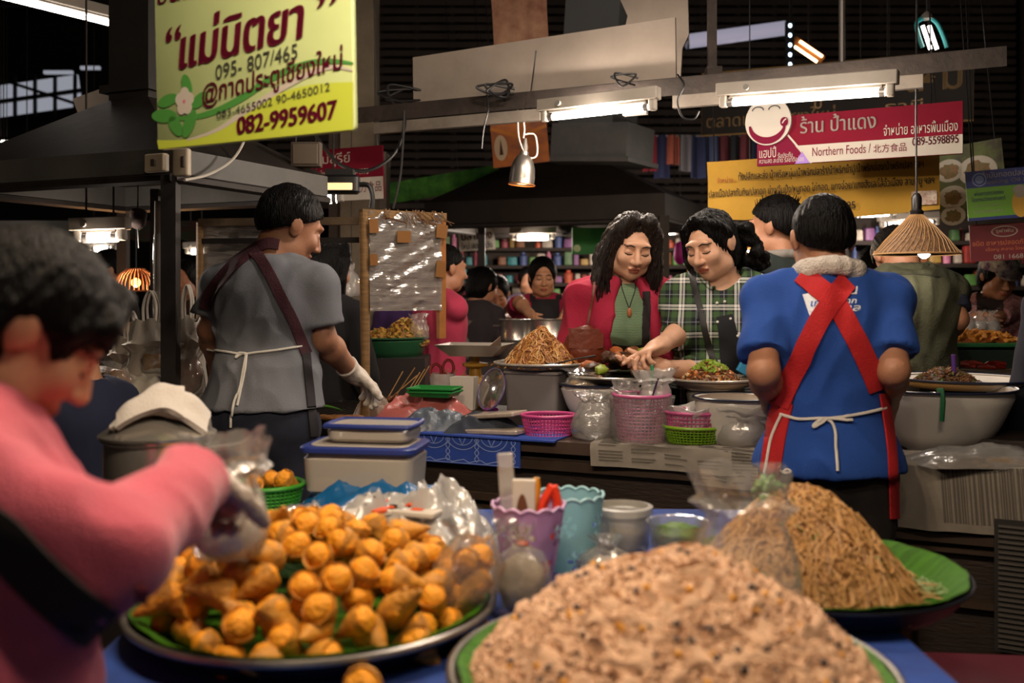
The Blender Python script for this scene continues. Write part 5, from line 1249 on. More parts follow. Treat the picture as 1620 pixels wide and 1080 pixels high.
# ---------------------------------------------------------------- containers, bags and heaps
CLEAR = clear_plastic('clear_bag_film')
MILKY = clear_plastic('milky_bag_film', '#e2ddd7', .40, .22, 14, .9, .04)
WHITEBAG = M('white_carrier_film', '#b5ada2', .4, bump=.7, bscale=14)
ENW = M('white_enamel', '#dcd6cd', .25, var=.04, vscale=5, spec=.6)
NAVYRIM = M('navy_rim', '#1a1f33', .3)
LEAF = M('banana_leaf', '#3a6a10', .6, var=.35, vscale=9, bump=.3, bscale=30, stretch=(1, 8, 1), spec=.2)
INOX = M('stainless', '#b5b0a8', .27, .88, bump=.05, bscale=12)
PAPER = M('newsprint', '#857c70', .9, var=.14, vscale=16)
def ngon_noise(seed): return Vector((seed * 3.7, seed * 1.9, seed * 5.3))
def heap(name, label, loc, R, h, mat, pw=.8, seed=0, amp=.004, nscale=60, cat='food', group=None, build_extra=None, mats=None, sx=1, sy=1, n=64, rings=26, kind='stuff', peak=(0, 0), parent=None):
    """a mound of uncountable food; build_extra(mb, top) adds grains or strands, top(r,a) is the height"""
    o = ngon_noise(seed); mb = MB(); vs = [(peak[0], peak[1], h)]
    def top(x, y):
        r = sqrt((x / (R * sx)) ** 2 + (y / (R * sy)) ** 2)
        return h * max(0, 1 - min(r, 1) ** 1.6) ** pw + noise.noise(Vector((x, y, 0)) * (5 / R * .6) + o) * h * .10 * max(0, 1 - r)
    fs = []
    for i in range(1, rings + 1):
        rr = i / rings
        for j in range(n):
            a = 2 * pi * j / n
            x, y = R * sx * rr * cos(a) + peak[0] * (1 - rr), R * sy * rr * sin(a) + peak[1] * (1 - rr)
            d = noise.noise_vector(Vector((x, y, rr)) * nscale + o) * amp
            vs.append((x + d.x, y + d.y, max(0, top(x - peak[0] * (1 - rr), y - peak[1] * (1 - rr)) + d.z * 1.6)))
    fs += [(0, 1 + j, 1 + (j + 1) % n) for j in range(n)]
    for i in range(rings - 1):
        for j in range(n):
            a, b = 1 + i * n + j, 1 + i * n + (j + 1) % n; fs.append((a, a + n, b + n, b))
    k = 1 + (rings - 1) * n; fs.append(tuple(k + j for j in range(n - 1, -1, -1)))
    mb.add(vs, fs)
    if build_extra: build_extra(mb, lambda x, y: top(x - peak[0] * (1 - min(1, sqrt((x / (R * sx)) ** 2 + (y / (R * sy)) ** 2))), y - peak[1] * (1 - min(1, sqrt((x / (R * sx)) ** 2 + (y / (R * sy)) ** 2)))))
    ob = mb.build(name, [mat] + list(mats or []), parent, angle=80, loc=loc)
    if parent is None: tag(ob, label, cat, group, kind)
    else: tag(ob, kind='stuff')
    return ob
def grains(N, R, size, mi, rnd, sx=1, sy=1, lift=.2, long=1.8):
    def f(mb, top):
        for _ in range(N):
            r = sqrt(rnd.random()) * .98; a = rnd.random() * 2 * pi; x, y = r * R * sx * cos(a), r * R * sy * sin(a); c = Vector((x, y, top(x, y) + size * lift))
            q = Vector((rnd.gauss(0, 1), rnd.gauss(0, 1), rnd.gauss(0, .6))).normalized(); p1 = q.orthogonal().normalized(); p2 = q.cross(p1); s = size * rnd.uniform(.75, 1.25)
            mb.add([c + q * s * long, c - q * s * long, c + p1 * s, c - p1 * s, c + p2 * s, c - p2 * s], [(0, 2, 4), (0, 4, 3), (0, 3, 5), (0, 5, 2), (1, 4, 2), (1, 3, 4), (1, 5, 3), (1, 2, 5)], mi)
    return f
def strands(N, R, r0, mi, rnd, sx=1, sy=1, L=.09, lift=.004, seg=9, loose=.012, ns=4):
    def f(mb, top):
        for _ in range(N):
            r = sqrt(rnd.random()) * .9; a = rnd.random() * 2 * pi; x, y = r * R * sx * cos(a), r * R * sy * sin(a); h_ = rnd.random() * 2 * pi; pts = []; w = rnd.uniform(-1.4, 1.4); zz = rnd.uniform(-.003, loose)
            for i in range(seg):
                x += cos(h_) * L / seg; y += sin(h_) * L / seg; h_ += w * .45 + rnd.uniform(-.35, .35)
                pts.append((x, y, max(.001, top(x, y)) + lift + zz * sin(pi * i / (seg - 1)) + rnd.uniform(-.001, .001)))
            mb.tube(pts, r0, ns, mi, cap=False)
    return f
def both(*fs):
    def f(mb, top):
        for g in fs: g(mb, top)
    return f
def bag(name, label, loc, w, h, mat=CLEAR, seed=1, neck=.25, flare=.5, d=None, content=None, cmat=None, cat='bag', group=None, rz=0, tie=None, lean=0, cname='contents', fill=.6):
    """a soft plastic bag: rounded belly, gathered neck, crumpled film"""
    t = thing(name, label, cat, loc, rz, group); d = d or w * .75; o = ngon_noise(seed)
    pr = [(.0, 0), (.30, .003), (.44, .04), (.5, .16), (.5, .34), (.46, .52), (.36, .66), (neck * .62, .76), (neck * .5, .80), (neck * .5 + flare * .25, .9), (neck * .5 + flare * .5, 1.0)]
    def fn(r, z, a):
        f = 1 + .16 * noise.noise(Vector((cos(a) * 1.7, sin(a) * 1.7, z * 3)) + o) + .07 * sin(a * 9 + seed + z * 6) * (z ** 1.2)
        return r * f * w, z * h * (1 + .1 * noise.noise(Vector((cos(a) * 2, sin(a) * 2, 5)) + o) * z)
    mb = MB(); mb.lathe([p for p in pr], 40, fn=fn, sy=d / w); mb.v = [(x + lean * z, y, z) for x, y, z in mb.v]
    mb.f.pop() if len(mb.f[-1]) > 4 else None; mb.m = mb.m[:len(mb.f)]
    mb.jitter(w * .05, 9 / w * .3, seed).jitter(w * .022, 24 / w * .3, seed + 1)
    mb.build('film', mat, t, angle=70)
    if content is not None:
        cm = MB().ell((0, 0, h * fill * .46), (w * .42, d * .42, h * fill * .45), 18, 12); cm.jitter(w * .08, 14 / w * .3, seed + 3).jitter(w * .04, 40 / w * .3, seed + 2); cm.build(cname, content, t, angle=80)
    if tie: MB().tube([(lean * h * .78 + neck * .52 * w * cos(a), neck * .52 * d * sin(a), h * .78) for a in [k / 12 * 2 * pi for k in range(12)]], .0035, 5, closed=True).build('rubber_band', tie, t)
    return t
def crumple(name, label, loc, sx, sy, h, mat, seed=1, cat='bag', group=None, rz=0, n=26, parts=None):
    """a flattened heap of crumpled film or cloth"""
    o = ngon_noise(seed); t = thing(name, label, cat, loc, rz, group)
    def fn(u, v):
        x, y = (u - .5) * 2, (v - .5) * 2; e = max(0, 1 - (abs(x) ** 2.6)) * max(0, 1 - (abs(y) ** 2.6))
        q = Vector((x * 1.6, y * 1.6, 0)) + o; rdg = 1 - abs(noise.noise(q * 1.35)) * 2.2
        return (x * sx / 2 * (1 + .12 * noise.noise(q)), y * sy / 2 * (1 + .12 * noise.noise(q * 1.3 + o)), max(.002, h * e * (.68 + .34 * rdg) + h * .10 * noise.noise(q * 4) * e + h * .05 * noise.noise(q * 9) * e))
    MB().sheet(fn, n, n, .0016).build('film' if parts is None else parts, mat, t, angle=75)
    return t
def basin(name, label, loc, R, h, mat=ENW, rim=NAVYRIM, base=.55, sx=1, sy=1, food=None, fz=.8, cat='bowl', rz=0, wall=.0035, group=None):
    t = thing(name, label, cat, loc, rz, group)
    pr = [(0, .0), (R * base, 0), (R * base * 1.02, .006)]
    for k in range(1, 9):
        u = k / 8; pr.append((R * (base + (1 - base) * u ** .62) - .012 * (k == 8), h * (.02 + .98 * u)))
    out = pr + [(R, h + .002), (R, h + .006), (R - .014, h + .002)] + [(max(0, r - wall), z + wall) for r, z in reversed(pr[2:-1])] + [(0, wall)]
    MB().lathe(out, 56, sx=sx, sy=sy).build('bowl_body', mat, t)
    MB().tube([(R * sx * cos(a), R * sy * sin(a), h + .004) for a in [k / 64 * 2 * pi for k in range(64)]], .0045, 6, closed=True).build('rim', rim, t)
    return t
def tray(name, label, loc, R, h, mat, sx=1, sy=1, cat='tray', rimmat=None, leaf=True, seed=0, parent_leaf=True):
    t = thing(name, label, cat, loc)
    MB().lathe([(0, 0), (R * .82, 0), (R * .9, h * .35), (R * .985, h * .95), (R, h), (R, h + .004), (R * .985, h + .004), (R * .9, h * .42), (R * .82, .006), (0, .006)], 72, sx=sx, sy=sy).build('tray_body', mat, t)
    if rimmat: MB().tube([(R * sx * cos(a), R * sy * sin(a), h + .003) for a in [k / 72 * 2 * pi for k in range(72)]], .006, 8, closed=True).build('rim', rimmat, t)
    if leaf:
        o = ngon_noise(seed + 4)
        l = thing('banana_leaf', 'green banana leaf lining under the food on the ' + leaf, 'leaf', Vector(loc) + Vector((0, 0, .008)))
        def fn(u, v):
            r = u * R * .97 * (1 + .035 * noise.noise(Vector((cos(v * 2 * pi) * 3, sin(v * 2 * pi) * 3, 0)) + o)); z = .002 + (h * 1.02 if u > .97 else h * max(0, (u - .8) / .17)) + .004 * noise.noise(Vector((u * 8 * cos(v * 6.28), u * 8 * sin(v * 6.28), 1)) + o) * u
            return (r * cos(v * 2 * pi) * sx, r * sin(v * 2 * pi) * sy, z)
        MB().sheet(fn, 16, 72, .0015).build('leaf_blade', LEAF, l)
    return t
def perforated_cup(label, loc, R0, R1, h, mat, seed=0, name='utensil_cup'):
    t = thing(name, label, 'cup', loc); bm = bmesh.new(); n, m = 96, 44; vs = []; rnd = random.Random(seed)
    for i in range(m + 1):
        z = h * i / m; r = R0 + (R1 - R0) * i / m; row = []
        for j in range(n):
            a = j / n * 2 * pi; zz = z + (.006 * abs(sin(a * 7)) * (i / m) ** 8); row.append(bm.verts.new((r * cos(a), r * sin(a), zz)))
        vs.append(row)
    ctr = [(k * 2 * pi / 7, h * (.3 + .42 * (k % 2))) for k in range(7)] + [(k * 2 * pi / 7 + .45, h * (.72 - .42 * (k % 2))) for k in range(7)]
    def hole(a, z):
        for ca, cz in ctr:
            da = (a - ca + pi) % (2 * pi) - pi; x, y = da * (R0 + R1) / 2, z - cz
            rr = sqrt(x * x + y * y); an = atan2(y, x)
            if .008 < rr < .022 and cos(an * 6) > 0: return True
            if rr < .005: return True
        return False
    for i in range(m):
        for j in range(n):
            if .06 < i / m < .92 and hole((j + .5) / n * 2 * pi, h * (i + .5) / m): continue
            bm.faces.new((vs[i][j], vs[i][(j + 1) % n], vs[i + 1][(j + 1) % n], vs[i + 1][j]))
    bm.faces.new(vs[0][::-1]); bmesh.ops.solidify(bm, geom=bm.faces[:], thickness=.002)
    me = bpy.data.meshes.new('cup_body'); bm.to_mesh(me); bm.free(); me.materials.append(mat); me.polygons.foreach_set('use_smooth', [True] * len(me.polygons)); me.set_sharp_from_angle(angle=radians(40))
    o = bpy.data.objects.new('cup_body', me); COL.objects.link(o); o.parent = t
    MB().tube([(R1 * cos(a), R1 * sin(a), h + .003 + .006 * abs(sin(a * 7))) for a in [k / 112 * 2 * pi for k in range(112)]], .0028, 6, closed=True).build('rim', mat, t)
    return t
def woven_basket(name, label, loc, R, h, mat, base=.75, sx=1, sy=1, rim=None, nv=40, nh=7, cat='basket', rz=0, r=.0022, bottom=True):
    """plastic basket: a lattice of upright and round strands with a solid rim and floor"""
    t = thing(name, label, cat, loc, rz); mb = MB(); rad = lambda u: R * (base + (1 - base) * u ** .8)
    for k in range(nv):
        a = k / nv * 2 * pi; mb.tube([(rad(u) * cos(a) * sx, rad(u) * sin(a) * sy, h * u) for u in (0, .33, .66, 1)], r, 4, cap=False)
    for i in range(nh):
        u = (i + .5) / nh; mb.tube([(rad(u) * cos(a) * sx, rad(u) * sin(a) * sy, h * u) for a in [k / 40 * 2 * pi for k in range(40)]], r, 4, closed=True)
    mb.build('basket_wall', mat, t)
    MB().tube([(R * cos(a) * sx, R * sin(a) * sy, h) for a in [k / 48 * 2 * pi for k in range(48)]], .0055, 8, closed=True).build('rim', rim or mat, t)
    if bottom: MB().lathe([(0, 0), (rad(0), 0), (rad(0), .004), (0, .004)], 40, sx=sx, sy=sy).build('basket_floor', mat, t)
    return t

# ---------------------------------------------------------------- the near table
TZ = .82
def near_table():
    wood = M('worn_wood', '#4a3324', .7, var=.35, vscale=6, bump=.3, bscale=30, stretch=(1, 1, 6))
    cx_, cyy, w, d = .0, 1.72, 1.28, 1.66
    t = thing('table', 'wooden market table under a blue cloth holding the snack, rice and noodle trays', 'table', (cx_, cyy, 0))
    MB().box((0, 0, TZ - .03), (w, d, .04)).build('tabletop', wood, t)
    for sx in (-1, 1):
        for sy in (-1, 1): MB().box((sx * (w / 2 - .05), sy * (d / 2 - .06), (TZ - .05) / 2), (.06, .06, TZ - .05)).build('leg', wood, t)
    MB().box((0, -d / 2 + .03, TZ - .1), (w - .06, .025, .1)).box((0, d / 2 - .03, TZ - .1), (w - .06, .025, .1)).build('apron_rail', wood, t)
    bl = M('blue_cloth', '#24489a', .8, var=.25, vscale=7, col2='#1b3272')
    mb = MB(); o = ngon_noise(3)
    def fn(u, v):
        e = .12; x = (u - .5) * (w + 2 * e); y = (v - .5) * (d + 2 * e); ox = max(0, abs(x) - w / 2 - .004); oy = max(0, abs(y) - d / 2 - .004)
        z = TZ - .006 - (ox + oy) * 1.0 + .002 * noise.noise(Vector((x, y, 0)) * 7 + o); wv = .012 * sin((x if oy else y) * 22) * min(1, (ox + oy) / .06)
        return (math.copysign(min(abs(x), w / 2 + .006 + (wv if ox else 0) * .5 + .004), x), math.copysign(min(abs(y), d / 2 + .006 + (wv if oy else 0) * .5 + .004), y), z)
    mb.sheet(fn, 48, 48, .002); tag(mb.build('tablecloth', bl, loc=(cx_, cyy, 0)), 'blue tablecloth spread under the snack, rice and noodle trays', 'tablecloth')
    z0 = TZ - .004
    # --- tray of orange snacks
    C = Vector(((498 - CX) / F * 1.66, 1.66, z0)); R = .298
    tray('tray', 'large round dark-rimmed metal tray heaped with orange snacks', C, R, .042, M('enamel_dark', '#23242b', .3), rimmat=M('tin_rim', '#8f8a82', .3, .8), leaf='orange snack tray', seed=1)
    leafm = M('dry_leaf_cone', '#cf8e2c', .6, var=.3, vscale=22, bump=.5, bscale=90, col2='#9c6a28')
    fill = M('orange_filling', '#eb9a14', .62, var=.16, vscale=45, bump=.7, bscale=130)
    snacks = []
    def snack(seed, L=.062, r=.0255):
        t = thing('cone_snack', 'orange-topped leaf cone snack heaped on the round dark-rimmed tray', 'snack', (0, 0, 0), group='orange cone snacks on the round tray')
        o = ngon_noise(seed)
        MB().lathe([(.0, -L), (r * .16, -L * .97), (r * .46, -L * .66), (r * .84, -L * .28), (r * 1.03, -L * .02), (r * .99, .008), (r * .9, .006), (0, -.004)], 14, fn=lambda q, z, a: (q * (1 + .09 * noise.noise(Vector((cos(a), sin(a), z * 30)) * 1.5 + o)), z)).build('leaf_cone', leafm, t)
        mb = MB().ell((0, 0, -.004), (r * .97, r * .97, r * .95), 18, 14, fn=lambda q: Vector((q.x, q.y * .92, q.z * (1.05 if q.z > 0 else .9))) * (1 + .18 * noise.noise(q * 44 + o) + .10 * noise.noise(q * 120 + o))); mb.build('filling', fill, t)
        return t
    proto = [snack(k, .050 + .006 * (k % 3), .0235 + .0022 * (k % 2)) for k in range(6)]
    trees = [tree(p) for p in proto]; used = [0] * 6; rnd = random.Random(11); pts = []
    Rm = R * .86
    def hz(x, y): return .115 * max(0, 1 - ((x + .01) / Rm) ** 2 - ((y - .02) / Rm) ** 2) ** .75
    for layer, (lift, sp) in enumerate(((.0, .050), (.026, .046))):
        tries = 0; here = []
        while tries < 3500:
            tries += 1; a = rnd.random() * 2 * pi; r = sqrt(rnd.random()) * Rm * (1 if layer == 0 else .93); x, y = r * cos(a), r * sin(a)
            if layer == 0 and hz(x, y) > .085: continue
            z = .02 + hz(x, y) * (.92 if layer else .75) + lift
            if all((x - q[0]) ** 2 + (y - q[1]) ** 2 + (z - q[2]) ** 2 * 1.0 > sp * sp for q in here): here.append((x, y, z))
        pts += here
    pts = pts[:230]
    for i, (x, y, z) in enumerate(pts):
        k = i % 6; q = rnd.random(); up = Vector((rnd.uniform(-1, 1), rnd.uniform(-.35, .75), rnd.uniform(-.15, .6))).normalized()
        if q < .52: up = Vector((rnd.uniform(-.9, .9), rnd.uniform(-1.0, .3), rnd.uniform(.3, 1))).normalized()
        elif q > .86: up = Vector((rnd.uniform(-1, 1), rnd.uniform(.2, 1), rnd.uniform(-.7, .2))).normalized()
        T = Matrix.Translation(C + Vector((x, y, z + .012))) @ up.to_track_quat('Z', 'Y').to_matrix().to_4x4() @ Matrix.Rotation(rnd.random() * 6, 4, 'Z')
        if used[k] == 0: proto[k].matrix_world = T; used[k] = 1
        else: dup(proto[k], T=T, children=trees[k])
    b = bag('wrapped_snacks', 'clear plastic wrapped bundle of snacks lying at the edge of the round tray', P(728, 968, 1.63) + Vector((0, 0, .0)), .12, .15, clear_plastic('bundle_film', '#e8e4de', .08, .14, 14, .8, .05), 5, .5, .5, lean=.2)
    for k in range(6):
        up = Vector((rnd.uniform(-1, 1), rnd.uniform(-1, .3), rnd.uniform(-.2, .8))).normalized(); dup(proto[k % 6], T=Matrix.Translation(b.location + Vector((.02 * (k % 3 - 1) + .012, .02 * (k % 2) - .01, .03 + .028 * (k // 2)))) @ up.to_track_quat('Z', 'Y').to_matrix().to_4x4(), children=trees[k % 6], label='orange-topped cone snack inside the clear wrapped bundle', group='snacks in the wrapped bundle')
    # --- rice mound
    C = Vector(((1060 - CX) / F * 1.36, 1.36, z0)); R = .30
    tray('tray', 'round metal tray holding the big heap of brown rice with beans', C, R, .04, INOX, rimmat=M('tin_rim', '#8f8a82', .3, .8), leaf='rice tray', seed=2)
    rnd = random.Random(2); rice = M('brown_rice', '#c79e7c', .65, var=.14, vscale=60, bump=.5, bscale=160)
    heap('rice_mound', 'big heap of brown rice mixed with dark beans and yellow kernels', C + Vector((0, 0, .016)), .288, .178, rice, .78, 3, .013, 34, peak=(.02, .02), mats=[M('rice_grain', '#d2aa88', .55), M('dark_bean', '#2b1716', .4), M('yellow_kernel', '#cf8f22', .5), M('rice_tan_grain', '#b48a68', .6)], n=120, rings=60,
         build_extra=both(grains(9500, .282, .0036, 1, rnd), grains(2600, .282, .0036, 4, rnd), grains(95, .268, .0064, 2, rnd, lift=.4, long=1.2), grains(60, .268, .0058, 3, rnd, lift=.7, long=1.2)))
    # --- noodle tray
    C = Vector(((1292 - CX) / F * 1.83, 1.83, z0)); R = .265
    tray('tray', 'round tray lined with banana leaf under the pale noodle heap', C, R, .045, M('enamel_dark', '#23242b', .3), leaf='noodle tray', seed=3)
    rnd = random.Random(8)
    heap('noodle_mound', 'tall heap of thin pale brown noodles on the leaf-lined tray', C + Vector((-.03, 0, .012)), .205, .178, M('noodle_core', '#a97a44', .7, var=.25, vscale=50), 1.05, 6, .009, 34, mats=[M('thin_noodle', '#c2935a', .55), M('noodle_dark', '#8a5a2c', .55), M('noodle_greens', '#5f7a2c', .55)], peak=(.0, .0),
         build_extra=both(strands(1300, .20, .0014, 1, rnd, L=.09, loose=.016, seg=12), strands(420, .20, .0014, 2, rnd, L=.09, loose=.012), strands(26, .18, .002, 3, rnd, L=.02, seg=4)))
    mb = MB()
    for k in range(46):
        a = rnd.random() * 6.28; r = .026 * sqrt(rnd.random()); mb.ell((r * cos(a), r * sin(a), .006 + rnd.random() * .035), (.012, .007, .004), 7, 5, R=Matrix.Rotation(rnd.random() * 3, 3, 'X') @ Matrix.Rotation(rnd.random() * 3, 3, 'Z'))
    tag(mb.build('herb_sprig', M('coriander', '#54802a', .5, var=.3, vscale=60), loc=C + Vector((-.085, .02, .165))), 'sprig of green herb on top of the noodle heap', 'herb')
    mb = MB()
    for k in range(60): a = rnd.random() * 6.28; r = .04 * sqrt(rnd.random()); mb.tube([(r * cos(a), r * sin(a), .004 + rnd.random() * .01), (r * cos(a) + rnd.uniform(-.03, .03), r * sin(a) + rnd.uniform(-.03, .03), .004 + rnd.random() * .014)], .0013, 4)
    tag(mb.build('shredded_greens', M('pale_green_shred', '#8ba06a', .5), loc=C + Vector((.185, -.03, .014))), 'small pile of shredded pale greens at the edge of the leaf tray', 'food', kind='stuff')
    bag('plastic_bag', 'large clear plastic bag with bright creases, standing between the rice and noodle heaps', P(1195, 972, 1.60), .165, .235, CLEAR, 7, .8, .25, d=.11, lean=-.10)
    # --- cups with utensils
    lil = M('lilac_plastic', '#d6b2dc', .4); sky = M('pale_blue_plastic', '#abd6de', .4)
    c = P(836, 934, 1.86); perforated_cup('lilac perforated plastic cup holding skewers, tongs and packets', c, .042, .068, .155, lil, 1)
    c2 = P(902, 915, 2.02); perforated_cup('pale blue perforated plastic cup standing behind the lilac cup', c2, .05, .068, .165, sky, 2)
    for (dx, dy, h, w, m, lab, nm, ti) in ((-.03, .015, .235, .03, MILKY, 'tall clear plastic sleeve standing in the lilac cup', 'plastic_sleeve', -.06), (-.012, -.01, .19, .044, M('white_card', '#cfc6ba', .7), 'white paper packet standing in the lilac cup', 'paper_packet', .02)):
        t = thing(nm, lab, 'packet', c + Vector((dx, dy, .02))); R_ = Matrix.Rotation(ti, 3, 'Y'); MB().rbox(R_ @ Vector((0, 0, h / 2)), (w, .012, h), .004, R=R_).build('packet_body', m, t)
        if nm == 'paper_packet': MB().prism([(x, z) for x, z in ell_poly(0, h * .6, .0115, .05)], .001, Matrix(((1, 0, 0, 0), (0, 0, -1, -.0075), (0, 1, 0, 0), (0, 0, 0, 1)))).build('brown_window', M('brown_window', '#6b4026', .6), t)
    t = thing('tongs', 'orange-red plastic tongs standing in the lilac cup', 'tongs', c + Vector((.034, .0, .03)))
    for d in (-1, 1): MB().tube(bez([Vector((0, 0, 0)), Vector((d * .008, 0, .07)), Vector((d * .014 + .006, 0, .125)), Vector((.012, 0, .165))], 8), [.008] * 12 + [.0135] * 13, 8, flat=.7).build('arm', M('signal_red', '#e03a1c', .4), t)
    t = thing('spoon', 'yellow-handled spoon standing in the lilac cup', 'spoon', c + Vector((.012, .03, .03))); MB().tube([(0, 0, 0), (.002, 0, .12), (.004, 0, .15), (.004, 0, .175)], [.003, .004, .0085, .006], 10).build('handle', M('amber_handle', '#d59018', .35), t); MB().ell((0, 0, -.004), (.012, .006, .018)).build('bowl', INOX, t)
    bag('filled_bag', 'small tied clear bag of rice leaning on the foot of the lilac cup', P(826, 972, 1.70), .10, .155, CLEAR, 12, .18, .25, content=M('bagged_rice', '#9a8a72', .6, vscale=70, var=.25), tie=M('rubber_band', '#b0553a', .5), fill=.75)
    bag('filled_bag', 'small clear bag lying between the pale blue cup and the rice heap', P(960, 930, 1.93), .12, .10, CLEAR, 14, .25, .3, content=M('bagged_grey', '#8d7f72', .6), fill=.7)
    # --- lidded clear tub, green lidded tub, boxes
    t = thing('plastic_tub', 'round translucent plastic tub with ridged rim behind the rice heap', 'tub', P(985, 868, 2.12))
    MB().lathe([(0, 0), (.05, 0), (.055, .01), (.058, .075), (.064, .078), (.064, .092), (.054, .094), (.05, .08), (.048, .012), (0, .008)], 40).build('tub_body', clear_plastic('frosted_plastic', '#c9c4ba', .5, .35, 30, .2), t); MB().lathe([(0, 0), (.04, 0), (.045, .02), (.04, .024), (0, .022)], 24, c=(0, 0, .012)).build('contents', M('tub_contents', '#7a6a58', .7), t)
    t = thing('glass_jar', 'low clear jar with dark round lid between the pale blue cup and plastic tub', 'jar', P(957, 895, 2.0)); MB().lathe([(0, -.05), (.03, -.05), (.031, -.005), (.028, 0), (0, 0)], 28).build('jar_body', CLEAR, t); MB().lathe([(0, .012), (.028, .014), (.032, .01), (.032, 0), (0, 0)], 28).build('lid', M('dark_lid', '#4d4238', .5), t)
    t = thing('herb_tub', 'small clear tub of green herbs just behind the peak of the rice heap', 'tub', P(1072, 872, 2.02)); MB().lathe([(0, 0), (.05, 0), (.06, .06), (.064, .062), (.058, .06), (.048, .006), (0, .006)], 32).build('tub_body', CLEAR, t); MB().ell((0, 0, .03), (.05, .05, .026)).jitter(.008, 60).build('herbs', M('chopped_herb', '#4f6f22', .6, var=.4, vscale=60), t)
    # --- white box with blue lids on a blue bag
    B = P(574, 786, 2.34); Rb = radians(-9)
    crumple('plastic_bag', 'crumpled blue plastic bag under the translucent food box', (B.x + .03, B.y + .03, z0), .44, .34, .13, M('blue_film', '#1a5f96', .25, bump=.8, bscale=16, alpha=.95), 3, n=40)
    t = thing('food_box', 'translucent plastic food box with dark blue lid, standing on a crumpled blue bag', 'box', B + Vector((0, .06, .0)), Rb)
    fro = clear_plastic('frosted_box', '#d2c8b8', .62, .3, 10, .05)
    MB().rbox((0, 0, .0525), (.255, .17, .105), .03, n=6, top=1.06).build('box_body', fro, t); MB().rbox((0, 0, .022), (.235, .152, .036), .028, n=6).build('contents', M('box_contents', '#b99a7e', .8), t)
    lidm = M('dark_blue_lid', '#27367c', .35); MB().rbox((0, 0, .112), (.282, .195, .016), .035, n=6).build('lid_rim', lidm, t); MB().rbox((0, 0, .119), (.24, .155, .008), .03, n=6).build('lid_panel', M('clear_lid', '#b5aea4', .2), t)
    t = thing('food_box', 'flat second food box with dark blue rim stacked on the translucent food box', 'box', B + Vector((.02, .06, .1235)), Rb - .02)
    MB().rbox((0, 0, .02), (.20, .13, .03), .028, n=6, top=1.05).build('box_body', fro, t); MB().tube([(x * .107, y * .071, .042) for x, y in [(cos(a) / max(abs(cos(a)), abs(sin(a))) ** .85, sin(a) / max(abs(cos(a)), abs(sin(a))) ** .85) for a in [k / 40 * 2 * pi for k in range(40)]]], .006, 8, closed=True).build('lid_rim', lidm, t); MB().rbox((0, 0, .04), (.198, .128, .006), .028, n=6).build('lid_panel', M('clear_lid', '#b5aea4', .2), t)
    # --- basket of snacks behind
    c = P(425, 822, 2.36); t = woven_basket('basket', 'bright green plastic basket holding a few orange snacks', c, .082, .085, M('apple_green', '#3f9a2c', .4), .7, nv=44, nh=10)
    for k, (x, y, z, a) in enumerate(((-.03, -.02, .07, .3), (.035, .0, .075, 1.2), (.0, .03, .07, 2.2), (.045, -.035, .08, .8))):
        up = Vector((cos(a * 3), -.6, .5 + .2 * k)).normalized(); dup(proto[k], T=Matrix.Translation(c + Vector((x, y, z + .02))) @ up.to_track_quat('Z', 'Y').to_matrix().to_4x4(), children=trees[k], label='orange-topped cone snack lying in the bright green basket', group='orange snacks in the green basket')
    # --- pot with lid and cloth
    c = P(250, 800, 2.18); c.z = z0; st_ = thing('display_stand', 'dark block under the stainless pot beside the near table', 'stand', (c.x - .03, c.y, 0)); MB().box((0, 0, (z0 + .065) / 2), (.26, .26, z0 + .065)).build('block', STEEL_DARK, st_)
    c.z = z0 + .065; t = thing('cooking_pot', 'shiny stainless steel pot with domed lid beside the near pink sweater', 'pot', c)
    PAN = M('pot_steel', '#d2ccc2', .2, .85, bump=.04, bscale=12)
    MB().lathe([(0, 0), (.105, 0), (.112, .01), (.112, .165), (.118, .17), (.118, .176), (.108, .174), (.106, .012), (0, .008)], 48).build('pot_body', PAN, t)
    MB().lathe([(.122, .176), (.124, .182), (.112, .19), (.08, .212), (.04, .226), (0, .23), (0, .226), (.04, .222), (.08, .207), (.12, .176)], 48).build('lid', PAN, t)
    MB().lathe([(.012, .228), (.012, .245), (.026, .25), (.026, .262), (0, .264)], 20).build('lid_knob', M('black_bakelite', '#171314', .4), t)
    MB().tube(bez([Vector((.11, 0, .15)), Vector((.17, .02, .155)), Vector((.2, .03, .17))], 6), .008, 8).build('handle', M('black_bakelite', '#171314', .4), t)
    t = thing('towel', 'folded white terry towel lying on the steel pot lid', 'towel', c + Vector((.015, -.012, .222)), .25); ter = M('white_terry', '#c9c2ba', .95, bump=.25, bscale=160)
    def drp(w, d, x0, y0, z0_, sd):
        def fn(u, v):
            x, y = (u - .5) * w + x0, (v - .5) * d + y0; r = sqrt(x * x + y * y)
            z = z0_ + .030 * math.exp(-(r / .05) ** 2) - 1.9 * max(0, r - .03) ** 2 * 4 + .016 * math.exp(-((y + .02 - .35 * x) / .016) ** 2) + .012 * math.exp(-((y - .035 + .5 * x) / .014) ** 2) + .010 * noise.noise(Vector((x * 22, y * 22, sd)))
            return (x + .012 * noise.noise(Vector((y * 14, sd, 1))), y + .016 * noise.noise(Vector((x * 12, sd, 4))), z)
        return fn
    MB().sheet(drp(.19, .12, .0, .0, .012, 2), 30, 22, .012).build('cloth', ter, t); MB().sheet(drp(.13, .07, -.02, -.035, .026, 7), 24, 16, .013).build('folded_layer', ter, t)
    # --- hand bag film and loose bags
    t = bag('plastic_bag', 'clear plastic bag held open over the hand in the near pink sleeve', P(362, 885, 1.50), .115, .185, clear_plastic('hand_bag_film', '#d9d4cc', .26, .15, 16, .9, .08), 17, .95, .12, content=M('bagged_rice_white', '#b9b0a4', .7, vscale=60, var=.2), rz=.4, fill=.45)
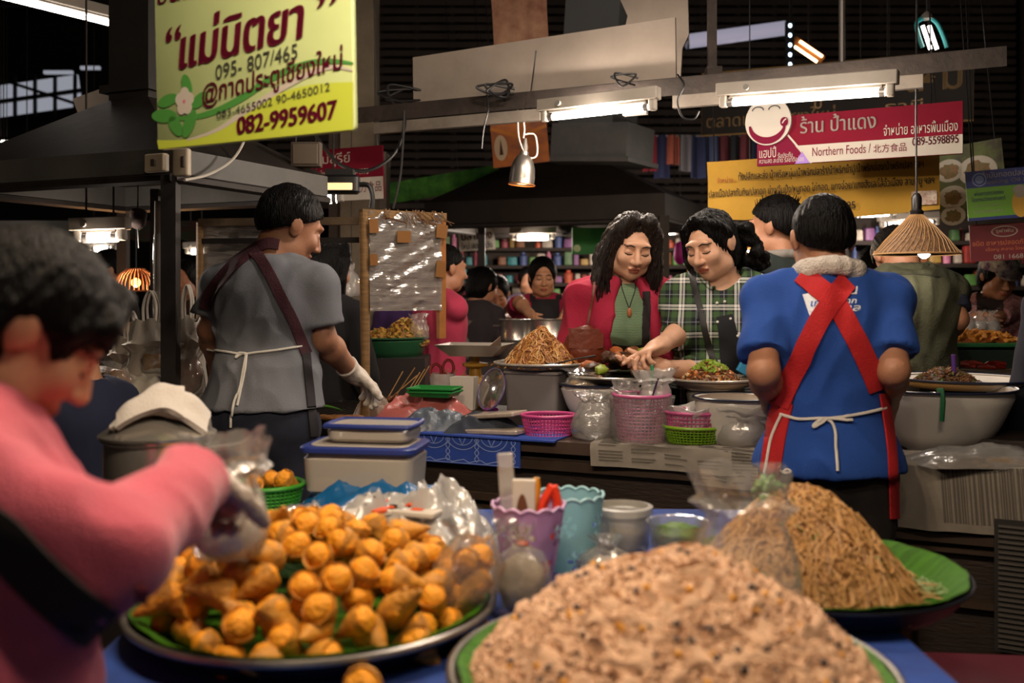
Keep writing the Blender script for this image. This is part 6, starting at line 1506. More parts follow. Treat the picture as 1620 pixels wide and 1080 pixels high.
    for k, (px, py, Y, sx, sy, h, lab) in enumerate(((490, 838, 2.05, .28, .2, .12, 'crumpled clear bag below the food box'), (600, 850, 2.02, .34, .24, .15, 'crumpled white bag with orange print between the snacks and the food box'), (690, 835, 2.06, .30, .24, .17, 'crumpled milky bag heap beside the lilac cup'), (655, 880, 1.93, .26, .18, .08, 'flattened milky bag right behind the orange snacks'), (745, 900, 1.9, .14, .14, .07, 'crumpled clear bag at the foot of the lilac cup'), (560, 815, 2.22, .2, .14, .07, 'clear bag crumpled against the blue bag'), (300, 905, 1.95, .16, .14, .05, 'white crumpled bag between the sweater and the snack tray'))):
        b = P(px, py, Y); t = crumple('plastic_bag', lab, (b.x, b.y, z0), sx, sy, h, MILKY if k not in (0, 5) else CLEAR, 20 + k, rz=k * .7, n=34)
        if k == 1:
            for (x, y) in ((-.03, -.05), (.05, -.045), (.01, .01)): MB().ell((x, y, .125), (.018, .01, .006), 10, 6).jitter(.004, 90).build('orange_print', M('orange_print', '#d4521c', .5), t)
    for k, (px, py, lab) in enumerate(((598, 830, 'thin white paper packet with orange mark on the crumpled bags'), (648, 852, 'second white paper packet lying across the milky bags'))):
        b = P(px, py, 2.0); t = thing('paper_packet', lab, 'packet', (b.x, b.y, z0 + .115), .5 - k * .9); MB().rbox((0, 0, 0), (.13, .05, .012), .01).build('packet_body', M('white_card', '#cfc6ba', .7), t); MB().rbox((.02, -.005, .007), (.025, .018, .002), .004).build('orange_mark', M('orange_print', '#d4521c', .5), t)
    c = P(560, 1082, 1.42); t = dup(proto[1], T=Matrix.Translation((-.2, 1.335, z0 + .028)) @ Matrix.Rotation(1.4, 4, 'X'), children=trees[1], label='single orange-topped cone snack lying on the blue cloth in front of the trays', group='loose snack on the cloth')
    # --- floor level things at the right
    red = M('maroon_plastic', '#5c0f22', .5, var=.15, vscale=6); c = Vector((.98, 1.95, 0))
    t = thing('crate', 'maroon plastic crate standing on the floor beside the near table', 'crate', c, -.1)
    MB().rbox((0, 0, .575), (.40, .42, .03), .02).build('lid', red, t); MB().rbox((0, 0, .28), (.37, .39, .56), .02).build('crate_body', M('dark_maroon', '#3a0a16', .5), t)
    t = thing('drain_grate', 'ridged grey metal grate on edge at the right side near the floor', 'grate', P(1625, 930, 2.7), -.5)
    MB().box((0, 0, 0), (.16, .02, .36)).build('frame', M('grey_metal', '#3d3a38', .5, .5), t)
    for k in range(24): MB().box((0, -.013, -.165 + k * .0143), (.14, .008, .006)).build('slat', M('grey_metal_light', '#6a655f', .5, .5), t)
    t = thing('wooden_post', 'weathered wooden leg with brass strip at the corner of the near table', 'post', (.675, 1.74, 0)); MB().box((0, 0, .4), (.05, .05, .80)).build('shaft', wood, t); MB().box((.0, -.028, .4), (.02, .006, .78)).build('brass_strip', M('dull_brass', '#8a5c24', .4, .6), t)

# ---------------------------------------------------------------- the centre counter
ZC = .88
def counter():
    wood = M('counter_wood', '#2c1f17', .6, var=.3, vscale=5, bump=.25, bscale=30, stretch=(1, 1, 5))
    ang = RZ; base = S(.86, .27, 0)
    t = thing('counter', 'long dark wooden market counter with moulded front between vendor and customers', 'counter', base, ang)
    L, D = 2.25, .54
    MB().box((0, 0, ZC - .02), (L, D, .04)).build('worktop', M('worktop_wood', '#4a382c', .6, var=.25, vscale=6), t)
    MB().box((0, -.03, ZC / 2 - .03), (L - .06, D - .1, ZC - .06)).build('carcass', wood, t)
    mb = MB()
    for z, h, y in ((.80, .03, .012), (.68, .025, .02), (.645, .012, .012), (.5, .02, .016), (.08, .1, .014)): mb.box((0, -D / 2 + .02 - y, z), (L - .04, .03, h))
    mb.build('moulding', M('moulding_wood', '#3c2c1e', .55, var=.3, vscale=8), t)
    MB().box((.0, .135, ZC + .0225), (L - .1, .25, .045)).build('raised_shelf', wood, t)
    # blue printed cloth over the front edge
    bl = M('printed_blue', '#2b4aa6', .7, var=.12, vscale=9); t = thing('counter_cloth', 'blue cloth with pale scroll print hanging over the counter edge behind the food box', 'cloth', S(-.05, 0, ZC), RZ)
    MB().box((.24, .15, .004), (.62, .30, .004)).box((.21, -.014, -.045), (.43, .005, .1)).box((.24, -.01, .002), (.62, .03, .006)).build('cloth', bl, t)
    mb = MB(); Tt = Matrix(((1, 0, 0, 0), (0, 0, -1, -.0172), (0, 1, 0, -.095), (0, 0, 0, 1)))
    pm = MB()
    for cx_ in (.10, .21, .32):
        for r in (.03, .045): stroke(pm, [(cx_ + r * 1.3 * cos(a), .095 - r * sin(a)) for a in [pi * k / 16 for k in range(17)]], .0028, 0, 0)
        stroke(pm, [(cx_ - .012, .09), (cx_, .065), (cx_ + .012, .09)], .004, 0, 0)
    for cx_ in (.03, .155, .265, .40): stroke(pm, [(cx_ + .008 * sin(k * .9), .01 + k * .006) for k in range(14)], .003, 0, 0); stroke(pm, [(cx_ - .008 * sin(k * .9), .01 + k * .006) for k in range(14)], .003, 0, 0)
    stroke(pm, [(.0 + k * .0215, .012 + .006 * sin(k * 2.1)) for k in range(20)], .003, 0, 0); stroke(pm, [(0, .004), (.42, .004)], .002, 0, 0)
    pm.v = [tuple(Tt @ Vector(v)) for v in pm.v]; pm.build('scroll_print', M('pale_print', '#8fa3d8', .7), t, smooth=False)
    # newspapers over the edge
    def newspaper(label, a0, a1, b0, drop, seed, z=.0, skew=0, bars=False):
        t = thing('newspaper', label, 'newspaper', S((a0 + a1) / 2, 0, ZC), RZ); w = a1 - a0; o = ngon_noise(seed); n = 20
        def fn(u, v):
            s = v * (b0 + drop); x = (u - .5) * w + skew * v; 
            y = b0 - s; zz = .006 + z
            if y < -.018: zz -= (-.018 - y); y = -.018 - .02 * (1 - math.exp((y + .018) * 12)) - .008 * sin(u * 7 + seed)
            return (x, y, zz + .004 * noise.noise(Vector((u * 5, v * 5, 0)) + o))
        MB().sheet(fn, n, 24, .0016).build('sheet', PAPER, t)
        mb = MB(); rnd = random.Random(seed)
        for c_ in range(5):
            for r_ in range(16 if not bars else 0):
                u0 = .05 + c_ * .19; v0 = .42 + r_ * .034
                if rnd.random() < .18: continue
                q = [Vector(fn(u0 + du, v0 + dv)) + Vector((0, -.0022, .0016)) for du, dv in ((0, 0), (.15 * rnd.uniform(.6, 1), 0), (.15 * rnd.uniform(.6, 1), .014), (0, .014))]; mb.add(q, [(0, 3, 2, 1)])
        if bars:
            x = .32
            while x < .93:
                w_ = rnd.choice((.006, .01, .016)); q = [Vector(fn(a, .56 + .38 * i / 8)) + Vector((0, -.003, .0005)) for i in range(9) for a in (x, x + w_)]; mb.add(q, [(2 * i, 2 * i + 2, 2 * i + 3, 2 * i + 1) for i in range(8)]); x += w_ + rnd.choice((.006, .009, .018))
        mb.build('print', M('newsprint_ink', '#5a544c', .9), t, smooth=False)
        return t
    newspaper('newspaper sheet hanging over the counter edge left of the blue T-shirt', .60, 1.16, .2, .09, 2, skew=.03)
    newspaper('newspaper corner drooping lower beside the red apron skirt', .98, 1.26, .16, .13, 4, .002, skew=-.02)
    newspaper('white printed sheet with barcode bars hanging from the counter, right of the blue T-shirt', 1.52, 1.90, .22, .20, 6, .001, skew=.03, bars=True)
    def atb(px, b, z=ZC):          # the spot on the counter in line with px, b metres in from its front edge
        k = (px - CX) / F
        return S((k * (3.48 + .917 * b) + .31 - .399 * b) / (.917 + .399 * k), b, z)
    at = lambda px, py, z=ZC: G(px, py, z)
    # --- front row, left to right
    pinkm = M('hot_pink_plastic', '#cc4a86', .4); pinkl = M('pink_plastic', '#c45a8c', .4); grnm = M('leaf_green_plastic', '#6f9a1e', .4)
    b = atb(868, .11); woven_basket('basket', 'low hot pink plastic basket on the counter edge, right of the folded cloths', b, .093, .072, pinkm, .8, sy=.8, nv=46, nh=6)
    bag('filled_bag', 'clear bag stuffed with crumpled film between the low pink basket and the pink pail', atb(941, .10), .155, .155, clear_plastic('thin_film', '#e4dfd9', .20, .14, 22, 1.0, .07), 31, .5, .5, content=clear_plastic('inner_film', '#b5aca2', .3, .2, 30, 1, .1))
    b = atb(1015, .11); woven_basket('pail', 'tall pink perforated plastic pail wrapped in clear film', b, .092, .155, pinkl, .8, nv=40, nh=14, cat='pail', r=.0026)
    h = thing('pail_wrap', 'clear film sagging around the tall pink pail', 'film', b); MB().lathe([(.096, .0), (.105, .05), (.102, .11), (.108, .15)], 40, fn=lambda r, z, a: (r * (1 + .07 * noise.noise(Vector((cos(a) * 2, sin(a) * 2, z * 14)))), z)).jitter(.008, 30, 3).build('film', clear_plastic('thin_film', '#e4dfd9', .20, .14, 22, 1.0, .07), h)
    bag('plastic_bag', 'white translucent bag standing open in the tall pink pail', b + Vector((.045, .02, .09)), .115, .145, MILKY, 33, .95, .35)
    bag('plastic_bag', 'small clear bag standing in the left half of the pink pail', b + Vector((-.05, .01, .09)), .085, .11, CLEAR, 35, .95, .2)
    t = thing('ladle', 'dark purple handled ladle standing in the pink pail', 'ladle', b + Vector((.01, -.02, .06))); MB().tube([(0, 0, 0), (.025, 0, .1), (.042, 0, .15)], [.005, .006, .0065], 8, flat=.5).build('handle', M('dark_purple', '#3a1c4a', .35), t); MB().ell((0, 0, -.01), (.02, .014, .02)).build('bowl', M('dark_purple', '#3a1c4a', .35), t)
    t = thing('spatula', 'teal green handled spatula standing in the pink pail', 'spatula', b + Vector((.035, .03, .06))); MB().tube([(0, 0, 0), (.004, 0, .13), (.004, 0, .175), (.003, 0, .19)], [.004, .005, .011, .009], 10, flat=.5).build('handle', M('teal_green', '#1a9a6a', .35), t); MB().box((0, 0, -.02), (.03, .003, .05)).build('blade', INOX, t)
    b = atb(1100, .12); woven_basket('basket', 'green woven plastic basket nested under the pink one', b, .104, .06, grnm, .78, sy=.85, nv=50, nh=7)
    t = woven_basket('basket', 'pink plastic basket stacked in the green basket, lined with white film', b + Vector((0, 0, .045)), .098, .062, pinkl, .86, sy=.85, nv=44, nh=5)
    MB().lathe([(.088, .02), (.09, .05), (.097, .068), (.102, .08), (.106, .078), (.1, .062)], 40, fn=lambda r, z, a: (r * (1 + .05 * sin(a * 7)), z + .008 * sin(a * 5 + 1)), sy=.85).jitter(.004, 40).build('liner', MILKY, t)
    bag('plastic_bag', 'empty clear bag slumped against the green and pink baskets', atb(1180, .10), .16, .135, clear_plastic('thin_film', '#e4dfd9', .20, .14, 22, 1.0, .07), 37, .7, .5, lean=-.1)
    crumple('cloth', 'folded dark blue cloth lying on the newspaper beside the red apron', S(1.2, .07, ZC + .008), .14, .08, .045, M('dark_blue_cloth', '#1c2a5e', .9), 8, 'cloth', parts='fabric')
    # --- left front: folded bags and cloths
    crumple('plastic_bag', 'heap of pink translucent bags on the counter, in front of the green trays', atb(672, .17), .42, .17, .125, M('pink_film', '#c06a64', .3, bump=.8, bscale=22, alpha=.85), 41, n=40)
    crumple('plastic_bag', 'grey-blue plastic bag heap below the pink bags', atb(692, .08), .28, .14, .085, M('greyblue_film', '#5d6672', .35, bump=.8, bscale=22, alpha=.93), 43, n=36)
    crumple('plastic_bag', 'brown paper-stuffed clear bag beside the grill, under the bamboo post', atb(592, .16) , .17, .13, .11, M('brown_film', '#7a6350', .4, bump=.6, bscale=25, alpha=.94), 45, n=30)
    crumple('cloth', 'rumpled dark grey-blue cloth on the counter edge behind the blue print', atb(765, .10), .27, .15, .075, M('slate_cloth', '#2e333e', .9), 47, 'cloth', n=40, parts='fabric')
    for k, (px, py, dz, w, lab) in enumerate(((785, 668, .055, .20, 'stack of flat clear bags lying on the rumpled dark cloth'), (776, 683, .004, .25, 'flat pack of clear bags on the counter edge under the dark cloth'))):
        b = atb(px, .11 if k == 0 else .065); t = thing('bag_pack', lab, 'packet', b + Vector((0, 0, dz)), RZ - .12 + .1 * k); MB().rbox((0, 0, .009), (w, .11, .016), .008, R=Matrix.Rotation(-.12 + .1 * k, 3, 'Y')).jitter(.004, 20, k).build('pack', M('clear_pack', '#a8988a', .25, var=.15, vscale=14, bump=.4, bscale=30), t)
    g = M('grass_green_plastic', '#1f7a34', .4)
    for k in range(2):
        t = thing('plastic_tray', ('lower', 'upper')[k] + ' of the two stacked green plastic trays on the pink bags', 'tray', atb(688, .17, ZC + .105) + Vector((0, 0, .006 + k * .012)), RZ + .1 + .04 * k)
        MB().add([(x * .085 * q, y * .06 * q, z) for q, z in ((1, .018), (.85, 0)) for x, y in ((-1, -1), (1, -1), (1, 1), (-1, 1))] + [(x * .081 * q, y * .056 * q, z) for q, z in ((1, .018), (.84, .003)) for x, y in ((-1, -1), (1, -1), (1, 1), (-1, 1))], [(4, 5, 1, 0), (5, 6, 2, 1), (6, 7, 3, 2), (7, 4, 0, 3), (7, 6, 5, 4), (8, 9, 13, 12), (9, 10, 14, 13), (10, 11, 15, 14), (11, 8, 12, 15), (12, 13, 14, 15), (0, 1, 9, 8), (1, 2, 10, 9), (2, 3, 11, 10), (3, 0, 8, 11)]).build('tray_body', g, t, smooth=False)
        MB().tube([(x * .086, y * .061, .018) for x, y in ((-1, -1), (1, -1), (1, 1), (-1, 1))], .004, 6, closed=True).build('rim', g, t)
    Z2 = ZC + .045
    # --- second row: cup of scissors, paper cup, scale, lid, bin, bowls
    b = atb(700, .40, Z2); t = thing('clear_cup', 'clear plastic cup holding red scissors beside the scale', 'cup', b); MB().lathe([(0, 0), (.042, 0), (.052, .13), (.05, .13), (.04, .004), (0, .004)], 28).build('cup_body', MILKY, t)
    t = thing('scissors', 'red-handled scissors standing in the clear cup', 'scissors', b + Vector((.0, -.02, .06))); rm = M('scissor_red', '#8a1e22', .4)
    for d in (-1, 1): MB().tube([(d * .024 + .021 * cos(a), 0, .085 + .03 * sin(a) + d * .008) for a in [k / 20 * 2 * pi for k in range(20)]], .0058, 6, closed=True).tube([(d * .016, 0, .057), (0, 0, .03)], .006, 6).build('handle', rm, t); MB().box((d * .004, 0, 0), (.012, .003, .07), R=Matrix.Rotation(d * .08, 3, 'Y')).build('blade', INOX, t)
    b = atb(735, .37, Z2); t = thing('paper_box', 'white folded paper box standing in front of the yellow scale', 'box', b + Vector((0, -.02, 0)), RZ + .15); MB().box((0, 0, .062), (.085, .06, .125), taper=1.12).box((-.01, -.034, .07), (.004, .002, .09)).build('box_body', M('white_card', '#cfc6ba', .7), t, smooth=False)
    b = atb(752, .45, Z2); t = thing('weighing_scale', 'yellow kitchen weighing scale with square steel pan of papers', 'scale', b, RZ + .2); ye = M('mustard_enamel', '#a87a1c', .45, var=.15, vscale=10)
    MB().rbox((0, 0, .06), (.12, .12, .12), .02, top=.82).build('scale_body', ye, t); MB().lathe([(.025, .12), (.022, .15), (.05, .16), (.05, .17), (.018, .175), (.018, .2)], 20).build('pan_support', ye, t)
    MB().prism(ell_poly(0, 0, .045, .045, 32), .004, Matrix(((1, 0, 0, 0), (0, 0, -1, -.058), (0, 1, 0, .06), (0, 0, 0, 1)))).build('dial', M('dial_white', '#c9c2b4', .4), t)
    MB().add([(x * q, y * q * .85, z) for q, z in ((.135, .245), (.085, .2)) for x, y in ((-1, -1), (1, -1), (1, 1), (-1, 1))] + [(x * q, y * q * .85, z) for q, z in ((.131, .245), (.083, .204)) for x, y in ((-1, -1), (1, -1), (1, 1), (-1, 1))], [(4, 5, 1, 0), (5, 6, 2, 1), (6, 7, 3, 2), (7, 4, 0, 3), (7, 6, 5, 4), (8, 9, 13, 12), (9, 10, 14, 13), (10, 11, 15, 14), (11, 8, 12, 15), (12, 13, 14, 15), (0, 1, 9, 8), (1, 2, 10, 9), (2, 3, 11, 10), (3, 0, 8, 11)]).build('pan', M('dull_pan', '#a39a90', .4, .4), t, smooth=False)
    p = thing('paper_sheets', 'pinkish paper sheets lying in the pan of the yellow scale', 'paper', b + Vector((.02, 0, .21)), RZ + .4); MB().sheet(lambda u, v: ((u - .5) * .16, (v - .5) * .12, .03 * abs(u - .35) + .035 * max(0, u - .6) * (1 - v) * 3 + .006), 12, 8, .0015).build('sheet', M('pink_paper', '#b59a8c', .8), p)
    b = atb(778, .34, Z2); t = thing('round_lid', 'round clear lid with mauve rim and purple clip standing on edge against the bin', 'lid', b + Vector((0, -.02, .085))); Rl = Matrix.Rotation(radians(80), 3, 'X') @ Matrix.Rotation(radians(-38), 3, 'Y')
    Rl = Matrix.Rotation(radians(-55), 3, 'Z') @ Matrix.Rotation(radians(72), 3, 'X')
    MB().lathe([(0, .012), (.06, .01), (.078, 0), (.075, -.003), (.058, .006), (0, .008)], 40, R=Rl).build('lid_disc', clear_plastic('lid_clear', '#a09a92', .25, .1, 10, .1), t); MB().tube([Rl @ Vector((.08 * cos(a), .08 * sin(a), 0)) for a in [k / 40 * 2 * pi for k in range(40)]], .0045, 6, closed=True).build('rim', M('mauve_rim', '#6a5a86', .35), t)
    MB().rbox((.0, -.012, -.078), (.05, .02, .02), .006).build('clip', M('purple_clip', '#8a1a78', .4), t)
    b = P(853, 655, 3.72); b.z = Z2; t = thing('storage_bin', 'grey translucent plastic bin under the plate of fried noodles', 'bin', b, RZ); MB().rbox((0, 0, .076), (.20, .17, .152), .02, top=1.08, n=5).build('bin_body', clear_plastic('grey_translucent', '#85807e', .88, .35, 8, .05, .02), t); MB().rbox((0, 0, .152), (.222, .19, .012), .02).build('rim', M('grey_plastic', '#8a8582', .4), t)
    pb = b + Vector((.01, .02, .158)); t = basin('plate', 'wide shallow metal plate heaped with fried noodles on the grey bin', pb, .178, .022, M('dull_plate', '#9a948c', .35, .6), M('plate_rim', '#bdb6aa', .3, .5), .6, cat='plate')
    rnd = random.Random(21); fn_ = [M('fried_noodle', '#b0783a', .55), M('fried_noodle_dark', '#7d4a20', .55), M('fried_pale', '#cda468', .5)]
    heap('fried_noodles', 'tall peak of golden fried noodles on the wide metal plate', pb + Vector((-.005, 0, .008)), .145, .135, M('noodle_heap_core', '#8f5f2c', .7, var=.3, vscale=60), 1.15, 9, .007, 60, mats=fn_, build_extra=both(strands(420, .145, .0026, 1, rnd, L=.06, loose=.012, seg=8), strands(160, .145, .0028, 2, rnd, L=.05, loose=.012, seg=8), strands(120, .145, .0024, 3, rnd, L=.05, loose=.012, seg=8)), sx=1, sy=.9)
    t = thing('serving_spoon', 'black serving spoon resting on the plate of fried noodles', 'spoon', pb + Vector((.05, -.12, .03))); MB().tube([(0, 0, .0), (.07, -.02, .018), (.14, -.03, .03)], [.005, .005, .007], 8, flat=.6).build('handle', BLACK, t); MB().ell((-.02, .005, -.004), (.03, .02, .007)).build('bowl', BLACK, t)
    b = P(770, 600, 3.85); b.z = Z2; t = thing('styrofoam_tray', 'pinkish foam tray of dried noodles between the scale and the noodle plate', 'tray', b + Vector((.1, .02, .09)), .3); MB().rbox((0, 0, .012), (.2, .12, .022), .02, R=Matrix.Rotation(-.2, 3, 'Y'), top=1.12).build('tray_body', M('pale_foam', '#c09a90', .8), t); tag(heap('noodle_bits', '', (0, 0, .022), .08, .018, fn_[0], .8, 5, .005, 80, sy=.6, parent=t, n=30, rings=8))
    b = atb(942, .36, Z2); bw = basin('bowl', 'white enamel bowl with dark rim behind the stuffed clear bag', b, .13, .112, base=.6)
    bag('plastic_bag', 'clear bag lying over the rim of the white enamel bowl', b + Vector((-.05, -.05, .09)), .13, .09, CLEAR, 51, .8, .5, content=M('bag_fried', '#96703a', .6, vscale=50, var=.4), lean=.1)
    # grilled food plate in front of the crimson jacket
    b = P(985, 596, 3.62); t = basin('plate', 'shallow tray of grilled meat and leaf parcels in front of the crimson jacket', b + Vector((.0, 0, -.02)), .17, .022, M('dark_tray', '#3a322c', .5), M('plate_rim', '#bdb6aa', .3, .5), .7, cat='plate', sx=1.15)
    st_ = thing('display_stand', 'dark block carrying the tray of grilled meat', 'stand', (b.x, b.y, Z2), RZ); MB().box((0, 0, (b.z - .022 - Z2) / 2), (.14, .14, b.z - .022 - Z2)).build('block', STEEL_DARK, st_)
    cols = [M('grilled_dark', '#4a2c18', .5, var=.4, vscale=40, bump=.5, bscale=60), M('grilled_orange', '#b0602a', .5, var=.3, vscale=40, bump=.4, bscale=60), M('leaf_parcel', '#8a9a2c', .5, var=.25, vscale=20), M('grilled_brown', '#7a4a26', .5, var=.35, vscale=40, bump=.5, bscale=60)]
    nm = ('dark grilled fish piece', 'orange grilled meat piece', 'yellow-green leaf parcel', 'brown grilled meat piece'); rnd = random.Random(13)
    for k in range(24):
        a = rnd.random() * 6.28; r = .15 * sqrt(rnd.random()); lv = max(0, 1 - r / .15) * .085; ci = (0, 1, 3, 3, 1, 0)[k % 6] if k not in (4, 17) else 2
        if ci == 2: r = .12; a = 3.6 + k * .1
        mb = MB().ell((0, 0, 0), (rnd.uniform(.036, .056), rnd.uniform(.02, .03), rnd.uniform(.015, .022)), 14, 10).jitter(.008, 50, k); o = mb.build('grilled_piece' if ci != 2 else 'leaf_parcel', cols[ci], None, loc=b + Vector((r * cos(a) * 1.1, r * sin(a), .02 + lv)), rz=rnd.random() * 3); o.rotation_euler.x = rnd.uniform(-.4, .4)
        tag(o, nm[ci] + ' on the tray in front of the crimson jacket', 'food', nm[ci] + 's on the grill tray')
    # salad plates
    b = P(1128, 604, 3.45); b.z = 1.04; t = basin('plate', 'wide pale plate of chopped salad in front of the plaid shirt', b, .155, .03, M('pale_plate', '#aca498', .35, .3), M('plate_rim', '#bdb6aa', .3, .5), .6, cat='plate')
    rnd = random.Random(17); heap('chopped_salad', 'mound of chopped salad with green herbs and orange carrot on the pale plate', b + Vector((-.01, 0, .012)), .115, .078, M('salad_brown', '#7d4e28', .6, var=.35, vscale=70), 1, 11, .006, 70, mats=[M('salad_green', '#8aa838', .5), M('salad_orange', '#c06a24', .5), M('salad_pale', '#c4a878', .5), M('salad_dark', '#5c3418', .5)], sy=.9, build_extra=both(grains(260, .06, .0055, 1, rnd, lift=.9), grains(150, .11, .005, 2, rnd, lift=.6), grains(200, .11, .005, 3, rnd, lift=.6), grains(260, .112, .005, 4, rnd, lift=.6)))
    s_ = basin('bowl', 'grey bowl standing under the pale salad plate', Vector((b.x, b.y, Z2)) , .095, .112, M('grey_enamel', '#8b857d', .4), None or M('plate_rim', '#bdb6aa', .3, .5), .7)
    b = atb(1164, .17); basin('bowl', 'large white enamel bowl of broth just left of the blue T-shirt', b, .135, .15, base=.62); tag(MB().lathe([(0, 0), (.118, 0), (.118, .004), (0, .004)], 40).jitter(.002, 30).build('broth', M('brown_broth', '#9a6f44', .3, var=.25, vscale=30), loc=b + Vector((0, 0, .12))), 'brown broth filling the white bowl left of the blue T-shirt', 'food')
    t = thing('patterned_cloth', 'black cloth with white flower pattern behind the salad plate', 'cloth', P(1172, 585, 3.66)); MB().sheet(lambda u, v: ((u - .5) * .2, .03 * sin(u * 5), (v - .5) * .11 + .01 * sin(u * 9)), 16, 8, .003).build('fabric', M('flower_cloth', '#141216', .9, vscale=38, col2='#cfc9c0'), t)
    t = thing('blue_packet', 'bright blue packet beside the patterned black cloth', 'packet', P(1182, 580, 3.5)); MB().rbox((0, 0, 0), (.06, .02, .06), .006, R=Matrix.Rotation(.5, 3, 'Y')).build('packet_body', M('bright_blue', '#2a86b4', .5), t)
    # --- right of the blue T-shirt
    b = at(1507, 716) + Vector((0, .14, 0)); big = basin('basin', 'very large white enamel basin of curry at the right end of the counter', b, .245, .185, base=.56, group=None)
    tag(MB().lathe([(0, 0), (.212, 0), (.212, .005), (0, .005)], 48).jitter(.002, 24).build('curry', M('brown_curry', '#a57c40', .25, var=.3, vscale=24), loc=b + Vector((0, 0, .152))), 'orange-brown curry in the very large white basin', 'food')
    t = thing('spoon', 'green-handled spoon hooked on the rim of the very large white basin', 'spoon', b + Vector((-.075, -.238, .14))); MB().tube([(0, 0, -.03), (0, -.008, .03), (.002, .0, .06), (.004, .04, .058)], [.010, .011, .009, .006], 8, flat=.6).build('handle', M('dark_green_plastic', '#175c34', .4), t); MB().ell((.004, .06, .045), (.016, .024, .006)).build('bowl', INOX, t)
    b2 = P(1520, 612, 3.42); t = basin('basin', 'shallow white enamel basin of dark stew behind the very large basin', b2, .23, .028, base=.7); st_ = thing('display_stand', 'dark stand carrying the shallow white basin', 'stand', (b2.x, b2.y, 0), RZ); MB().box((0, 0, b2.z / 2), (.26, .24, b2.z)).build('block', STEEL_DARK, st_)
    rnd = random.Random(19); heap('dark_stew', 'dark brown chopped stew piled in the shallow white basin', b2 + Vector((-.06, -.02, .01)), .115, .055, M('stew_dark', '#3a2414', .5, var=.4, vscale=60), 1, 13, .006, 70, mats=[M('stew_brown', '#6a4424', .5), M('stew_green', '#4f5a24', .5)], build_extra=both(grains(300, .11, .006, 1, rnd, lift=.5), grains(60, .11, .005, 2, rnd, lift=.6)))
    t = thing('spoon', 'purple-handled spoon standing upright in the dark stew', 'spoon', b2 + Vector((-.048, -.06, .03))); MB().tube([(0, 0, 0), (-.002, 0, .05), (-.004, 0, .085)], [.006, .008, .008], 8).build('handle', M('violet_plastic', '#4a2470', .4), t); MB().ell((0, 0, -.005), (.012, .008, .014)).build('bowl', M('violet_plastic', '#4a2470', .4), t)
    crumple('plastic_bag', 'clear plastic sheet crumpled under the very large white basin', S(1.78, .10, ZC + .004), .42, .24, .05, CLEAR, 61, n=40)
    crumple('cloth', 'dirty beige rag on the counter edge above the barcode sheet', S(1.80, .03, ZC + .003), .34, .09, .026, M('beige_rag', '#7d6a55', .95, bump=.5, bscale=80), 63, 'cloth', parts='fabric')

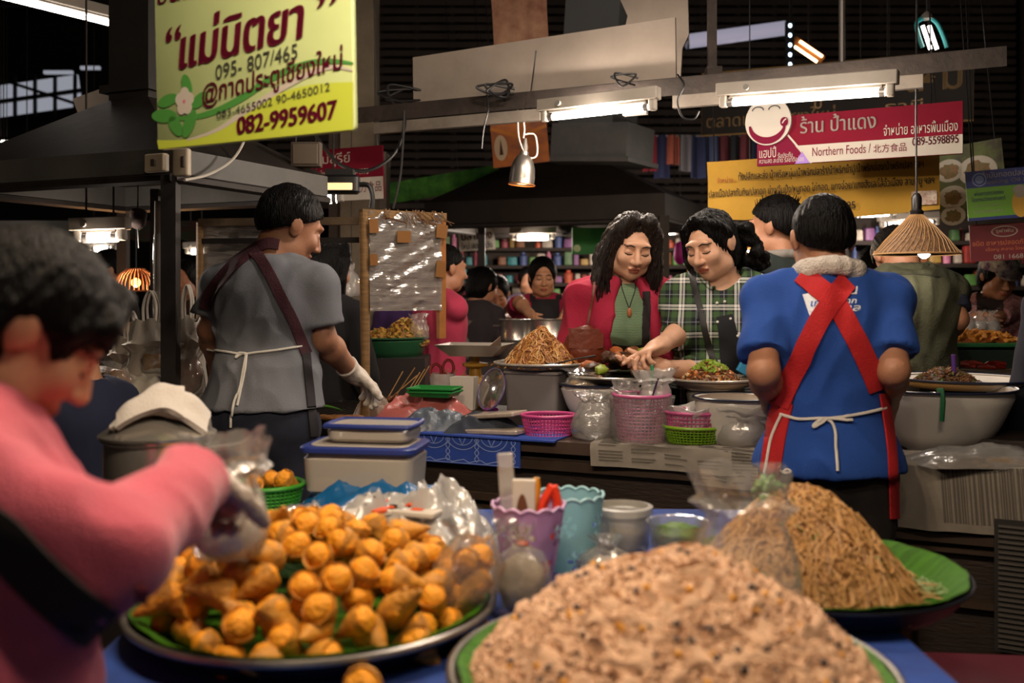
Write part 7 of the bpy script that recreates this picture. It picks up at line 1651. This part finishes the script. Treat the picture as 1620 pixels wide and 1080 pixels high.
# ---------------------------------------------------------------- grill, wind shield, left stall
def grill_side():
    dk = M('grill_steel', '#26221f', .5, .5, var=.3, vscale=9)
    b = S(-.60, .30, 0); t = thing('grill_stand', 'dark steel grill stand with charcoal trough in front of the grey T-shirt vendor', 'grill', b, RZ)
    MB().box((0, 0, .80), (.60, .52, .03)).build('top_plate', dk, t)
    for sx in (-1, 1):
        for sy in (-1, 1): MB().box((sx * .27, sy * .22, .39), (.04, .04, .78)).build('leg', dk, t)
    MB().box((0, -.25, .86), (.60, .02, .10)).box((0, .25, .86), (.60, .02, .10)).box((.29, 0, .86), (.02, .5, .10)).box((-.29, 0, .86), (.02, .5, .10)).build('trough', dk, t)
    mb = MB()
    for k in range(19): mb.tube([(-.28 + k * .031, -.24, .905), (-.28 + k * .031, .24, .905)], .003, 5)
    mb.build('grill_grate', M('grate_rods', '#3d3733', .4, .8), t)
    MB().box((0, -.27, .62), (.58, .02, .32)).build('front_panel', M('dark_red_panel', '#3a1a18', .6, var=.3, vscale=6), t)
    zg = .915; sau = M('grilled_sausage', '#7a4520', .4, var=.35, vscale=30); bamb = M('bamboo_stick', '#c79a5c', .6); rnd = random.Random(6)
    def skew(T, n, label, group):
        t = thing('skewer', label, 'skewer', T=T, group=group); MB().tube([(-.12, 0, 0), (.13, 0, 0)], .0022, 5).build('stick', bamb, t)
        for k in range(n): MB().ell((-.085 + k * .034, 0, 0), (.02, .0125, .011), 10, 8).jitter(.003, 90, k).build('meat', sau, t)
        return t
    src = None
    for k in range(22):
        fanned = k < 13; c = P(596 + (k % 13) * 8.2 if fanned else 655 + (k % 9) * 10, 598 - 2 * (k % 3) if fanned else 602 - 3 * (k % 4), 3.95); c.z = zg + .03 + .012 * (k % 3)
        if fanned: T = Matrix.Translation(c + Vector((.04, 0, .0))) @ Matrix.Rotation(rnd.uniform(-.3, .5), 4, 'Z') @ Matrix.Rotation(-rnd.uniform(.55, 1.15), 4, 'Y')
        else: T = Matrix.Translation(c) @ Matrix.Rotation(rnd.uniform(-.9, .9), 4, 'Z') @ Matrix.Rotation(-rnd.uniform(.0, .35), 4, 'Y')
        lab = 'meat skewer with its bamboo stick pointing up on the grill behind the bamboo post' if fanned else 'meat skewer lying flat on the grill right of the upright skewers'; gr = 'upright skewers on the grill' if fanned else 'flat skewers on the grill'
        if src is None: src = skew(T, 3, lab, gr); ch = tree(src)
        else: dup(src, T=T, label=lab, group=gr, children=ch)
    for k in range(9):
        c = P(505 + k * 7, 618 + (k % 2) * 4, 3.50); c.z = zg + .012; o = MB().lathe([(0, 0), (.03, .001), (.034, .006), (.03, .011), (0, .013)], 18).jitter(.004, 50, k).build('grilled_patty', M('patty_brown', '#a06a34', .5, var=.35, vscale=40), loc=c, rz=k)
        tag(o, 'flat round grilled patty on the near edge of the grill', 'food', 'patties on the grill')
    o = MB().sheet(lambda u, v: ((u - .5) * .16, (v - .5) * .1, .02 * sin(u * 3)), 8, 6, .002).build('banana_leaf', LEAF, loc=P(505, 585, 3.75), rz=.4); o.location.z = zg + .01; tag(o, 'piece of green banana leaf on the grill beside the gloved hand', 'leaf')
    # wind shield: bamboo posts and film wrapped frame
    film = clear_plastic('shield_film', '#b8aea6', .42, .16, 15, 1.0, .16, (.45, .45, 2.6)); bp = M('bamboo_post', '#8a683e', .6, var=.35, vscale=14, stretch=(1, 1, 6)); tape = M('brown_tape', '#8a5f35', .35)
    A, B = P(577, 340, 3.55), P(698, 340, 3.72); d = (B - A); W = d.length; u = d.normalized()
    t = thing('wind_shield', 'upright wind shield frame wrapped in crumpled clear film with brown tape patches', 'screen', (A.x, A.y, 0), atan2(u.y, u.x)); zt, zb = A.z + .01, P(0, 487, 3.6).z
    MB().tube([(0, 0, ZC - .06), (.003, 0, 1.1), (0, 0, 1.35), (-.004, 0, zt)], [.017, .016, .018, .017], 10).build('post', bp, t)
    MB().box((W, 0, (zt + 1.2) / 2), (.028, .022, zt - 1.2)).build('post', M('raw_wood', '#a5692f', .6, var=.2, vscale=20), t)
    MB().box((W / 2, 0, zt - .005), (W + .03, .03, .03)).build('top_rail', bp, t); MB().box((W / 2, .0, zb), (W, .012, .012)).build('bottom_rail', bp, t)
    for yy, sd in ((-.02, 1), (.02, 5)):
        MB().sheet(lambda a, b: (.01 + a * (W - .02), yy + .02 * (abs(noise.noise(Vector((a * 2, b * 7 - a * 3, sd)))) - .2) + .01 * abs(noise.noise(Vector((a * 5, b * 20 - a * 6, sd)))), zb - .01 + b * (zt - zb + .015)), 30, 44, .001).build('film', film, t)
    mb = MB(); rnd = random.Random(3)
    for k in range(16): x = rnd.uniform(-.01, W); mb.tube(bez([Vector((x, -.024, zt + .014)), Vector((x + rnd.uniform(-.02, .05), -.03, zt - .015)), Vector((x + rnd.uniform(.0, .08), -.028, zt - rnd.uniform(.02, .05)))], 4), .0035, 5, flat=.4)
    mb.build('film_gather', clear_plastic('gather_film', '#b08a68', .7, .2, 30, .8), t)
    for (x, z, w, h) in ((.14, zt - .085, .055, .042), (.02, zt - .05, .035, .05), (.02, zt - .17, .03, .04), (W - .015, zt - .06, .045, .05), (W - .02, zt - .2, .04, .06)): MB().box((x, -.032, z), (w, .003, h), R=Matrix.Rotation(.12 * (x * 20 % 2 - 1), 3, 'Y')).build('tape_patch', tape, t)
    MB().tube([(-.02, 0, ZC - .065), (-.02, 0, ZC + .02)], .02, 10).shift((.02, 0, 0)).build('post_foot', BLACK, t)
    A, B = P(316, 352, 3.75), P(578, 358, 3.66); d = B - A; W = d.length; u = d.normalized(); t = thing('wind_shield', 'long wind shield frame of wood and film running behind the grey T-shirt vendor', 'screen', (A.x, A.y, 0), atan2(u.y, u.x)); zt = A.z
    MB().tube([(0, 0, .8), (0, 0, zt)], .014, 8).build('post', bp, t); MB().box((W / 2, 0, zt), (W, .03, .028)).build('top_rail', M('taped_rail', '#5b4a38', .5, var=.3, vscale=20), t); MB().box((W / 2, .0, zt - .07), (W, .015, .02)).build('middle_rail', STEEL_DARK, t)
    MB().sheet(lambda a, b: (a * W * .42, .012 + .008 * noise.noise(Vector((a * 5, b * 8, 2))), zt - .28 + b * .28), 24, 20, .001).build('film', film, t)
    # left stall: table, bags, basket, packets
    ty = M('stall_table_wood', '#33261e', .7, var=.3, vscale=6); c = Vector((-1.76, 3.98, 0)); t = thing('stall_table', 'dark low stall table at the left carrying plastic bags and packets', 'table', c, RZ)
    MB().box((0, 0, .90), (1.15, .75, .04)).build('tabletop', ty, t); MB().box((0, -.33, .78), (1.1, .03, .2)).build('apron_rail', ty, t)
    for sx in (-1, 1):
        for sy in (-1, 1): MB().box((sx * .52, sy * .32, .44), (.05, .05, .88)).build('leg', ty, t)
    zt = .92
    def carrier(label, px, py, Y, w, h, seed, z=zt):
        b = P(px, py, Y); t = bag('carrier_bag', label, (b.x, b.y, z), w, h * .8, WHITEBAG, seed, .9, -.1)
        for d in (-1, 1): MB().tube(bez([Vector((-w * .1 + d * .0, d * w * .12, h * .74)), Vector((-w * .12, d * w * .1, h * .95)), Vector((0, d * w * .08, h * 1.08)), Vector((w * .12, d * w * .1, h * .95)), Vector((w * .1, d * w * .12, h * .74))], 6), .012, 6, flat=.25).build('handle', WHITEBAG, t)
        return t
    carrier('tall white carrier bag with loop handles beside the dark hood post', 240, 560, 3.56, .19, .40, 71, .945); carrier('white carrier bag leaning behind the other bags at the left stall', 207, 562, 3.72, .15, .33, 72, .945); carrier('white carrier bag standing between the hood post and the grey T-shirt', 297, 560, 3.62, .13, .42, 73, .945)
    crumple('plastic_bag', 'large slack milky bag spread on the left stall above the steel pot', (P(230, 640, 3.45).x, 3.45, .945), .36, .22, .14, WHITEBAG, 75, n=34)
    bag('snack_packet', 'clear packet of brown snacks in front of the white carrier bags', P(185, 632, 3.42), .12, .13, CLEAR, 77, .5, .4, content=M('brown_snack', '#8a5a24', .5, vscale=50, col2='#5c3a18'), fill=.85)
    bag('snack_packet', 'clear packet of golden crisps against the tall white carrier bag', P(240, 590, 3.52), .10, .10, CLEAR, 78, .5, .4, content=M('golden_snack', '#a5742c', .5, vscale=50, col2='#6e4a20'), fill=.85)
    bag('snack_packet', 'clear packet of crisps tucked right of the hood post', P(300, 625, 3.5), .11, .16, CLEAR, 79, .5, .4, content=M('russet_snack', '#7a4426', .5, vscale=50, col2='#4a2a18'), fill=.9)
    bag('snack_packet', 'small clear packet on top of the crisps beside the tall carrier bag', P(262, 588, 3.55), .08, .10, CLEAR, 80, .5, .4, content=M('golden_snack', '#a5742c', .5), fill=.85)
    b = P(152, 606, 3.6); t = woven_basket('wicker_basket', 'brown wicker basket with dark lid at the left stall', (b.x, b.y, .945), .085, .11, M('brown_wicker', '#5a3a1e', .6), .85, nv=26, nh=11, r=.0042); MB().lathe([(0, .16), (.04, .158), (.075, .14), (.088, .112), (.08, .108), (0, .15)], 30).build('lid', M('dark_wicker_lid', '#3a2414', .6, var=.4, vscale=40, bump=.8, bscale=60), t)
    b = P(165, 520, 4.6); t = thing('food_tray', 'dark tray of orange fried food lit by the wicker lamp', 'tray', b + Vector((0, 0, -.02))); MB().rbox((0, 0, 0), (.40, .22, .02), .02).build('tray_body', STEEL_DARK, t); rnd = random.Random(4)
    heap('fried_food', 'orange fried food piled on the dark tray under the wicker lamp', b + Vector((0, 0, -.01)), .12, .05, M('fried_orange', '#b5681c', .6, var=.4, vscale=50), 1, 3, .012, 60, sx=1.4, sy=.7, build_extra=grains(140, .11, .011, 1, rnd, sx=1.4, sy=.7, lift=.5), mats=[M('fried_orange_light', '#d08a34', .5)])
    st_ = thing('display_stand', 'dark counter block under the orange fried food tray', 'stand', (b.x, b.y, 0), 0); MB().box((0, 0, (b.z - .03) / 2), (.7, .4, b.z - .03)).build('block', STEEL_DARK, st_)

def far_stalls():
    # green tray of fried snacks
    b = P(602, 536, 4.75); gd = M('dark_green_plastic2', '#1c4a2c', .45)
    t = basin('snack_tray', 'wide deep green tray heaped with golden fried snacks behind the skewers', b + Vector((0, 0, -.08)), .215, .085, gd, gd, .85, cat='tray', sx=1.05); st_ = thing('display_stand', 'dark stand under the wide green snack tray', 'stand', (b.x + .05, b.y, 0)); MB().box((0, 0, (b.z - .08) / 2), (.36, .4, b.z - .08)).build('block', M('stand_brown', '#241b18', .7), st_)
    rnd = random.Random(14); ms = [M('crisp_golden', '#b58a3c', .5), M('crisp_brown', '#8a5a24', .5), M('crisp_green', '#6a7a2c', .5)]
    for k, (dx, R, h, lab) in enumerate(((-.13, .105, .115, 'left heap of golden fried snacks in the wide green tray'), (.0, .09, .07, 'low middle heap of greenish fried snacks in the wide green tray'), (.115, .11, .125, 'right heap of golden fried snacks in the wide green tray'))):
        heap('fried_snacks', lab, b + Vector((dx, .0, -.03)), R, h, M('crisp_core', '#8e672c', .7, var=.35, vscale=50), .9, 20 + k, .008, 60, mats=ms, sy=1.2, n=40, rings=14, build_extra=both(grains(260, R, .008, 1, rnd, sy=1.2, lift=.6, long=2.2), grains(140, R, .008, 2, rnd, sy=1.2, lift=.6, long=2), grains(60, R, .006, 3, rnd, sy=1.2, lift=.7, long=2)))
    bag('plastic_bag', 'clear bag standing at the right end of the wide green snack tray', P(662, 540, 4.7), .10, .13, CLEAR, 81, .6, .4); bag('hanging_bag', 'pale clear bag hanging beside the person in black', P(556, 470, 5.0), .09, .17, MILKY, 82, .2, .2); kk = thing('hanging_string', 'thin string holding the pale clear bag beside the person in black', 'string', P(556, 470, 5.0)); MB().tube([(0, 0, .13), (0, 0, 2.6)], .002, 4).build('string', BLACK, kk)
    bag('snack_packet', 'clear packet with greens standing behind the scale pan', Vector((-.30, 5.4, 1.0)), .15, .22, CLEAR, 83, .6, .6, content=M('packet_green', '#4a5a2c', .6, var=.4, vscale=30), fill=.5)
    # steel pots in front of the crimson top vendor
    for k, (px, w, lab) in enumerate(((815, .17, 'tall steel pot in front of the vendor in crimson top, left of the pair'), (868, .26, 'wide steel pot in front of the vendor in crimson top, right of the pair'))):
        b = P(px, 560, 5.45); t = thing('steel_pot', lab, 'pot', (b.x, b.y, 1.0)); R = w / 2; MB().lathe([(0, 0), (R, 0), (R * 1.02, .01), (R * 1.02, .11), (R * 1.05, .115), (R * 1.02, .12), (R * 1.02, .22), (R * 1.06, .225), (R * .98, .225), (R * .97, .01), (0, .008)], 36).build('pot_body', INOX, t)
        for d in (-1, 1): MB().tube([(d * R * 1.02, -.03, .19), (d * (R * 1.02 + .03), -.02, .19), (d * (R * 1.02 + .03), .02, .19), (d * R * 1.02, .03, .19)], .006, 6).build('handle', INOX, t)
    b = P(835, 560, 5.6); st_ = thing('display_stand', 'dark table under the pair of steel pots', 'stand', (b.x, b.y, 0)); MB().box((0, 0, .5), (.9, .6, 1.0)).build('block', M('stand_brown', '#241b18', .7), st_)
    # right far stall
    b = P(1540, 540, 4.6); t = thing('food_tray', 'green edged tray of fried food in front of the flowered cap vendor', 'tray', b + Vector((0, 0, -.01))); MB().rbox((0, 0, 0), (.46, .32, .02), .02).build('tray_body', M('tray_green', '#2c6a3c', .4), t)
    rnd = random.Random(24); heap('fried_food', 'orange brown fried food spread on the green edged tray', b + Vector((.0, -.03, .0)), .1, .045, M('fried_rust', '#9a5424', .6, var=.4, vscale=50), .8, 30, .01, 60, sx=1.9, sy=1, build_extra=grains(160, .1, .011, 1, rnd, sx=1.9, lift=.5), mats=[M('fried_orange_light', '#d08a34', .5)], n=40, rings=12)
    for k, px in enumerate((1523, 1540, 1560, 1578)): bag('filled_bag', ('first', 'second', 'third', 'fourth')[k] + ' of four clear filled bags from left on the tray by the flowered cap vendor', P(px, 528, 4.68) + Vector((0, .06, 0)), .085, .11, CLEAR, 85 + k, .3, .4, content=MILKY)
    st_ = thing('display_stand', 'dark green stall front under the fried food tray, right of the olive vest', 'stand', (b.x + .1, b.y, 0)); MB().box((0, 0, (b.z - .03) / 2), (.9, .36, b.z - .03)).build('block', M('stall_green', '#16261c', .6, var=.3, vscale=5), st_)
    b = P(1515, 585, 4.1); t = thing('shelf_board', 'pale ledge holding red sausages below the fried food tray', 'shelf', b); MB().box((.05, 0, -.02), (.5, .2, .035)).build('board', M('pale_ledge', '#6e6252', .7), t); rnd = random.Random(7)
    st_ = thing('display_stand', 'dark block under the pale sausage ledge', 'stand', (b.x + .05, b.y, 0)); MB().box((0, 0, (b.z - .045) / 2), (.48, .18, b.z - .045)).build('block', STEEL_DARK, st_)
    for k in range(16): c = b + Vector((-.16 + k * .022, rnd.uniform(-.05, .05), .012 + .012 * (k % 2))); o = MB().tube([(-.035, 0, 0), (0, .004, .004), (.035, 0, 0)], [.007, .011, .007], 8).build('sausage', M('red_sausage', '#8a2418', .35, var=.3, vscale=30), loc=c, rz=rnd.uniform(-.8, .8)); tag(o, 'small dark red sausage on the pale ledge', 'food', 'red sausages on the pale ledge')
    # tables, shelves and goods far behind
    cols = ['#8f3a4a', '#4a6b42', '#a08040', '#465688', '#7a4a7c', '#b5a89a', '#c0563a', '#2f7f86', '#7a4a2a', '#c77a9a', '#5f8f4a', '#91302a']
    names = ['red', 'green', 'yellow', 'blue', 'purple', 'white', 'orange', 'teal', 'brown', 'pink', 'pale green', 'dark red']
    shm = M('shelf_brown', '#2c221d', .8); rnd = random.Random(33)
    def shelf(label, x0, x1, Y, zs, where, dens, hh=(.06, .14)):
        t = thing('shelf_unit', label, 'shelf', ((x0 + x1) / 2, Y, 0)); w = x1 - x0
        for z in zs: MB().box((0, 0, z - .015), (w, .3, .03)).build('shelf_board', shm, t)
        for d in (-1, 1): MB().box((d * w / 2, 0, max(zs) / 2 + .15), (.04, .3, max(zs) + .3)).build('upright', shm, t)
        MB().box((0, .16, max(zs) / 2 + .15), (w, .02, max(zs) + .3)).build('back_panel', M('shelf_back', '#3a302a', .8, var=.3, vscale=5), t)
        for z in zs:
            x = x0 + .06
            while x < x1 - .06:
                k = rnd.randrange(12); w_ = rnd.uniform(.045, .10); h_ = rnd.uniform(*hh)
                if rnd.random() < dens:
                    mb = MB()
                    if k % 3 == 0: mb.lathe([(0, 0), (w_ * .4, 0), (w_ * .42, h_ * .7), (w_ * .2, h_ * .85), (w_ * .22, h_), (0, h_)], 10)
                    else: mb.rbox((0, 0, h_ / 2), (w_, .08, h_), .015, n=2, top=.9)
                    tag(mb.build('packet' if k % 3 else 'jar', M('goods_' + str(k), cols[k], .5, var=.3, vscale=18), loc=(x + w_ / 2, Y - .08 + rnd.uniform(-.03, .03), z), rz=rnd.uniform(-.2, .2)), ('small %s packet ' if k % 3 else 'small %s jar ') % names[k] + where, 'goods', names[k] + (' packets ' if k % 3 else ' jars ') + where)
                x += w_ + .008
    shelf('tall shelf of coloured goods far behind the crimson top vendor', -.8, 2.2, 9.2, (.98, 1.14, 1.30, 1.46, 1.62, 1.78), 'on the far shelf behind the pots', .93)
    shelf('shelf of coloured goods far behind the olive vest and blue T-shirt', 2.5, 4.6, 7.6, (1.25, 1.42, 1.59, 1.76), 'on the far shelf behind the bamboo lamp', .85)
    # heaps of wrapped goods on a far table beside the crimson top vendor
    b = Vector((.55, 7.6, 0)); t = thing('stall_table', 'far table piled with wrapped coloured goods behind the crimson jacket', 'table', b); MB().box((0, 0, 1.02), (1.5, .7, .05)).build('tabletop', shm, t); MB().box((0, -.3, .5), (1.4, .03, 1.0)).build('front_panel', shm, t)
    for k in range(34):
        x = -.68 + (k % 12) * .12; lv = k // 12; o = MB().ell((0, 0, .045), (.075, .06, .05), 12, 8).jitter(.02, 16, k).build('wrapped_bundle', M('goods_' + str(k * 5 % 12), cols[k * 5 % 12], .4), loc=b + Vector((x + lv * .05, -.2 + lv * .14, 1.045 + lv * .075)), rz=k); tag(o, 'blurred %s wrapped bundle on the far table behind the crimson jacket' % names[k * 5 % 12], 'goods', names[k * 5 % 12] + ' bundles on the far table')
    t = thing('magenta_bag', 'bright magenta bag hanging far behind, between the two customers', 'bag', P(1076, 400, 7.0)); MB().ell((0, 0, 0), (.05, .03, .085)).jitter(.015, 14).build('bag_body', M('magenta', '#b01f8a', .5), t); MB().tube([(0, 0, .08), (0, 0, 3.4)], .004, 5).build('string', BLACK, t)
    # clothes hanging high behind the centre hood
    t = thing('clothes_rail', 'steel rail with garments hanging high behind the centre hood', 'rail', P(1060, 225, 8.6)); MB().tube([(-.5, 0, .06), (1.1, 0, .06)], .015, 8).build('rail', M('galvanised', '#5a5552', .5, .6), t)
    for x in (-.45, 1.05): MB().tube([(x, 0, .06), (x, 0, 2.6)], .008, 6).build('hanger_rod', STEEL_DARK, t)
    gcol = ('#7d7468', '#7a1f2c', '#1d2346', '#9a5040', '#6c6a70', '#232a4c', '#3f4a6a', '#5a2530', '#22222a', '#6a3038', '#1f2840')
    for k in range(11):
        c = P(1010 + k * 19, 214, 8.6); mb = MB().sheet(lambda u, v: ((u - .5) * (.11 + .02 * v), .03 * sin(u * 6 + k), -v * (.25 + .06 * (k % 3))), 8, 8, .02); tag(mb.build('garment', M('garment_' + str(k), gcol[k], .9), loc=c), ('%s garment hanging on the high rail, number order ' % ('beige', 'crimson', 'navy', 'rust', 'grey', 'indigo', 'slate', 'wine', 'black', 'brick', 'midnight')[k]).replace(', number order ', ' behind the centre hood'), 'clothing', 'garments on the high rail')
    # hanging bits under the left canopy
    t = thing('spice_bunch', 'dark round bunch hanging under the left extractor hood', 'bunch', P(218, 345, 4.0)); MB().ell((0, 0, 0), (.035, .035, .045)).jitter(.012, 30).build('bunch', M('dark_bunch', '#23140f', .8), t); MB().tube([(0, 0, .04), (0, 0, .38)], .003, 5).tube([(0, 0, -.04), (.004, 0, -.12)], .003, 5).build('string', BLACK, t)
    t = thing('awning', 'striped reddish awning edge far behind the left stall', 'awning', P(130, 350, 7.0)); MB().sheet(lambda u, v: ((u - .5) * 2.2, -v * .3, -v * .14 + .015 * sin(u * 40) * v), 60, 6, .01).build('cloth', M('awning_red', '#4a1a1c', .9, vscale=7, col2='#24402a'), t)
    t = thing('back_counter', 'dark counter far left behind the stall table', 'counter', (-2.6, 6.6, 0)); MB().box((0, 0, .5), (2.2, .5, 1.0)).build('carcass', shm, t); MB().box((0, -.02, 1.015), (2.3, .56, .03)).build('worktop', shm, t)
    for k in range(9): o = MB().ell((0, 0, .05), (.06, .05, .055), 12, 8).jitter(.02, 18, k + 40).build('food_pile', M('amber_pile', '#8a4a18', .6, var=.4, vscale=30), loc=(-3.3 + k * .17, 6.45, 1.03)); tag(o, 'blurred amber food pile on the far left counter', 'food', 'amber food piles on the far left counter')

setting(); overhead(); lamps(); signs(); near_table(); counter(); grill_side(); far_stalls(); build_people(); background_people()

# sub-parts go one level down: an eyebrow belongs to the body, a knob to its lid
SUB = {'eyebrow': ('body',), 'eyelash': ('body',), 'collar': ('sweater', 'vest', 'shirt', 'jacket'), 'shirt_print': ('shirt',), 'button': ('shirt',), 'collar_edge': ('shirt',), 'collar_trim': ('knit_top',), 'yoke_seam': ('vest',), 'dark_lapel': ('jacket',), 'hair_strand': ('hair',), 'hair_tuft': ('hair',), 'pendant': ('necklace',),
       'apron_tie': ('apron_strap',), 'tube_cap': ('tube',), 'starter': ('housing',), 'lid_knob': ('lid',), 'shade_rim': ('lamp_shade',), 'weave': ('lamp_shade',), 'brown_window': ('packet_body',), 'orange_mark': ('packet_body',), 'switch': ('cover',), 'pan': ('pan_support',), 'tape_patch': ('film',), 'film_gather': ('film',), 'bag_flap': ('bag_body',), 'brass_strip': ('shaft',), 'clip': ('lid_disc',), 'dial': ('scale_body',), 'post_foot': ('post',)}
base_name = lambda o: o.name.split('.')[0]
by_parent = {}
for o in list(bpy.data.objects):
    if o.parent is not None: by_parent.setdefault(o.parent.name, []).append(o)
for pn, ch in by_parent.items():
    first = {}
    for o in ch: first.setdefault(base_name(o), o)
    for o in ch:
        for host in SUB.get(base_name(o), ()):
            if host in first and first[host] is not o: o.parent = first[host]; break
